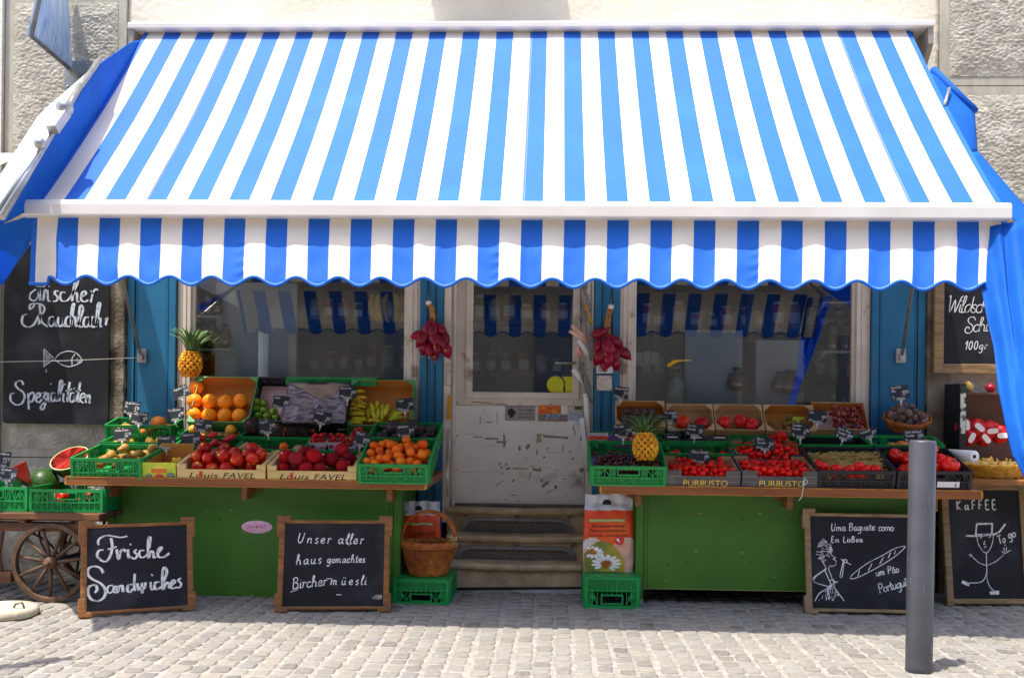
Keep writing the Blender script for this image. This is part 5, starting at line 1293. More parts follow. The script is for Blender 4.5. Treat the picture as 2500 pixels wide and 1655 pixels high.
def punnet(c, rz, sc, label, box, fruit="strawberry", cnt=11, group="strawberry punnets"):
    mm = wxf(box[0]) @ Matrix.Translation(c) @ Matrix.Rotation(rz, 4, 'Z')
    p = empty("punnet", mm.to_translation(), mm.to_euler(), label, "punnet", group)
    w, l, h = .052 * sc, .04 * sc, .05 * sc; b = MB()
    lo = [(-w * .78, -l * .78), (w * .78, -l * .78), (w * .78, l * .78), (-w * .78, l * .78)]; hi = [(-w, -l), (w, -l), (w, l), (-w, l)]
    for q in range(4):
        a, b_ = q, (q + 1) % 4; t = .0015; hz = h * (1.0 if q % 2 == 0 else 1.1)
        P_ = [Vector((*lo[a], 0)), Vector((*lo[b_], 0)), Vector((*hi[b_], hz)), Vector((*hi[a], hz))]; nn = (P_[1] - P_[0]).cross(P_[3] - P_[0]).normalized() * t
        b.add(P_ + [x - nn for x in P_], [(0, 1, 2, 3), (7, 6, 5, 4), (0, 4, 5, 1), (1, 5, 6, 2), (2, 6, 7, 3), (3, 7, 4, 0)])
    b.add([(*lo[k], .001) for k in range(4)], [(0, 1, 2, 3)])
    b.build("tray", M("punnet_white", S(232, 226, 222), S(220, 212, 208), 20, .6), p)
    b = MB()
    fy = lambda z: -l * (.78 + .22 * z / h) - .0012
    for q in range(4): b.ball((-w * .55 + .006 * math.cos(q * 2) * sc, fy(h * .55), h * .55 + .006 * math.sin(q * 2) * sc), (.008 * sc, .0012, .009 * sc), 8, 5)
    b.box(w * .2, w * .72, fy(h * .42) - .002, fy(h * .42) + .001, h * .32, h * .46)
    b.build("print", m_red, p)
    return p, mm, w, l, h
for k, (x, y, z, n_) in enumerate(((-.135, .17, .055, "leftmost"), (-.025, .17, .058, "second"), (.105, .21, .075, "rearmost"), (.06, .11, .05, "frontmost"))):
    p, mm, w, l, h = punnet(Vector((x, y, z)), uni(-.1, .1), 1.05, "white card punnet of strawberries, the %s of the four on the left stand" % n_, bx)
    for (px1, py1, pz1, rr) in pile(12, -w * .95, w * .95, -l * .95, l * .95, .0155, h * .5, 10):
        put("strawberry", mm @ Matrix.Translation((px1, py1, pz1)) @ Euler((uni(-1.2, 1.2), uni(-1.2, 1.2), uni(-3, 3))).to_matrix().to_4x4(), rr * 1.05, "red strawberry in the %s white punnet" % n_, "strawberry", "strawberries in the %s punnet" % n_)
p, mm, w, l, h = punnet(Vector((.06, .035, .06)), .0, 1.0, "low white tray of dark blueberries in front of the strawberries", bx, group=None)
p.scale = (1.15, .8, .42)
for (px1, py1, pz1, rr) in pile(34, -w, w, -l * .7, l * .7, .0065, h * .32, 6):
    put("blueberry", mm @ Matrix.Translation((px1, py1, pz1)), rr, "dark blueberry in the low white tray", "blueberry", "blueberries in the tray")
bx = crate("green crate of dark figs behind the apricots", 899, 1066, 1068, 1070, -.60, .30, .085, 16)
fill(bx, ["fig"], 17, .034, "dark purple fig behind the apricots", "fig", "figs behind the apricots", z0=.03, tries=50, up=lambda: Euler((uni(.8, 2.2), uni(-.5, .5), uni(-3, 3))))
# rear row: cartons tipped up against the window
gf = carton("carton of big orange grapefruit tipped up against the window, under the pineapple", 456, 606, 1029, 1031, -.32, .355, .105, 54, m_cardg, m_card, corners=m_cardg, group="green-edged cartons tipped up to the window")
r_, W, L, H = gf; m = wxf(r_)
lab = {}
for i, (zx, zy) in enumerate([(310, 340), (285, 515), (480, 520), (680, 530), (875, 515), (270, 690), (470, 700), (675, 700), (860, 705)]):
    q = m.inverted() @ U(420 + zx / 5.226, 880 + zy / 5.226, -.22)
    pw = m @ Vector((max(-W/2 + .055, min(W/2 - .055, q.x)), 0, .058)); o0 = m @ Vector((0, 0, .06)); nn = (m.to_3x3() @ Vector((0, 0, 1)))
    p = PL(420 + zx / 5.226, 880 + zy / 5.226, o0, nn)
    row = ("topmost, alone at the left", "leftmost in the upper row", "second in the upper row", "third in the upper row", "rightmost in the upper row", "leftmost in the bottom row", "second in the bottom row", "third in the bottom row", "rightmost in the bottom row")[i]
    put("orange", Matrix.Translation(p) @ Euler((uni(-1, 1), uni(-1, 1), uni(-3, 3))).to_matrix().to_4x4(), .0475, "big orange grapefruit in the tipped carton, " + row, "grapefruit", "grapefruit in the tipped carton", name="grapefruit")
lc = crate("black plastic crate of limes on red gingham paper, tipped up by the window", 607, 742, 1027, 1030, -.30, .34, .09, 54, mt=m_crateb, group=None, slots=False)
r_, W, L, H = lc; m = wxf(r_)
m_ging = bpy.data.materials.new("gingham"); m_ging.use_nodes = True
_t = m_ging.node_tree; _b = _t.nodes["Principled BSDF"]; _b.inputs["Roughness"].default_value = .8
_tc = _t.nodes.new("ShaderNodeTexCoord"); _cks = []
for axis in (0, 1):
    sx = _t.nodes.new("ShaderNodeSeparateXYZ"); _t.links.new(_tc.outputs["Object"], sx.inputs[0])
    mu = _t.nodes.new("ShaderNodeMath"); mu.operation = 'MULTIPLY'; mu.inputs[1].default_value = 90; _t.links.new(sx.outputs[axis], mu.inputs[0])
    fr = _t.nodes.new("ShaderNodeMath"); fr.operation = 'FRACT'; _t.links.new(mu.outputs[0], fr.inputs[0])
    gt = _t.nodes.new("ShaderNodeMath"); gt.operation = 'GREATER_THAN'; gt.inputs[1].default_value = .5; _t.links.new(fr.outputs[0], gt.inputs[0]); _cks.append(gt)
_a = _t.nodes.new("ShaderNodeMath"); _a.operation = 'ADD'; _t.links.new(_cks[0].outputs[0], _a.inputs[0]); _t.links.new(_cks[1].outputs[0], _a.inputs[1])
_d = _t.nodes.new("ShaderNodeMath"); _d.operation = 'MULTIPLY'; _d.inputs[1].default_value = .5; _t.links.new(_a.outputs[0], _d.inputs[0])
_r = _t.nodes.new("ShaderNodeValToRGB"); _r.color_ramp.elements[0].color = S(226, 206, 200); _r.color_ramp.elements[1].color = S(150, 52, 60)
_t.links.new(_d.outputs[0], _r.inputs[0]); _t.links.new(_r.outputs[0], _b.inputs["Base Color"])
b = MB(); b.box(-W/2 + .012, W/2 - .012, .012, L - .012, .0125, .015); b.build("paper", m_ging, r_)
for zx, zy in [(1080, 520), (1175, 545), (1070, 610), (1165, 630), (1290, 645), (1100, 700), (1215, 710), (1330, 730), (1320, 790), (1210, 780), (1120, 780)]:
    p = PL(420 + zx / 5.226, 880 + zy / 5.226, m @ Vector((0, 0, .045)), m.to_3x3() @ Vector((0, 0, 1)))
    put("lime", Matrix.Translation(p) @ anyrot().to_matrix().to_4x4(), .026, "green lime on the gingham paper of the black crate", "lime", "limes in the black crate")
dc = crate("shallow crate covered by a folded purple-brown printed sheet, between limes and bananas", 690, 842, 1031, 1035, -.36, .30, .05, 56, mt=m_crateb, group=None, slots=False)
r_, W, L, H = dc; m = wxf(r_)
m_shp = M("purple_sheet", S(150, 138, 140), S(92, 78, 98), 26, .35, stretch=(.5, 5, 1), lo=.47, hi=.56, bump=.4, bscale=30)
m_shb = M("brown_sheet", S(164, 142, 124), S(140, 118, 102), 6, .4, bump=.4, bscale=20)
sh = empty("folded_sheet", m @ Vector((0, L / 2, H)), label="folded purple-brown printed plastic sheet lying over the date crate", cat="sheet")
wr = lambda x, y: .012 * noise.noise((x * 16, y * 16, 2))
b = MB(); b.grid(lambda u, v: m @ Vector((-W/2 + W * u, L * v, H + .004 + wr(u * .4, v * .3))), 16, 16, th=.001); part(b, "back_fold", m_shb, sh)
b = MB()
def vsh(u, v):
    x = -W/2 + W * u; top = L * (.98 - .42 * (1 - abs(u - .54) / .54)); return m @ Vector((x, top * v, H + .014 + .016 * noise.noise((u * 6, v * 6, 7)) + .004 * noise.noise((u * 20, v * 16, 7))))
b.grid(vsh, 30, 22, th=.001); part(b, "front_fold", m_shp, sh)
bc = carton("green-edged carton of bananas tipped up at the right end of the left stand", 842, 1000, 1037, 1040, -.32, .355, .105, 54, m_cardg, m_card, corners=m_cardg, group="green-edged cartons tipped up to the window")
r_, W, L, H = bc; m = wxf(r_)
def bananas(kind, zl, grp, lab, upright):
    for zx, zy, ang, s_, dz in zl:
        p = PL(740 + zx / 4.9, 880 + zy / 4.9, m @ Vector((0, 0, .05 + dz)), m.to_3x3() @ Vector((0, 0, 1)))
        # banana axis in the carton's floor plane at the given angle; its bend bulges outwards
        e = m.to_3x3().to_4x4() @ Matrix.Rotation(R(ang), 4, 'Z') @ Matrix.Rotation(R(uni(-25, 25)) , 4, 'X')
        put(kind, Matrix.Translation(p) @ e, s_, lab, "banana", grp)
random.seed(3)
bananas("banana", [(670, 385, 10, .075, .02), (680, 455, 12, .085, .03), (640, 495, -8, .085, .0), (700, 520, -10, .07, .02), (590, 535, 5, .075, .01), (675, 560, -5, .075, .03), (610, 595, 4, .08, .02), (700, 605, -12, .075, .0)], "ripe baby bananas", "ripe yellow baby banana stacked at the left of the carton", False)
bananas("green_banana", [(650, 655, 4, .10, .02), (570, 655, 30, .08, .0), (660, 705, -6, .10, .03), (720, 700, -20, .08, .0), (620, 745, -3, .10, .02)], "greenish baby bananas at the left", "greenish baby banana low at the left of the carton", False)
bananas("green_banana", [(790, 640, 100, .09, .0), (830, 590, 110, .10, .02), (850, 650, 120, .09, .03), (885, 560, 95, .10, .0), (895, 650, 85, .10, .02), (955, 590, 95, .09, .0), (950, 650, 88, .10, .02), (1000, 600, 80, .10, .03), (990, 670, 75, .10, .0)], "upright green bananas", "green-yellow baby banana standing in a hand at the middle", True)
bananas("green_banana", [(1080, 640, 50, .10, .0), (1140, 650, 40, .11, .02), (1110, 710, 20, .10, .03)], "green bananas at the right", "green banana curving at the right of the carton", True)
bananas("banana", [(850, 735, -4, .09, .03), (905, 745, -10, .07, .02)], "yellow bananas in front", "yellow baby banana lying at the foot of the carton", False)
sc_ = crate("green crate standing on the window ledge behind the tipped cartons", 700, 918, 921, 923, -.105, .06, .05, 0, group=None, slots=False)
# ================================================================ RIGHT STAND
random.seed(29)
bx = crate("green crate of dark cherries, overhanging the left end of the right stand", 1443, 1627, 1137, 1140, YS - .03, .40, .115, 18, liner=m_lilac, lh=.22)
fill(bx, ["cherry"], 165, .0145, "dark red cherry in the green crate", "cherry", "cherries in the green crate", z0=.035, y1=.30, tries=8)
def purg(label, a, c, py, y, L, tilt, text=True, notch=.032):
    bx = carton(label, a, c, py, py + 1.5, y, L, .10, tilt, m_greyc, m_kraft, notch=notch, group="dark cartons of cherry tomatoes")
    r, W, L_, H = bx
    if text:
        b = MB(); type_text(b, "PUR8USTO", (-W * .27, -.0012, .010), Vector((1, 0, 0)), Vector((0, 0, 1)), W * .60, .036); b.build("lettering", m_gold, r)
        b = MB()
        for x0, x1 in ((-W/2 + .004, -W/2 + W * .19), (W/2 - W * .19, W/2 - .004)): b.box(x0, x1, -.001, -.0002, H - .034, H - .031); b.box(x0, x1, -.001, -.0002, H - .066, H - .064)
        b.build("print_lines", M("print_grey", S(140, 134, 128)), r)
    return bx
bx = purg("dark printed carton of cherry tomatoes next to the cherries", 1628, 1809, 1148, YS - .005, .30, 13)
fill(bx, ["cherry_tomato", "stemmed_cherry_tomato"], 105, .0165, "red cherry tomato in the left dark carton", "cherry tomato", "cherry tomatoes in the left carton", z0=.03, tries=8)
bx = purg("dark printed carton of cherry tomatoes in the middle, string over its edge", 1813, 1998, 1149, YS - .005, .30, 13)
fill(bx, ["cherry_tomato", "cherry_tomato", "stemmed_cherry_tomato"], 125, .0165, "red cherry tomato in the middle dark carton", "cherry tomato", "cherry tomatoes in the middle carton", z0=.03, tries=8)
bx = purg("dark carton of cherry tomatoes behind the middle one, no lettering showing", 1792, 1972, 1108, -.62, .26, 16, text=False)
fill(bx, ["cherry_tomato", "stemmed_cherry_tomato"], 105, .0165, "red cherry tomato in the rear dark carton", "cherry tomato", "cherry tomatoes in the rear carton", z0=.04, tries=8)
m_straw2 = M("wood_wool", S(216, 184, 112), S(190, 156, 84), 20, .8)
def blackcrate(label, a, c, py, L=.40):
    bx = crate(label, a, c, py, py + 1.5, YS - .005, L, .10, 16, mt=m_crateb, group="black plastic crates of tomatoes", slots=True)
    return bx
bx = blackcrate("black crate of shiny tomatoes bedded on wood wool", 1999, 2186, 1149)
r_, W, L, H = bx; m = wxf(r_)
b = MB()
for _ in range(420):
    x, y = uni(-W/2 + .02, W/2 - .02), uni(.1, L - .03); a = uni(0, 6.28); z = .05 + .055 * math.exp(-((y - .24) / .1) ** 2) + uni(-.012, .014); l = uni(.03, .07)
    pts = [m @ Vector((max(-W/2 + .012, min(W/2 - .012, x + math.cos(a + k * .5) * l * k / 4)), min(L - .015, max(.02, y + math.sin(a + k * .5) * l * k / 4)), z + .012 * math.sin(k * 1.2 + a))) for k in range(5)]
    b.tube(pts, .0012, 4, cap=False)
b.grid(lambda u, v: m @ Vector((-W/2 + .014 + (W - .028) * u, .06 + (L - .08) * v, .03 + .05 * math.exp(-((v - .5) / .28) ** 2) + .012 * noise.noise((u * 9, v * 9, 1)))), 24, 20, th=.001)
o = b.build("wood_wool", m_straw2, base=tuple(m @ Vector((0, .2, .05)))); tag(o, "pale wood wool bedding the tomatoes in the black crate", "wood wool", kind="stuff")
for zx, zy, s_ in ((1180, 1130, .042), (1370, 1175, .036), (1530, 1185, .034), (1650, 1155, .038), (1745, 1175, .030), (1865, 1180, .034)):
    p = PL(1780 + zx / 5.226, 920 + zy / 5.226, m @ Vector((0, .06, .085)), m.to_3x3() @ Vector((0, 0, 1)))
    put("tomato", Matrix.Translation(p) @ Euler((uni(-.5, .5), uni(-.5, .5), uni(-3, 3))).to_matrix().to_4x4(), s_, "shiny red tomato on the wood wool in front", "tomato", "tomatoes on wood wool")
for k in range(4):
    p = m @ Vector((-.09 + .06 * k, .035, .045)); put("tomato", Matrix.Translation(p), .03, "shiny red tomato seen through the handle slot of the black crate", "tomato", "tomatoes behind the slot")
bx = blackcrate("black crate of ribbed beef tomatoes at the right end, behind the bollard", 2192, 2374, 1150)
r_ = bx[0]; W, L = bx[1], bx[2]
fill(bx, ["beef_tomato"], 8, .050, "big ribbed red beef tomato in the rightmost black crate", "beef tomato", "beef tomatoes in the black crate", z0=.02, spin=.9)
b = MB(); b.box(W * .04, W * .34, -.0098, -.0085, .012, .045); b.build("paper_label", m_stickw, r_)
b = MB(); type_text(b, "i", (W * .28, -.0102, .016), Vector((1, 0, 0)), Vector((0, 0, 1)), .008, .022); b.build("label_print", m_print, r_)
# second row
bx = crate("green crate of two printed berry punnets on lilac paper, behind the cherries", 1443, 1606, 1076, 1078, -.55, .2, .10, 14, liner=m_lilac)
for x, y, s_, lab in ((-.155, .05, 1.15, "printed cherry punnet at the left end of the right stand"), (.055, .09, 1.15, "printed cherry punnet half hidden by the standing pineapple"), (.125, .09, 1.0, "white printed punnet behind the standing pineapple")):
    p, mm, w, l, h = punnet(Vector((x, y, .065)), 0, s_, lab, bx, group="printed cherry punnets")
    b = MB()
    for k in range(5): b.ball((-w * .8 + w * .4 * k, -l * 1.0 - .002, h * .95), (w * .22, .003, h * .2), 10, 6)
    b.build("tomato_print", m_red, p)
bx = crate("green crate with a few small tomatoes behind the left dark carton", 1617, 1799, 1106, 1108, -.60, .20, .105, 14)
fill(bx, ["tomato"], 5, .026, "small tomato left in the nearly empty green crate", "tomato", "last small tomatoes", z0=.03, y0=.10)
fill(bx, ["apricot"], 3, .022, "small orange tomato left in the nearly empty green crate", "tomato", "last orange tomatoes", z0=.03, y0=.10)
bx = crate("green crate of plastic blueberry boxes on lilac paper", 1618, 1784, 1076, 1078, -.40, .17, .10, 14, liner=m_lilac)
r_, W, L, H = bx; m = wxf(r_)
for k, (x, y, z) in enumerate(((-.14, .05, .075), (.0, .045, .075), (.145, .05, .075), (-.13, .12, .10), (-.02, .12, .10))):
    mm = m @ Matrix.Translation((x, y, z))
    p = empty("berry_box", mm.to_translation(), mm.to_euler(), "clear plastic box of blueberries, %s" % ("front left", "front middle", "front right", "rear left", "rear middle")[k], "berry box", "clear boxes of blueberries")
    b = MB(); w, l, h = .06, .038, .034; b.box(-w, w, -l, l, 0, h); b.box(-w - .004, w + .004, -l - .004, l + .004, h * .7, h * .78); b.build("clear_box", m_clear, p, bevel=.005)
    b = MB()
    for (a, b_, c, q) in pile(40, -w + .004, w - .004, -l + .004, l - .004, .0075, .003, 5): b.ball((a, b_, min(c, h - .008)), q, 7, 5)
    o = b.build("blueberries", M("blueberry_skin", S(40, 42, 66)), p); o['kind'] = "stuff"
    b = MB(); b.box(-.032, .032, -.012, .014, h + .0012, h + .002); b.build("paper_label", m_stickw, p)
bx = crate("green crate of vine tomatoes behind the rear dark carton", 1786, 1958, 1084, 1086, -.46, .2, .10, 13)
fill(bx, ["tomato"], 4, .040, "red vine tomato in the green crate", "tomato", "vine tomatoes in the green crate", z0=.045, x0=-.02, spin=.5)
bx = crate("empty green crate behind the wood-wool crate, its dark liner coloured as shade", 1960, 2130, 1085, 1087, -.48, .22, .10, 13, liner=m_slot)  # near-black liner stands in for the shade inside the empty crate
bx = crate("green crate of round brown squash, right end of the right stand", 2136, 2306, 1086, 1088, -.48, .22, .10, 13)
fill(bx, ["papaya"], 4, .037, "brown-orange squash in the rightmost green crate", "squash", "squash in the right green crate", z0=.02, spin=.4)
# rear cartons
def rearbox(label, a, c, pyb, kind, zs, sc_, flab, fcat, grp, lining=m_card, tilt=52, L=.20, ox=1420, oy=920, k=5.6, n_=.05):
    bx = carton(label, a, c, pyb, pyb + 1, -.30, L, .085, tilt, m_kraft, lining, corners=m_kraft, group="brown cartons tipped up to the right window")
    m = wxf(bx[0])
    for i, (zx, zy) in enumerate(zs):
        p = PL(ox + zx / k, oy + zy / k, m @ Vector((0, 0, n_)), m.to_3x3() @ Vector((0, 0, 1)))
        fl = flab[i] if isinstance(flab, list) else flab
        put(kind, Matrix.Translation(p) @ m.to_3x3().to_4x4() @ Euler((uni(-.35, .35), uni(-.35, .35), uni(-3, 3))).to_matrix().to_4x4(), sc_ * uni(.95, 1.05), fl, fcat, grp)
    return bx
rearbox("brown carton of dark passion fruit below the socket", 1505, 1626, 1040, "passion_fruit", [(620, 470), (740, 480), (850, 480), (580, 560), (700, 570), (820, 565), (940, 570), (960, 480), (1030, 560), (560, 640), (680, 650)], .026, "dark purple passion fruit in the brown carton", "passion fruit", "passion fruit in the carton")
rearbox("brown carton of two big red pomegranates behind the blueberries", 1630, 1746, 1048, "pomegranate", [(1390, 620), (1640, 640)], .044, ["bright red pomegranate, left of the pair behind the blueberry boxes", "bright red pomegranate, right of the pair behind the blueberry boxes"], "pomegranate", None, lining=m_kraft)
rearbox("brown carton of three pomegranates, one orange", 1749, 1868, 1049, "pomegranate", [(1945, 620), (2170, 600), (2330, 650)], .042, ["purple-red pomegranate, left in the carton of three", "orange-red pomegranate, middle of the carton of three", "red pomegranate, right in the carton of three"], "pomegranate", None, lining=m_kraft)
bxk = rearbox("brown carton of kiwis with a yellow-green card", 1871, 1994, 1051, "kiwi", [(550, 585), (700, 610), (765, 515), (820, 600), (945, 580), (520, 665), (640, 670), (750, 670), (890, 650)], .027, "brown kiwi in the carton by the yellow-green card", "kiwi", "kiwis in the carton", ox=1780, k=5.226)
m = wxf(bxk[0]); b = MB(); b.box(.0, .11, .09, .15, .03, .033); b.build("label_card", M("lime_card", S(186, 200, 40), rough=.6), bxk[0])
bxd = carton("brown carton of dried tomatoes on gingham paper, last of the tipped row", 1994, 2124, 1050, 1046, -.30, .21, .085, 52, m_kraft, m_card, group="brown cartons tipped up to the right window")
m = wxf(bxd[0]); W, L = bxd[1], bxd[2]; b = MB(); b.box(-W/2 + .007, W/2 - .007, .008, L - .008, .0065, .009); b.build("paper", m_ging, bxd[0])
fill(bxd, ["dried_tomato"], 42, .019, "wrinkled dark-red dried tomato in the gingham-lined carton", "dried tomato", "dried tomatoes in the carton", z0=.01, y1=.17, tries=8, up=anyrot, x0=-.07)
# string dangling over the middle carton
b = MB(); P0 = U(1966, 1165, YS - .016)
pts = [U(1962, 1166, YS - .016), U(1972, 1176, YS - .018), U(1960, 1184, YS - .016), U(1964, 1170, YS - .02), U(1960, 1196, YS - .014), U(1957, 1212, YS - .012), U(1950, 1222, YS - .014)]
b.tube([Vector(q) for q in smooth_line([tuple(p) for p in pts], 5)], .0018, 5)
tag(b.build("string", m_stickw, base=tuple(P0)), "thin white string dangling over the brown counter edge", "string")
# ================================================================ price cards
m_cardb = M("card_black", S(34, 36, 42), S(42, 44, 50), 20, .5)
m_clip = M("clip_white", S(214, 210, 204), rough=.5)
m_clipc = M("clip_clear", S(150, 146, 138), rough=.3)
def price(px, py, y, w, h, rot, name_, val, unit="", label="", tilt=-12, stem=.025):
    c = U(px, py, y); W = w * (y + CD) / 2500; H = h * (y + CD) / 2500
    b = MB(); b.box(-W/2, W/2, -.001, .001, -H/2, H/2)
    o = b.build("price_card", m_cardb, loc=c, rot=(R(tilt), R(rot), 0)); tag(o, label, "price card", "black price cards")
    b = MB(); X_, Z_ = Vector((1, 0, 0)), Vector((0, 0, 1)); yy = -.0018
    ls = name_.split("|"); s = min(H * .30, .016)
    if len(ls) > 1: s *= .92
    for k, t_ in enumerate(ls):
        tw = hlen(t_, s); tr = min(1.0, W * .86 / max(1e-6, tw))
        hand(b, t_, (-W * .43, yy, H * .5 - s * 1.25 - k * s * 1.45), X_, Z_, s, .0016, sub=2, track=tr)
    s2 = H * .36
    main, _, dec = val.partition("."); 
    x = W * .46 - hlen(main, s2) - hlen(dec, s2 * .62) - s2 * .12
    l_ = hand(b, main, (x, yy, -H * .28), X_, Z_, s2, .0027, sub=3)
    b.box(x + l_ + s2 * .02, x + l_ + s2 * .10, yy - .0002, yy, -H * .28, -H * .25)
    hand(b, dec, (x + l_ + s2 * .1, yy, -H * .13), X_, Z_, s2 * .62, .0021, sub=3)
    if unit: hand(b, unit, (-W * .44, yy, -H * .42), X_, Z_, H * .17, .0015, sub=2)
    b.build("lettering", m_chalk, o)
    b = MB(); b.box(-W * .22, W * .22, -.004, .003, -H/2 - .008, -H/2 + .008); b.build("holder", m_clipc, o)
    b = MB(); b.box(-.006, .006, -.005, .005, -H/2 - .02, -H/2 - .0085); b.tube([(0, 0, -H/2 - .0205), (0, .01, -H/2 - .02 - stem)], .003, 6); b.build("clip", m_clip, o)
    return o
for a in (
 (441, 957, -.27, 40, 30, -20, "Grapefruit-Rot", "2.70", "", "tilted black price card Grapefruit 2.70 at the grapefruit carton"),
 (322, 995, -.25, 41, 31, 4, "Navels-Orangen|Bio", "5.90", "Kg", "black price card Navels-Orangen 5.90, rear left"),
 (342, 1020, -.33, 43, 30, 4, "Jolly-Melonen", "9.90", "Stück", "black price card Jolly-Melonen 9.90 before the orange melons"),
 (428, 1010, -.34, 44, 30, -8, "Bio-Zitronen", "6.90", "", "black price card Bio-Zitronen 6.90 left of the grapefruit"),
 (299, 1059, -.50, 46, 30, -5, "Abate Birnen", "10.90", "", "black price card Abate Birnen 10.90 above the pears"),
 (407, 1079, -.64, 45, 32, -3, "Kumquats", "2.-", "100gr", "black price card Kumquats 2.- at the printed carton"),
 (465, 1072, -.60, 48, 34, -6, "Nektarinen", "11.90", "Kg", "black price card Nektarinen 11.90 above the nectarines"),
 (496, 1037, -.42, 44, 29, 8, "Pfirsich|Saturn", "11.90", "Kg", "black price card Pfirsich Saturn 11.90 under the grapefruit"),
 (686, 981, -.30, 40, 31, 4, "Limes", "1.00", "Stück", "black price card Limes 1.00 beside the limes"),
 (652, 1040, -.47, 42, 34, -10, "Nespole", "2.80", "100gr", "tilted black price card Nespole 2.80 among the net bags"),
 (787, 1019, -.40, 44, 30, 10, "Datteln", "2.50", "100gr", "black price card Datteln 2.50 on the purple sheet"),
 (849, 957, -.31, 42, 30, -1, "Bananitos", "2.30", "100gr", "black price card Bananitos 2.30 at the banana carton"),
 (988, 987, -.36, 43, 31, -5, "Feigen", "2.50", "Stück", "black price card Feigen 2.50 in front of the bananas"),
 (990, 1050, -.62, 44, 30, -6, "Aprikosen", "9.90", "Kg", "black price card Aprikosen 9.90 behind the apricots"),
 (884, 1071, -.66, 41, 34, 12, "Pfirsich", "11.90", "Kg", "black price card Pfirsich 11.90 tilted by the strawberries"),
 (1516, 958, -.27, 36, 29, 6, "Passionsfrucht", "3.20", "Stück", "black price card Passionsfrucht 3.20 at the passion fruit"),
 (1520, 1051, -.62, 46, 32, -3, "Kirschen", "2.20", "100gr", "black price card Kirschen 2.20 above the cherries"),
 (1636, 1016, -.34, 32, 28, 2, "Granatapfel", "5.90", "", "black price card Granatapfel 5.90 at the pair of pomegranates"),
 (1697, 1049, -.46, 45, 29, 6, "Tomaten|Merinda", "19.-", "Kg", "black price card Tomaten Merinda 19.- on the blueberry boxes"),
 (1708, 1113, -.70, 47, 31, 2, "Cherry-Tomate", "1.50", "100gr", "black price card Cherry-Tomate 1.50 above the left dark carton"),
 (1867, 1082, -.56, 46, 30, 2, "Cherry|Tomaten", "2.50", "Schale", "black price card Cherry Tomaten 2.50 above the rear dark carton"),
 (1954, 1050, -.47, 45, 33, 2, "Tomaten-|Ramato", "6.90", "Kg", "black price card Tomaten-Ramato 6.90 by the vine tomatoes"),
 (1995, 1016, -.36, 46, 29, 3, "Kiwi", "1.40", "Stück", "black price card Kiwi 1.40 beside the kiwis"),
 (2062, 1059, -.50, 42, 26, 20, "Berner Rose|Tomaten", "11.90", "Kg", "price card Berner Rose 11.90 tilting down to the right"),
 (2119, 1057, -.46, 42, 20, -18, "Federkohl", "12.90", "", "grey price card Federkohl 12.90 tilting up to the right"),
 (2196, 957, -.30, 45, 33, -6, "Kartoffeln|Blau", "11.50", "Kg", "black price card Kartoffeln Blau 11.50 on the hanging potato basket"),
 (2231, 1063, -.56, 48, 28, -3, "Coeur de boeuf|Tomaten", "11.90", "Kg", "black price card Coeur de boeuf 11.90 behind the bollard"),
 ): price(*a)
# ================================================================ pineapples, onions, baskets
def f_pine(b, s=1.0):
    n = 0; R_, H_ = .066, .155
    prof = lambda t: R_ * (math.sin(math.pi * (.10 + .82 * t)) ** .55)
    b.lathe([(prof(k / 14) * .97, H_ * k / 14) for k in range(15)], 24, mi=1)
    rows = 9; per = 11
    for i in range(rows):
        t = (i + .5) / rows; z = H_ * t; r = prof(t)
        for j in range(per):
            a = 2 * math.pi * (j + .5 * (i % 2)) / per; c = Vector((r * math.cos(a), r * math.sin(a), z))
            mm = Matrix.Rotation(a, 4, 'Z') @ Matrix.Rotation(R(90), 4, 'Y')
            b.lathe([(.001, -.004), (.0140 * (r / R_ * .3 + .7), -.003), (.0118, .0035), (.006, .0055), (.003, .0035), (.0025, .008), (.0008, .010)], 6, Matrix.Translation(c) @ mm, sm=False)
def f_crown(b, seed=1, spread=1.0):
    random.seed(seed)
    for k in range(46):
        t = k / 46; a = k * 2.4; l = (.055 + .085 * math.sin(math.pi * min(1, .25 + t * .75))) * (1.25 - .25 * spread); lean = R(78 - 70 * t) * spread; z0 = .15 + .04 * t; w = .011
        base = Vector((.022 * (1 - t * .7) * math.cos(a), .022 * (1 - t * .7) * math.sin(a), z0)); out = Vector((math.cos(a), math.sin(a), 0)); side = Vector((-math.sin(a), math.cos(a), 0))
        vs = []
        for q in range(6):
            u = q / 5; le = lean + R(22) * u * u * (1 if t < .7 else .2); p = base + (out * math.sin(le) + Vector((0, 0, 1)) * math.cos(le)) * l * u
            ww = w * (1 - u) ** .7 * (1.0 if u > .05 else .9) + .0004; nrm = (out * math.cos(le) - Vector((0, 0, 1)) * math.sin(le))
            vs += [p - side * ww + nrm * .003, p - nrm * .001, p + side * ww + nrm * .003]
        b.add(vs, [f for q in range(5) for f in ((3*q, 3*q+1, 3*q+4, 3*q+3), (3*q+1, 3*q+2, 3*q+5, 3*q+4))], 0, True)
m_pinea = M("pineapple_skin", S(244, 172, 20), S(214, 124, 16), 30, .5, bump=.2, bscale=200, c3=S(250, 200, 40), s3=25, t3=(.5, .66))
m_pgap = M("pineapple_gap", S(96, 70, 22), S(60, 56, 24), 60, .8)
m_crown = M("pineapple_leaf", S(100, 132, 82), S(68, 104, 52), 18, .55)
def pineapple(loc, rot, s, lab, seed, spread):
    o = empty("pineapple", loc, rot, lab, "pineapple"); o.scale = (s[0], s[0], s[1])
    mk(f_pine).build("fruit", [m_pinea, m_pgap], o); mk(lambda b: f_crown(b, seed, spread)).build("leaf_crown", m_crown, o)
pineapple(U(463, 920, -.10), (0, R(3), 0), (1.06, 1.06), "yellow pineapple standing on the rim of the grapefruit carton, half sunlit", 4, .36)
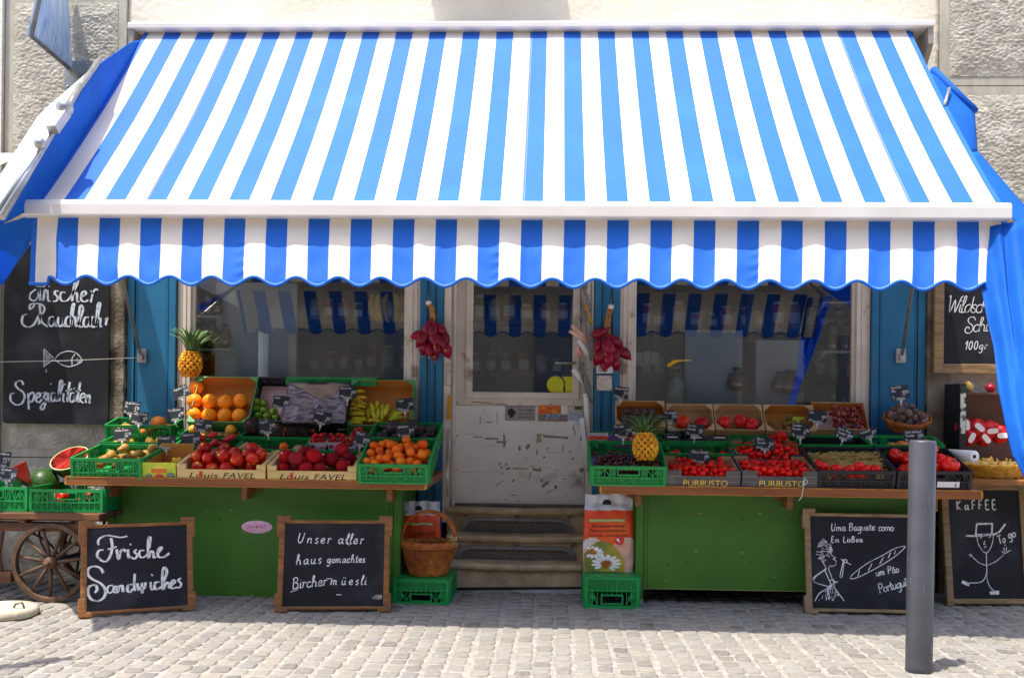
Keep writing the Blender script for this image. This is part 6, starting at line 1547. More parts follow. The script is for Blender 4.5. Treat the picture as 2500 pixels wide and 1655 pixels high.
pineapple(U(1576, 1124, -.83), (R(-6), R(3), .6), (1.03, 1.0), "pineapple with spread grey-green leaves standing among the cherries", 9, .85)
def braid(px, pyt, pyb, onions, lab, lab2, grp, pl):
    y = -.10; top = U(px, pyt, y); root = empty("onion_braid", tuple(top), label=lab, cat="onion braid", group="red onion braids on the blue panels")
    k0 = (y + CD) / 2500
    st_ = [U(px + dx, py, y) for dx, py in pl]
    b = MB()
    for ph in (0, 2.1, 4.2):
        pts = []
        for i in range(25):
            t = i / 24; s = t * (len(st_) - 1); q = min(int(s), len(st_) - 2); p = st_[q].lerp(st_[q + 1], s - q)
            a = t * 16 + ph; pts.append(p + Vector((.011 * math.cos(a), .008 * math.sin(a), 0)))
        b.tube(pts, .0085, 6)
    part(b, "straw_plait", M("onion_straw", S(200, 140, 58), S(160, 104, 40), 30, .8, bump=.3, bscale=120), root)
    b = MB(); c = st_[0]; b.tube([c + (st_[1] - c) * .04, c + (st_[1] - c) * .5], .0185, 8); part(b, "white_tie", m_stickw, root)
    b = MB(); b.tube([c + (st_[1] - c) * .2, c + Vector((.0, .02, .05)), c + Vector((-.005, .055, .07))], .002, 5); part(b, "wire", m_steel, root)
    for i, (zx, zy, an, ln, d) in enumerate(onions):
        p = U(zx, zy, y - .02 - d); e = Matrix.Rotation(R(an), 4, 'Y') @ Matrix.Rotation(R(uni(-25, 25)), 4, 'X')
        me, subs = PR["onion"]; o = bpy.data.objects.new("onion", me); col.objects.link(o); o.parent = root
        o.location = p - root.location; o.rotation_euler = e.to_euler(); s = ln / 2.6 * k0; o.scale = (s * .98, s * .98, s * 1.22)
        for n, sm in subs: c_ = bpy.data.objects.new(n, sm); col.objects.link(c_); c_.parent = o
zc = lambda x, y: (960 + x / 4.126, 680 + y / 4.126)
braid(1054, 740, 793, [(*zc(*q), a, l, d) for q, a, l, d in (((345, 515), 20, 44, .0), ((470, 510), -50, 44, .01), ((255, 570), 75, 40, .02), ((290, 620), 40, 44, .03), ((415, 595), -5, 46, .05), ((520, 600), -15, 42, .02), ((305, 700), 10, 38, .01), ((370, 710), 3, 42, .03), ((450, 700), 25, 42, .04), ((530, 710), -22, 48, .02), ((425, 770), 0, 34, .0), ((480, 640), -30, 40, .06), ((400, 540), 10, 40, .05))], "braid of red onions hanging on the blue panel left of the door", "", "", [(-10, 735), (0, 752), (3, 775), (0, 800)])
zd = lambda x, y: (1420 + x / 7.13, 680 + y / 7.13)
braid(1487, 742, 818, [(*zd(*q), a, l, d) for q, a, l, d in (((310, 950), 65, 44, .0), ((585, 1090), -55, 44, .02), ((430, 1160), 5, 42, .04), ((290, 1160), 25, 40, .01), ((590, 1290), -15, 44, .02), ((740, 1290), -45, 44, .01), ((310, 1370), 30, 48, .03), ((470, 1400), 8, 46, .04), ((600, 1470), -5, 40, .02), ((400, 1490), 0, 36, .02), ((500, 1230), -10, 42, .05))], "braid of red onions hanging on the blue panel right of the door", "", "", [(6, 744), (0, 765), (-4, 790), (-2, 822)])
# wicker baskets
m_wick = M("wicker", S(186, 104, 34), S(140, 70, 22), 22, .5, bump=.15, bscale=80, c3=S(210, 136, 56), s3=14, t3=(.55, .75))
def weave(b, prof, rx, ry, rows, stakes, r=.0032):
    """woven wall: prof(t) -> (scale, z); rows of strands passing in and out of the stakes"""
    for i in range(rows):
        t = i / (rows - 1); s, z = prof(t); pts = []
        n = stakes * 4
        for k in range(n + 1):
            a = 2 * math.pi * k / n; d = 1 + .034 * math.cos(a * stakes / 2 * 1.0 + (math.pi if i % 2 else 0)); pts.append((rx * s * d * math.cos(a), ry * s * d * math.sin(a), z))
        b.tube(pts, r, 5, cap=False)
    for k in range(stakes):
        a = 2 * math.pi * k / stakes; b.tube([(rx * prof(q / 6)[0] * math.cos(a), ry * prof(q / 6)[0] * math.sin(a), prof(q / 6)[1]) for q in range(7)], r * .8, 5)
ydb = -.86
def bottom_crate(label, px0, px1, pyt, pyb, yc):
    a, c = U(px0, pyt, yc), U(px1, pyt, yc); W = c.x - a.x; H = a.z; 
    r = empty("folding_crate", ((a.x + c.x) / 2, yc, 0), label=label, cat="crate", group="upturned green crates by the steps")
    b = MB(); wall(b, W, H); b.xf(Matrix.Translation((0, 0, H)) @ Matrix.Rotation(math.pi, 4, 'Y')); b.build("front_wall", m_crate, r)
    for sx in (-1, 1):
        b = wall(MB(), .40 - .016, H, slot=False); b.xf(Matrix.Translation((sx * W / 2, .2, 0)) @ Matrix.Rotation(sx * math.pi / 2, 4, 'Z')); b.build("side_wall", m_crate, r)
    b = MB(); b.box(-W/2, W/2, .39, .398, 0, H - .004); b.build("back_wall", m_crate, r)
    b = MB(); b.box(-W/2 + .004, W/2 - .004, .002, .389, H - .003, H + .004)
    for k in range(7): b.box(-W/2 + .02 + k * (W - .05) / 6, -W/2 + .03 + k * (W - .05) / 6, .01, .38, H + .0041, H + .0065)
    b.build("base", m_crate, r)
    return r, W, H
cl_, Wc, Hc = bottom_crate("upturned green crate left of the steps, carrying the wicker basket", 961, 1096, 1415, 1488, ydb)
ch_ = cl_
o = empty("wicker_basket", (cl_.location.x + .02, ydb + .16, Hc + .0066), label="brown wicker basket with a tall handle on the left green crate", cat="basket")
pf = lambda t: (.70 + .30 * t ** .8, .005 + .168 * t)
b = MB(); weave(b, pf, .150, .127, 25, 24, .0042); b.lathe([(.001, .002), (.70, .002), (.93, .16), (.92, .16), (.69, .008), (.001, .008)], 40, Matrix.Diagonal((.143, .121, 1, 1)), mi=1)
b.build("body", [m_wick, M("wicker_inside", S(110, 58, 22), rough=.8)], o)
b = MB()
for dz, rr in ((.165, .009), (.178, .011), (.19, .008)): b.tube([(.153 * math.cos(a), .13 * math.sin(a), dz + .004 * math.sin(a * 24)) for a in [2 * math.pi * k / 96 for k in range(97)]], rr, 6, cap=False)
b.build("rim", m_wick, o)
b = MB()
for ph in range(5):
    pts = []
    for k in range(41):
        t = k / 40; a = math.pi * t; q = t * 22 + ph * 1.257; pts.append((.158 * math.cos(a) * (1 + .05 * math.sin(a)) + .006 * math.cos(q), .008 * math.sin(q), .15 + .215 * math.sin(a) ** .8 + .006 * math.cos(q)))
    b.tube(pts, .0055, 6)
b.build("handle", m_wick, o)
b = MB()
for k in range(12):
    a = uni(0, 6.28); b.tube([(.15, -.05, .2), (.15 + .02 * math.cos(a), -.06, .2 + .02 * math.sin(a)), (.15 + .035 * math.cos(a + .5), -.055, .2 + .035 * math.sin(a + .5))], .0025, 4)
b.build("ribbon", M("ribbon_pale", S(196, 186, 130), S(150, 150, 90), 30), o)
# soil sacks
m_sack = M("sack_red", S(212, 54, 24), S(236, 90, 30), 5, .35, bump=.5, bscale=9, c3=S(240, 130, 50), s3=3, t3=(.55, .8))
m_silver = M("sack_silver", S(206, 208, 216), S(176, 180, 190), 9, .35, bump=.6, bscale=14)
m_sgreen = M("sack_green", S(150, 176, 50), rough=.4)
m_photo = M("sack_photo", S(110, 124, 50), S(196, 160, 50), 4, .4, lo=.45, hi=.6, c3=S(230, 226, 214), s3=6, t3=(.58, .62))
def sack(label, px0, px1, pyt, pyb, y, z0, lines, full):
    a, c = U(px0, pyt, y), U(px1, pyb, y); W = c.x - a.x; H = a.z - z0; D_ = .07
    r = empty("soil_sack", ((a.x + c.x) / 2, y, z0), label=label, cat="soil sack", group="sacks of potting soil")
    def sf(u, v, s):
        x = (u - .5) * W * (1 + .03 * math.sin(v * 5)); puff = (math.sin(math.pi * min(1, max(0, u))) ** .5) * (math.sin(math.pi * (.04 + .86 * min(1, v * 1.12))) ** .45 if v < .86 else .12 + 1.2 * max(0, .86 - v))
        return (x, D_ * .5 * (1 - s * puff) + .010 * noise.noise((u * 5, v * 7, s * 3)) + (.006 * math.sin(u * 22) * max(0, v - .7) * 3), H * v + .008 * noise.noise((u * 4, v, 8)) * v)
    def mf(u, v):
        if v > .8: return 1
        return 2 if v < .40 + .05 * math.sin(u * 9) and .0 < u < 1 and px0 > 1300 else 0
    b = MB(); b.grid(lambda u, v: sf(u, v, 1), 30, 40, mfn=mf); b.grid(lambda u, v: sf(1 - u, v, -1), 30, 40, mfn=mf)
    b.build("bag", [m_sack, m_silver, M("sack_pale", S(216, 206, 200), S(226, 150, 110), 6, .35, bump=.5, bscale=10)], r)
    P_ = lambda u, v, d=.0035: Vector(sf(u, v, 1)) + Vector((0, -d, 0))
    b = MB(); b.grid(lambda u, v: P_(.36 + .2 * u, .865 + .075 * v * (1 - (2 * u - 1) ** 2) ** .5), 12, 5); b.build("hand_hole", m_slot, r)
    b = MB(); b.grid(lambda u, v: P_(.1 + .74 * u, .655 + .035 * v), 20, 4); b.build("green_band", m_sgreen, r)
    b = MB()
    def tl_(t_, u0, u1, v0, h_, d=.005):
        v_, f_ = text_geo(t_, 0); x0 = min(q[0] for q in v_); x1 = max(q[0] for q in v_); y1 = max(q[1] for q in v_)
        b.add([P_(u0 + (u1 - u0) * (q[0] - x0) / (x1 - x0), v0 + h_ * q[1] / y1, d) for q in v_], f_)
    for t_, u0, u1, v0 in lines: tl_(t_, u0, u1, v0, .036)
    b.build("lettering", m_print, r)
    b = MB(); tl_(full, .13, .8, .66, .024, .006); b.build("band_lettering", m_stickw, r)
    if px0 > 1300:
        b = MB(); rr = lambda u, v: .0
        b.grid(lambda u, v: P_(.02 + .8 * u, .01 + (.40 * (1 - (2 * u - .9) ** 2 * .55)) * v, .004), 22, 14); b.build("flower_photo", m_photo, r)
        b = MB(); 
        for fx_, fz_, fs_ in ((.46, .12, 1.0), (.2, .26, .7)):
            for k in range(13):
                a_ = k * .4833 + fx_; pe = []
                for rr_, ww_ in ((.3, 0), (.5, .13), (.8, .16), (1, .08), (1, -.08), (.8, -.16), (.5, -.13)):
                    pu, pv = fx_ + fs_ * .30 * (rr_ * math.cos(a_) - ww_ * math.sin(a_)), fz_ + fs_ * .115 * (rr_ * math.sin(a_) + ww_ * math.cos(a_)); pe.append((pu, pv))
                if all(.02 < q[0] < .95 and q[1] > .012 for q in pe): b.add([P_(q[0], q[1], .0065 + .0002 * (k % 3)) for q in pe], [tuple(range(7))])
        b.build("flower_print", m_stickw, r)
        b = MB(); b.ball(P_(.46, .13, .004), (.034, .004, .030), 14, 8); b.ball(P_(.19, .27, .004), (.02, .004, .02), 12, 6); b.build("flower_centre_print", M("flower_centre", S(196, 110, 30), S(120, 56, 20), 60), r)
        b = MB(); b.ball(P_(.71, .42, .003), (.026, .004, .026), 16, 8); e_ = b.build("emblem", m_red, r)
        b = MB()
        for sx in (-1, 1): b.add([P_(.71, .39, .009), P_(.71 + sx * .07, .43, .009), P_(.71 + sx * .02, .45, .009)], [(0, 1, 2)])
        b.build("leaf_mark", m_stickw, e_)
cr_, Wr, Hr = bottom_crate("upturned green crate right of the steps, under the red soil sack", 1428, 1561, 1409, 1480, ydb)
sack("red and white sack of organic potting soil standing on the right green crate", 1427, 1546, 1207, 1390, ydb + .13, Hr + .0066, [("Bio-Universalerde", .18, .82, .585), ("Terreau universel bio", .12, .84, .525), ("Terriccio universale bio", .08, .88, .465)], "BIO  OHNE TORF · SANS TOURBE · SENZA TORBA")
sack("red and white soil sack half hidden behind the wicker basket", 975, 1072, 1224, 1390, ydb + .33, Hc + .0066, [("Tomatenerde", .38, .85, .52), ("Terreau tomates", .36, .9, .455), ("Terriccio", .36, .8, .39)], "BIO  OHNE TORF")
# hanging potato basket
c = U(2210, 1030, -.16)
o = empty("potato_basket", tuple(c + Vector((0, 0, -.05))), (R(28), 0, 0), "oval wicker basket of blue potatoes hanging on the right blue panel", "basket")
b = MB(); pf = lambda t: (.62 + .38 * t ** .7, .004 + .075 * t); weave(b, pf, .138, .10, 14, 22, .0034); b.lathe([(.001, .002), (.6, .002), (.98, .072), (.97, .072), (.58, .008), (.001, .008)], 32, Matrix.Diagonal((.134, .097, 1, 1)))
for k in (.078, .088): b.tube([(.141 * math.cos(a), .103 * math.sin(a), k + .003 * math.sin(a * 22)) for a in [2 * math.pi * q / 72 for q in range(73)]], .0075, 6, cap=False)
b.tube([(.0, .1, .08), (.0, .13, .12), (.02, .13, .13), (.03, .1, .085)], .006, 6)
b.build("basketwork", m_wick, o)
b = MB(); b.grid(lambda u, v: (.128 * (.55 + .42 * v) * math.cos(u * 6.2832), .094 * (.55 + .42 * v) * math.sin(u * 6.2832), .03 + .066 * v + .004 * math.sin(u * 40)), 60, 6); b.build("gingham_cloth", m_ging, o)
m = wxf(o)
for (x, y, z, rr) in pile(26, -.105, .105, -.072, .072, .024, .012):
    if (x / .115) ** 2 + (y / .085) ** 2 < 1: put("potato", m @ Matrix.Translation((x, y, z)) @ anyrot().to_matrix().to_4x4(), rr, "dull blue-grey potato in the hanging basket", "potato", "potatoes in the hanging basket")
# ================================================================ handcart with watermelons
m_cart = M("cart_wood", S(108, 70, 44), S(76, 48, 32), 8, .7, stretch=(.3, 3, 3), bump=.25, bscale=50, c3=S(146, 98, 54), s3=4, t3=(.56, .72))
m_wheel = M("wheel_wood", S(104, 76, 54), S(76, 56, 42), 14, .7, bump=.25, bscale=70, c3=S(140, 104, 70), s3=6, t3=(.6, .72))
m_rust = M("rusty_iron", S(70, 56, 48), S(52, 42, 38), 20, .7, bump=.2)
yc = -1.0
wc = U(125, 1401, yc); rw = 98 * (yc + CD) / 2500; wc.z = rw + .002
cart = empty("handcart", (wc.x - .2, yc + .3, 0), label="old wooden handcart with spoked wheels at the left, carrying crates and melons", cat="cart")
dk = U(120, 1252, yc).z; x1 = U(248, 1260, yc).x; x0 = x1 - 1.5
b = MB()
for k in range(5): b.box(x0, x1 - .004 * (k % 2), yc - .03 + .13 * k, yc - .03 + .13 * k + .126, dk - .035, dk - .001 * k)
part(b, "deck", m_cart, cart, bevel=.004)
b = MB(); b.box(x0, x1 - .12, yc - .0, yc + .06, dk - .105, dk - .055); b.box(x0, x1 - .12, yc + .5, yc + .56, dk - .105, dk - .055)
for xx in (x1 - .14, x1 - .46, x1 - .8): b.box(xx, xx + .035, yc - .02, yc + .6, dk - .0548, dk - .0355)
part(b, "chassis", m_cart, cart, bevel=.003)
for wy in (yc, yc + .56):
    cw = Vector((wc.x, wy, wc.z)); w_ = MB(); mm = Matrix.Translation(cw) @ Matrix.Rotation(R(90), 4, 'X')
    wo_ = empty("wheel"); wo_.parent = cart
    n = 64; prof = [(rw, -.02), (rw, .02), (rw - .026, .02), (rw - .026, -.02)]
    vs = [mm @ Vector((r_ * math.cos(2 * math.pi * k / n), r_ * math.sin(2 * math.pi * k / n), z)) for k in range(n) for r_, z in prof]
    w_.add(vs, [(4*k+q, 4*((k+1) % n)+q, 4*((k+1) % n)+(q+1) % 4, 4*k+(q+1) % 4) for k in range(n) for q in range(4)])
    part(w_, "rim", m_wheel, wo_, bevel=.003)
    for k in range(11):
        a = 2 * math.pi * k / 11 + .12; d = Vector((math.cos(a), 0, math.sin(a)))
        b = MB(); b.tube([cw + d * .03, cw + d * .08, cw + d * (rw - .02)], [.010, .011, .008], 7); part(b, "spoke", m_wheel, wo_)
    b = MB(); b.lathe([(.002, -.05), (.02, -.05), (.024, -.04), (.032, -.035), (.036, 0), (.032, .04), (.002, .042)], 20, mm); b.lathe([(.002, .042), (.014, .043), (.014, .062), (.002, .064)], 6, mm); part(b, "hub", m_wheel, wo_)
b = MB(); b.tube([(wc.x, yc - .02, wc.z), (wc.x, yc + .6, wc.z)], .012, 8); part(b, "axle", m_rust, cart)
b = MB()
for xx, s_ in ((wc.x - .1, 1), (wc.x + .1, -1)):
    b.tube([(xx, yc + .05, dk - .1), (xx + s_ * .02, yc + .04, dk - .17), (xx + s_ * .05, yc + .03, wc.z + .06), (wc.x, yc + .04, wc.z)], .007, 6)
    b.ball((xx, yc + .02, dk - .09), .012, 8, 6)
    b.tube([(xx - s_ * .12, yc + .1, dk - .1), (xx, yc + .15, wc.z + .1), (xx + s_ * .1, yc + .3, .1)], .007, 6)
part(b, "ironwork", m_rust, cart)
b = MB(); c = U(13, 1408, yc - .02); b.box(c.x - .06, c.x + .035, yc - .03, yc + .05, c.z - .03, c.z + .03); b.tube([(c.x - .03, yc, c.z), (c.x - .05, yc, c.z + .12), (c.x - .03, yc, dk - .1)], .014, 7)
part(b, "brake_block", m_cart, cart, bevel=.004)
bx = crate("green crate on the handcart, cut by the left edge of the picture", -100, 69, 1190, 1187, yc + .04, .40, .135, 0, group="green crates on the handcart")
bx2 = crate("green crate on the handcart beside the stand, under the counter edge", 74, 251, 1204, 1194, yc + .05, .40, .125, 1, rz=2, group="green crates on the handcart")
for bb in (bx, bx2): bb[0].location.z = dk + .002
fill(bx2, ["plain_nectarine"], 9, .035, "red apple in the crate on the handcart", "apple", "apples on the handcart", z0=.015)
def melon(name, c, s, rot, lab): 
    b = MB(); b.ball((0, 0, 0), (1, 1, .9), 28, 18); o = b.build("watermelon", m_melon, loc=c, rot=rot); o.scale = s; tag(o, lab, "watermelon"); return o
melon("w", U(107, 1186, yc + .36), (.105, .10, .10), (0, R(80), 0), "whole dark green watermelon lying on the cart behind the crates")
# half watermelon, cut face to the front
c = U(170, 1118, yc + .42)
o = empty("half_watermelon", tuple(c), (R(34), R(-8), 0), "cut half watermelon showing its red face, beside the pear crate", "watermelon")
n = 32; b = MB(); b.lathe([(.12 * math.sin(t), -.12 * math.cos(t) * 1.0) for t in [max(.01, math.pi / 2 * k / 9) for k in range(10)]], n); b.build("rind", m_melon, o)
b = MB(); b.lathe([(.0001, .0015), (.110, .0015)], n); b.build("flesh", m_flesh, o)
b = MB(); b.lathe([(.1082, .0012), (.1155, .0008)], n); b.f = b.f[:-2]; b.m = b.m[:-2]; b.s = b.s[:-2]; b.build("pale_rim", m_rindw, o)
c = U(48, 1152, yc + .22); o = empty("watermelon_wedge", tuple(c), (R(10), R(20), R(10)), "red watermelon wedge pointing up between the cart price cards", "watermelon")
b = MB(); b.prism([(-.075, -.02), (.07, -.05), (.0, .06)], (0, 0, 0), (1, 0, 0), (0, 0, 1), .05); b.build("flesh", m_flesh, o)
b = MB(); b.prism([(-.078, -.024), (.073, -.055), (.06, -.068), (.0, -.066), (-.06, -.05)], (0, -.001, 0), (1, 0, 0), (0, 0, 1), .052); b.build("rind", m_melon, o)
price(12, 1120, yc + .3, 30, 36, 3, "Melonen", "13.90", "", "black price card 13.90 at the left picture edge above the cart")
price(20, 1157, yc + .12, 44, 32, 4, "Braeburn|CH", "5.50", "Kg", "black price card Braeburn 5.50 on the cart")
price(56, 1146, yc + .3, 22, 18, -4, "", "4.90", "", "small black price card ending in .90 behind the wedge", stem=.03)
# ================================================================ on the door and its jambs
random.seed(41)
yd = .12 - .0065
a, c = U(1233, 1026, yd), U(1307, 992, yd); W, H = c.x - a.x, c.z - a.z
o = empty("dog_sign", (a.x, yd, a.z), label="grey metal plate with a dog's head reading Ich muss draussen bleiben, on the door", cat="sign")
b = MB(); b.box(0, W, -.004, 0, 0, H); b.build("plate", M("plate_grey", S(150, 146, 142), S(134, 130, 126), 20, .4, metal=.3), o, bevel=.001)
b = MB()
for k, t_ in enumerate(("Ich muss", "draussen", "bleiben !")): type_text(b, t_, (W * .44, -.0048, H * (.68 - .26 * k)), Vector((1, 0, 0)), Vector((0, 0, 1)), W * .48, H * .17)
b.build("lettering", m_print, o)
b = MB(); dg = [(.08,.55),(.10,.75),(.17,.86),(.25,.84),(.30,.70),(.36,.60),(.36,.48),(.30,.44),(.28,.30),(.22,.18),(.15,.22),(.16,.40),(.12,.35),(.09,.42)]
b.prism([(W * x, H * y) for x, y in dg], (0, -.0046, 0), (1, 0, 0), (0, 0, 1), .0005); b.build("dog_print", m_print, o)
b = MB()
for fx, fz in ((.04, .1), (.96, .1), (.04, .9), (.96, .9)): b.ball((W * fx, -.004, H * fz), .004, 6, 4)
b.build("screw", m_iron, o)
def poster(name, label, x0, x1, y0, y1, parts_, y=yd, cat="card", base=None):
    a, c = U(x0, y1, y), U(x1, y0, y); W, H = c.x - a.x, c.z - a.z
    o = empty(name, (a.x, y, a.z), label=label, cat=cat)
    b = MB(); b.box(0, W, -.0015, 0, 0, H); b.build("sheet", base or m_stickw, o)
    for i, (nm, mt, poly) in enumerate(parts_):
        b = MB(); b.prism([(W * p, H * q) for p, q in poly], (0, -.0018 - .0002 * i, 0), (1, 0, 0), (0, 0, 1), .0001); b.build(nm, mt, o)
    return o, W, H
sq = lambda x0, y0, x1, y1: [(x0, y0), (x1, y0), (x1, y1), (x0, y1)]
poster("postcard", "postcard with a red and yellow evening sky over a bay, taped to the door", 1313, 1386, 990, 1028, [("sky_print", M("sunset_red", S(206, 48, 24), S(240, 150, 40), 30, .4, stretch=(1, 1, 3)), sq(0, .45, .78, 1)), ("sea_print", M("sea_print", S(90, 110, 140), S(170, 120, 70), 40, .4), sq(0, 0, 1, .449)), ("boat_print", M("boat_print", S(60, 70, 110), S(170, 190, 210), 90, .5), [(.25, .15), (.85, .2), (.8, .5), (.3, .5)])])
poster("postcard", "pale blue postcard with small lettering next to the evening-sky card on the door", 1387, 1423, 991, 1026, [("field_print", M("card_blue", S(168, 180, 204), rough=.5), sq(0, 0, 1, .55)), ("picture_print", M("card_olive", S(120, 110, 70), S(80, 76, 50), 60), sq(.45, .75, .95, .97))], base=M("card_sand", S(190, 184, 170), rough=.5))
# yellow speech-bubble sticker on the glass (its printed code is left out)
yg = .12 + .0105
o = empty("bubble_sticker", tuple(U(1356, 939, yg)), label="yellow speech-bubble sticker in the lower right corner of the door pane", cat="sticker")
k0 = (yg + CD) / 2500; b = MB(); rr = 21 * k0
poly = [(rr * math.cos(t), rr * math.sin(t)) for t in [R(-30) + R(300) * k / 28 for k in range(29)]] + [(rr * .5, -rr), (rr * 1.05, -rr)]
b.prism(poly, (0, 0, 0), (1, 0, 0), (0, 0, 1), .0008)
b.build("bubble", M("sticker_yellow", S(206, 204, 30), rough=.4), o)
b = MB(); b.prism([(17 * k0, 20 * k0), (41 * k0, 20 * k0), (41 * k0, -21 * k0), (24 * k0, -21 * k0), (24 * k0, 6 * k0)], (0, 0, 0), (1, 0, 0), (0, 0, 1), .0008); b.build("bar", MATS["sticker_yellow"], o)
# rack with papers at the right jamb
xj = U(1437, 850, -.03); o = empty("paper_rack", tuple(U(1438, 960, -.05)), label="narrow wire rack stuffed with grey papers and flyers on the right door jamb", cat="rack")
b = MB()
for px in (1432, 1444): b.tube([U(px, 690, -.05), U(px - 2, 1090, -.05)], .004, 6)
for k in range(7): p0, p1 = U(1430, 720 + 45 * k, -.06), U(1446, 724 + 45 * k, -.06); b.tube([p0, p1], .003, 5)
part(b, "wire_frame", m_steel, o)
mp = [M("paper_grey", S(150, 146, 144), S(90, 88, 88), 30, .7, stretch=(8, 1, 1)), M("paper_white", S(224, 220, 216), rough=.7), M("paper_ochre", S(206, 150, 30), rough=.6), M("paper_salmon", S(226, 130, 100), S(230, 200, 190), 20, .6)]
for i, (x0, y0, x1, y1, w, mi) in enumerate(((1425, 700, 1442, 760, 9, 0), (1426, 742, 1444, 790, 9, 2), (1420, 735, 1440, 830, 7, 0), (1396, 795, 1434, 830, 9, 3), (1390, 808, 1436, 836, 8, 3), (1412, 830, 1438, 870, 10, 1), (1408, 846, 1416, 870, 10, 3), (1420, 885, 1440, 960, 12, 0), (1398, 902, 1430, 940, 11, 1), (1424, 900, 1444, 985, 9, 0), (1412, 895, 1436, 968, 5, 0), (1428, 960, 1436, 1060, 10, 1), (1420, 1020, 1434, 1150, 11, 1), (1432, 760, 1442, 880, 6, 0))):
    p0, p1 = U(x0, y0, -.075 - .004 * i), U(x1, y1, -.06 - .003 * i); d = p1 - p0; n_ = Vector((0, -1, 0)); b = MB(); ww = w / 380
    s_ = n_.cross(d.normalized()); th = .003
    b.grid(lambda u, v: p0 + d * v + s_ * ww * (u - .5) + Vector((0, -.012 * math.sin(v * 3.1) - .01 * (u - .5) ** 2, 0)), 4, 8, th=th); part(b, "paper", mp[mi], o)
# narrow things by the left jamb
b = MB()
for px in (1089, 1105): b.tube([U(px, 888, -.06), U(px, 942, -.06)], .0035, 6)
for py in (890, 906, 941): b.tube([U(1089, py, -.06), U(1105, py + 1, -.06)], .0035, 6)
tag(b.build("wire_holder", m_rail, base=tuple(U(1097, 940, -.06))), "small empty white wire holder on the left door jamb", "holder")
b = MB(); p0, p1 = U(1093, 965, -.05), U(1101, 1024, -.05); b.box(p0.x, p1.x, -.06, -.045, p1.z, p0.z); b.box(p0.x + .003, p0.x + .009, -.064, -.0605, p1.z, p0.z)
tag(b.build("flyer_box", mp[2], base=((p0.x + p1.x) / 2, -.05, p1.z)), "narrow orange flyer holder on the left door jamb", "holder")
b = MB(); p0 = U(1094, 1050, -.07); b.grid(lambda u, v: p0 + Vector((.02 * (u - .5) * (1.2 - abs(v - .4)), -.02 * math.sin(v * 3), -.42 * v)), 4, 12, th=.001)
tag(b.build("plastic_bag", m_clear, base=tuple(p0)), "limp clear plastic sleeve hanging at the left door jamb", "bag")
# socket and notice on the blue panel
c = U(1475, 935, -.04); o = empty("wall_socket", tuple(c), label="square cream socket with a round cover on the blue panel right of the door", cat="socket")
b = MB(); b.box(-.049, .049, -.018, .004, -.049, .049); b.build("plate", M("socket_cream", S(220, 206, 188), rough=.4), o, bevel=.006)
b = MB(); b.lathe([(.001, 0), (.034, 0), (.036, -.006), (.001, -.006)], 28, Matrix.Translation((0, -.0185, 0)) @ Matrix.Rotation(R(-90), 4, 'X') @ Matrix.Scale(-1, 4, (0, 0, 1)))
b.build("cover", MATS["socket_cream"], o)
b = MB()
for x, z in ((-.04, -.04), (.04, -.04), (-.04, .04), (.04, .04)): b.ball((x, -.018, z), .005, 6, 5)
b.build("screw", m_iron, o)
o, W, H = poster("notice", "small white notice with lines of print above the cream socket", 1456, 1496, 884, 911, [], y=-.042, cat="notice")
b = MB()
for k in range(5): b.box(W * .12, W * uni(.6, .9), -.0022, -.0016, H * (.16 + .15 * k), H * (.16 + .15 * k) + .004)
b.build("print", m_print, o)
# yellow clip on the right pane
c = U(1645, 885, .028); b = MB()
b.tube([c + Vector((-.03, -.004, -.018)), c + Vector((.0, -.006, .004)), c + Vector((.03, -.006, .012)), c + Vector((.115, -.004, .016))], [.012, .013, .005, .003], 8); b.ball(c + Vector((-.03, -.006, -.018)), (.016, .008, .012), 8, 6); b.ball(c + Vector((0, -.006, .004)), (.016, .008, .012), 8, 6)
tag(b.build("pane_clip", M("clip_yellow", S(240, 206, 30), S(226, 176, 20), 60, .4), base=tuple(c)), "small yellow plastic clip stuck on the right shop pane", "clip")
# ================================================================ goods inside the windows
def shelf(label, px0, px1, py, y0, y1, br=True):
    a, c = U(px0, py, y0), U(px1, py, y0); o = empty("display_shelf", ((a.x + c.x) / 2, y0, a.z), label=label, cat="shelf", group="white shelves in the shop windows")
    b = MB(); b.box(a.x, c.x, y0, y1, a.z - .012, a.z); part(b, "board", m_shelf, o)
    b = MB()
    for xx in (a.x + .01, c.x - .02): b.bar((xx, y1, a.z - .07), (xx, y0 + .02, a.z - .015), .012, .022)
    part(b, "bracket", m_shelf, o); return a.z, a.x, c.x, (y0 + y1) / 2
m_nut = M("nut_mix", S(216, 176, 120), S(160, 110, 66), 55, .6, c3=S(220, 190, 150), s3=40, t3=(.5, .7), bump=.6, bscale=90)
m_chip = M("dried_fruit", S(236, 104, 40), S(150, 76, 50), 40, .6, c3=S(226, 210, 190), s3=22, t3=(.52, .62), bump=.6, bscale=70)
m_bread = M("bread", S(214, 154, 84), S(180, 116, 56), 9, .7, bump=.2)
def foodbag(label, px, py, y, w, h, mt, grp, neck=True):
    c = U(px, py, y); k = (y + CD) / 2500; W, H = w * k, h * k
    o = empty("food_bag", tuple(c), label=label, cat="food bag", group=grp); s = random.randint(0, 99)
    b = MB(); b.lathe([(W * .3, 0), (W * .5, H * .08), (W * .52, H * .4), (W * .42, H * .66), (W * .16, H * .8), (.002, H * .81)], 14, Matrix.Diagonal((1, .6, 1, 1)), fn=lambda a, z: 1 + .12 * noise.noise((math.cos(a) * 2, z * 30, s))); b.build("contents", mt, o)
    b = MB(); b.lathe([(W * .33, -.001), (W * .54, H * .08), (W * .56, H * .4), (W * .45, H * .68), (W * .12, H * .84), (W * .3, H * 1.02), (W * .28, H * 1.02), (W * .1, H * .85)], 14, Matrix.Diagonal((1, .6, 1, 1)), fn=lambda a, z: 1 + .1 * noise.noise((math.cos(a) * 3, z * 22, s + 4))); b.build("wrap", m_clear, o)
    return o
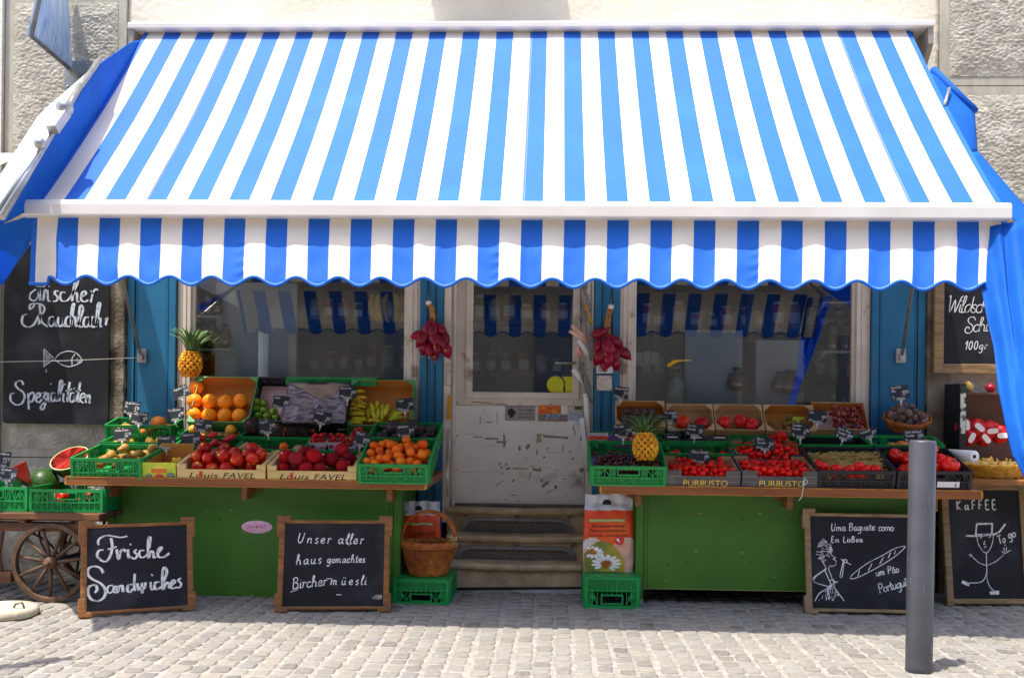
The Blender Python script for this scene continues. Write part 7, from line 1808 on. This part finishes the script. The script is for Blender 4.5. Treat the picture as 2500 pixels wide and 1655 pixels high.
zA, xa_, xb_, yA = shelf("upper white shelf at the left edge of the left window", 470, 538, 770, .07, .30)
zB_, xa_, xb_, yB = shelf("lower white shelf at the left edge of the left window", 470, 566, 850, .07, .32)
for k, (px, w, h) in enumerate(((482, 20, 52), (506, 26, 56), (530, 24, 50))): foodbag("clear bag of orange-brown dried fruit on the upper window shelf", px, 768, .15, w, h, m_chip, "bags of dried fruit")
for k, (px, w, h) in enumerate(((492, 34, 56), (518, 32, 60), (548, 28, 54))): foodbag("clear bag of pale nuts on the lower window shelf", px, 846, .16, w, h, m_nut, "bags of nuts")
# hanging bananas inside the left window
o = empty("banana_hand", tuple(U(962, 708, .2)), label="bunch of yellow bananas hanging inside the left shop window", cat="bananas")
me, subs = PR["banana"]
for k in range(7):
    q = bpy.data.objects.new("banana", me); col.objects.link(q); q.parent = o; q.scale = (.2, .2, .2); a = -.5 + k * .17
    q.matrix_local = Matrix.Translation((a * .22, -.03 * (k % 2), -.12)) @ Matrix.Rotation(R(90) + a * .45, 4, 'Y') @ Matrix.Rotation(R(180 if a < 0 else 0), 4, 'X') @ Matrix.Scale(.19, 4)
b = MB(); b.tube([(0, 0, 0), (0, 0, .2)], .004, 5); b.build("hook", m_steel, o)
# dim goods on the inner shelving, left and right
jm = [M("jar_a", S(190, 130, 60), rough=.4), M("jar_b", S(170, 50, 36), rough=.4), M("jar_c", S(206, 186, 130), rough=.4), M("jar_d", S(100, 110, 60), rough=.4)]
n_j = 0
for (xa, xb, zs_) in ((U(760, 900, .75).x, U(1380, 900, .75).x, (.971, 1.351, 1.731)), (U(1540, 900, .75).x, U(2200, 900, .75).x, (.971, 1.331, 1.691))):
    for z in zs_:
        x = xa
        while x < xb:
            h = uni(.11, .2); r = uni(.035, .05); mt = random.choice(jm)
            o = empty("jar", (x, .84, z), label="jar of preserves on the dim shelves inside the shop", cat="jar", group="jars on the inner shelves")
            b = MB(); b.lathe([(r * .9, 0), (r, .01), (r, h * .8), (r * .7, h * .88), (r * .7, h * .9)], 12); b.build("jar_body", mt, o)
            b = MB(); b.lathe([(r * .74, h * .9), (r * .74, h)], 12); b.build("lid", m_shelf if random.random() < .5 else m_steel, o)
            b = MB(); b.grid(lambda u, v: (r * 1.01 * math.sin((u - .5) * 1.8), -r * 1.01 * math.cos((u - .5) * 1.8), h * (.2 + .4 * v)), 6, 1); b.build("paper_label", m_stickw, o)
            x += r * 2 + uni(.015, .05); n_j += 1
# right window
zC, xa_, xb_, yC = shelf("upper white shelf at the right edge of the right window", 2010, 2100, 856, .07, .3)
zD, xa_, xb_, yD = shelf("top white shelf at the right edge of the right window", 2010, 2100, 736, .07, .3)
for px, w, h in ((2032, 30, 92), (2066, 28, 86), (2091, 18, 84)):
    y = .15; k = (y + CD) / 2500; c = U(px, 854, y); o = empty("cookie_bag", tuple(c), label="tall clear bag of stacked cookies on the right window shelf", cat="cookie bag", group="bags of cookies")
    b = MB()
    for q in range(8): b.lathe([(.004, q * .0195), (w * k * .42, q * .0195 + .003), (w * k * .42, q * .0195 + .014), (.004, q * .0195 + .017)], 12, Matrix.Rotation(uni(-.12, .12), 4, 'X'))
    b.build("cookies", m_bread, o)
    b = MB(); b.lathe([(w * k * .45, -.002), (w * k * .5, .01), (w * k * .5, .16), (w * k * .14, .19), (w * k * .26, .235)], 12); b.build("wrap", m_clear, o)
    b = MB(); b.lathe([(w * k * .15, .186), (w * k * .17, .19), (w * k * .15, .196)], 10); b.build("tie", m_stickw, o)
m_bot = M("bottle_glass", S(70, 76, 88), S(50, 54, 66), 4, .12)
for px, h in ((2035, 116), (2062, 112), (2084, 118)):
    y = .16; k = (y + CD) / 2500; c = U(px, 980, y); c.z = .9; o = empty("bottle", tuple(c), label="dark bottle with a white cap on the window ledge, right window", cat="bottle", group="bottles in the right window")
    H = h * k; b = MB(); b.lathe([(.03, 0), (.034, .006), (.034, H * .55), (.024, H * .68), (.013, H * .78), (.013, H * .9)], 16); b.build("glass", m_bot, o)
    b = MB(); b.lathe([(.015, H * .9), (.015, H), (.002, H)], 12); b.build("cap", m_stickw, o)
for i, px in enumerate((2004, 2013, 2021, 2028)):
    y = .42; k = (y + CD) / 2500; c = U(px, 900, y); b = MB(); b.box(-.014, .014, -.06, .06, 0, .19); o = b.build("book", M("book_cream", S(196, 180, 140), S(180, 160, 120), 10), loc=(c.x, y, .901)); tag(o, "cream-spined book standing in the right window", "book", "books in the right window")
for px, py, w, h, mt, lb in ((1650, 985, 56, 78, m_clear, "twisted clear cellophane bag in the right window"), (1905, 945, 50, 40, m_bread, "clear bag of long breadsticks, left of the wooden post"), (1930, 948, 70, 44, m_bread, "clear bag of pale bread rolls in the right window"), (1800, 940, 60, 44, m_bread, "clear bag of flat bread beside the dark green pack")):
    o = foodbag(lb, px, py + 14, .16, w * .8, h * 1.25, m_bread if mt is m_bread else M("cellophane", S(226, 230, 222), S(170, 176, 166), 24, .3), None)
for px0, px1, py0, py1, y, mt, lb, tx in ((1716, 1746, 918, 968, .3, M("pack_green", S(36, 70, 56), S(54, 96, 76), 40, .4), "dark green upright pack in the right window", None), (1776, 1804, 898, 968, .36, M("pack_red", S(170, 40, 44), rough=.4), "pack with a red top band in the right window", "MULLERS"), (1765, 1800, 812, 860, .7, M("pack_orange", S(196, 84, 40), rough=.4), "orange and black carton hanging dimly in the right window", "Rapunzel"), (1828, 1864, 812, 860, .7, MATS["pack_orange"], "second orange carton behind the grey panel, right window", "Rapunzel"), (1712, 1738, 905, 960, .42, M("pack_pink", S(186, 120, 112), rough=.5), "pinkish pack leaning behind the green pack", None)):
    a, c = U(px0, py1, y), U(px1, py0, y); o = empty("food_pack", ((a.x + c.x) / 2, y, a.z), label=lb, cat="pack"); W, H = c.x - a.x, c.z - a.z
    b = MB(); b.box(-W/2, W/2, 0, .05, 0, H); b.build("carton", mt, o, bevel=.002)
    b = MB(); b.box(-W * .4, W * .4, -.0012, -.0002, H * .12, H * .5); b.build("paper_label", m_stickw, o)
b = MB(); p0 = U(1830, 1000, .6); p1 = U(1838, 700, .6); b.bar((p0.x, .6, .9), (p0.x, .6, 2.6), .06, .05, up=(0, 1, 0))
tag(b.build("post", MATS["dark_wood"], base=(p0.x, .6, .9)), "dark wooden post inside the right shop window", "post")
for px, py in ((1560, 860), (1580, 858), (1600, 860)):
    c = U(px, py, .5); b = MB(); b.box(-.025, .025, 0, .004, -.09, 0); b.tube([(0, .002, 0), (0, .03, .2)], .001, 4); o = b.build("hanging_tag", m_shelf, loc=c); tag(o, "small white card hanging inside the right window", "tag", "white cards hanging in the right window")
# ================================================================ far right: onions, nets and baskets beside the stand
ysr = -.75
o = empty("side_table", tuple(Vector((U(2430, 1160, ysr).x, ysr, 0))), label="low wooden side table at the right edge, holding baskets and onion nets", cat="table")
zt = U(2430, 1172, ysr).z; xa = U(2362, 1170, ysr).x
b = MB(); b.box(xa, xa + .95, ysr, -.12, zt - .03, zt); part(b, "table_top", MATS["golden_wood"], o, bevel=.004)
for xx in (xa + .05, xa + .85):
    for yy in (-.45, -.2): b = MB(); b.box(xx, xx + .05, yy, yy + .05, 0, zt - .031); part(b, "leg", m_cart, o)
b = MB(); zu = U(2400, 958, -.25).z; x0 = U(2338, 950, -.25).x
sb = empty("display_rack", (x0 + .4, -.25, zt), label="brown display box with a black printed side at the right edge", cat="rack")
b.box(x0 + .012, x0 + .9, -.14, -.12, zt, zu); b.box(x0 + .012, x0 + .9, -.34, -.141, zu - .012, zu); part(b, "case", M("rack_brown", S(110, 78, 62), S(96, 66, 52), 5), sb)
b = MB(); b.box(x0 - .03, x0 + .01, -.36, -.12, zt, zu + .05); part(b, "side_board", m_black, sb)
b = MB(); b.box(x0 - .026, x0 + .006, -.364, -.3605, zu - .5 * (zu - zt), zu + .04); part(b, "side_label", M("rack_label", S(200, 204, 190), S(50, 60, 50), 18, .5, lo=.45, hi=.5), sb)
for px, r, mt, lb in ((2362, .035, M("onion_yellow", S(246, 206, 110), S(180, 130, 70), 8, .4), "pale yellow onion lying on the brown display box"), (2340, .025, m_red, "small red radish on the brown display box"), (2418, .03, m_onion, "purple shallot on the brown display box, by the blue cloth")):
    c = U(px, 952, -.25); b = MB(); b.ball((0, 0, 0), (1, 1, .9), 14, 10, fn=lambda d: 1 + .3 * math.exp(-((1 - d.z) / .03))); q = b.build("onion", mt, loc=(c.x, -.25, zu + r * .9)); q.scale = (r, r, r); tag(q, lb, "vegetable")
m_net = M("net_red", S(226, 18, 20), S(150, 8, 14), 40, .45, bump=.5, bscale=90)
for k, (px, py, s_) in enumerate(((2352, 1040, .052), (2382, 1045, .06), (2415, 1050, .058), (2365, 1066, .055), (2400, 1066, .055), (2440, 1060, .055))):
    c = U(px, py, -.3); q = empty("onion_net", tuple(c), (uni(-.2, .2), uni(-.3, .3), 0), "red net of onions with a white oval tag by the right blue cloth", "onion net", "red onion nets"); s = k * 3
    b = MB(); b.ball((0, 0, 0), (s_, s_ * .9, s_ * 1.05), 14, 10, fn=lambda d: 1 + .18 * noise.noise((d.x * 2 + s, d.y * 2, d.z * 2))); b.build("net", m_net, q)
    b = MB(); n = 8; W, H = .017, .032; b.prism([(-W, -H * .6), (-W * .6, -H), (W * .6, -H), (W, -H * .6), (W, H * .6), (W * .5, H), (-W * .5, H), (-W, H * .6)], (0, -s_ * .98, 0), (math.cos(k), -.2, math.sin(k) * .9), (-math.sin(k), 0, math.cos(k)), .0015); b.build("tag", m_stickw, q)
c = U(2435, 1140, -.55); q = empty("wicker_tray", (c.x, -.5, zt + .002), label="shallow sunlit wicker basket on the side table at the right edge", cat="basket")
m_wy = M("wicker_sunlit", S(244, 190, 66), S(214, 150, 40), 24, .55, bump=.15)  # brightened yellow: sunlight on the basket is put into its colour
b = MB(); pf = lambda t: (.8 + .2 * t, .004 + .07 * t); weave(b, pf, .2, .15, 11, 30, .0042); b.lathe([(.001, .002), (.78, .002), (.99, .07), (.96, .07), (.76, .01), (.001, .01)], 36, Matrix.Diagonal((.195, .146, 1, 1))); b.build("basketwork", m_wy, q)
for k in range(16):
    x, y = uni(-.14, .14), uni(-.08, .08); p = empty("onion", (c.x + x, -.5 + y, zt + .06), (uni(0, 1.5), 0, uni(0, 3)), "pale onion in the sunlit wicker basket", "onion", "pale onions in the wicker basket")
    b = MB(); b.ball((0, 0, 0), (.038, .038, .034), 12, 8); b.build("bulb", MATS["onion_yellow"], p); b = MB(); b.tube([(0, 0, .03), (.003, 0, .05)], .006, 5); b.build("neck", m_wy, p)
c = U(2348, 1112, -.6); mm = Matrix.Translation(c) @ Matrix.Rotation(R(20), 4, 'Z') @ Matrix.Rotation(R(90), 4, 'X')
q = empty("paper_roll", tuple(c), label="white paper roll lying beside the sunlit wicker basket", cat="paper roll"); b = MB(); b.lathe([(.012, -.1), (.034, -.1), (.034, .1), (.012, .1)], 20, mm); part(b, "paper", m_stickw, q)
b = MB(); b.lathe([(.0118, .1005), (.0005, .1005)], 14, mm); part(b, "core", m_black, q)
for k in range(5):
    x, y = U(2345 + 22 * k, 1085, -.35).x, -.36; p = empty("onion", (x, y, zt + .05 + .02 * (k % 2)), (0, .6, uni(0, 3)), "yellow onion heaped under the red nets", "onion", "yellow onions under the nets"); b = MB(); b.ball((0, 0, 0), (.04, .04, .036), 12, 8); b.build("bulb", MATS["onion_yellow"], p); b = MB(); b.tube([(0, 0, .03), (.004, 0, .055)], .006, 5); b.build("neck", m_wy, p)
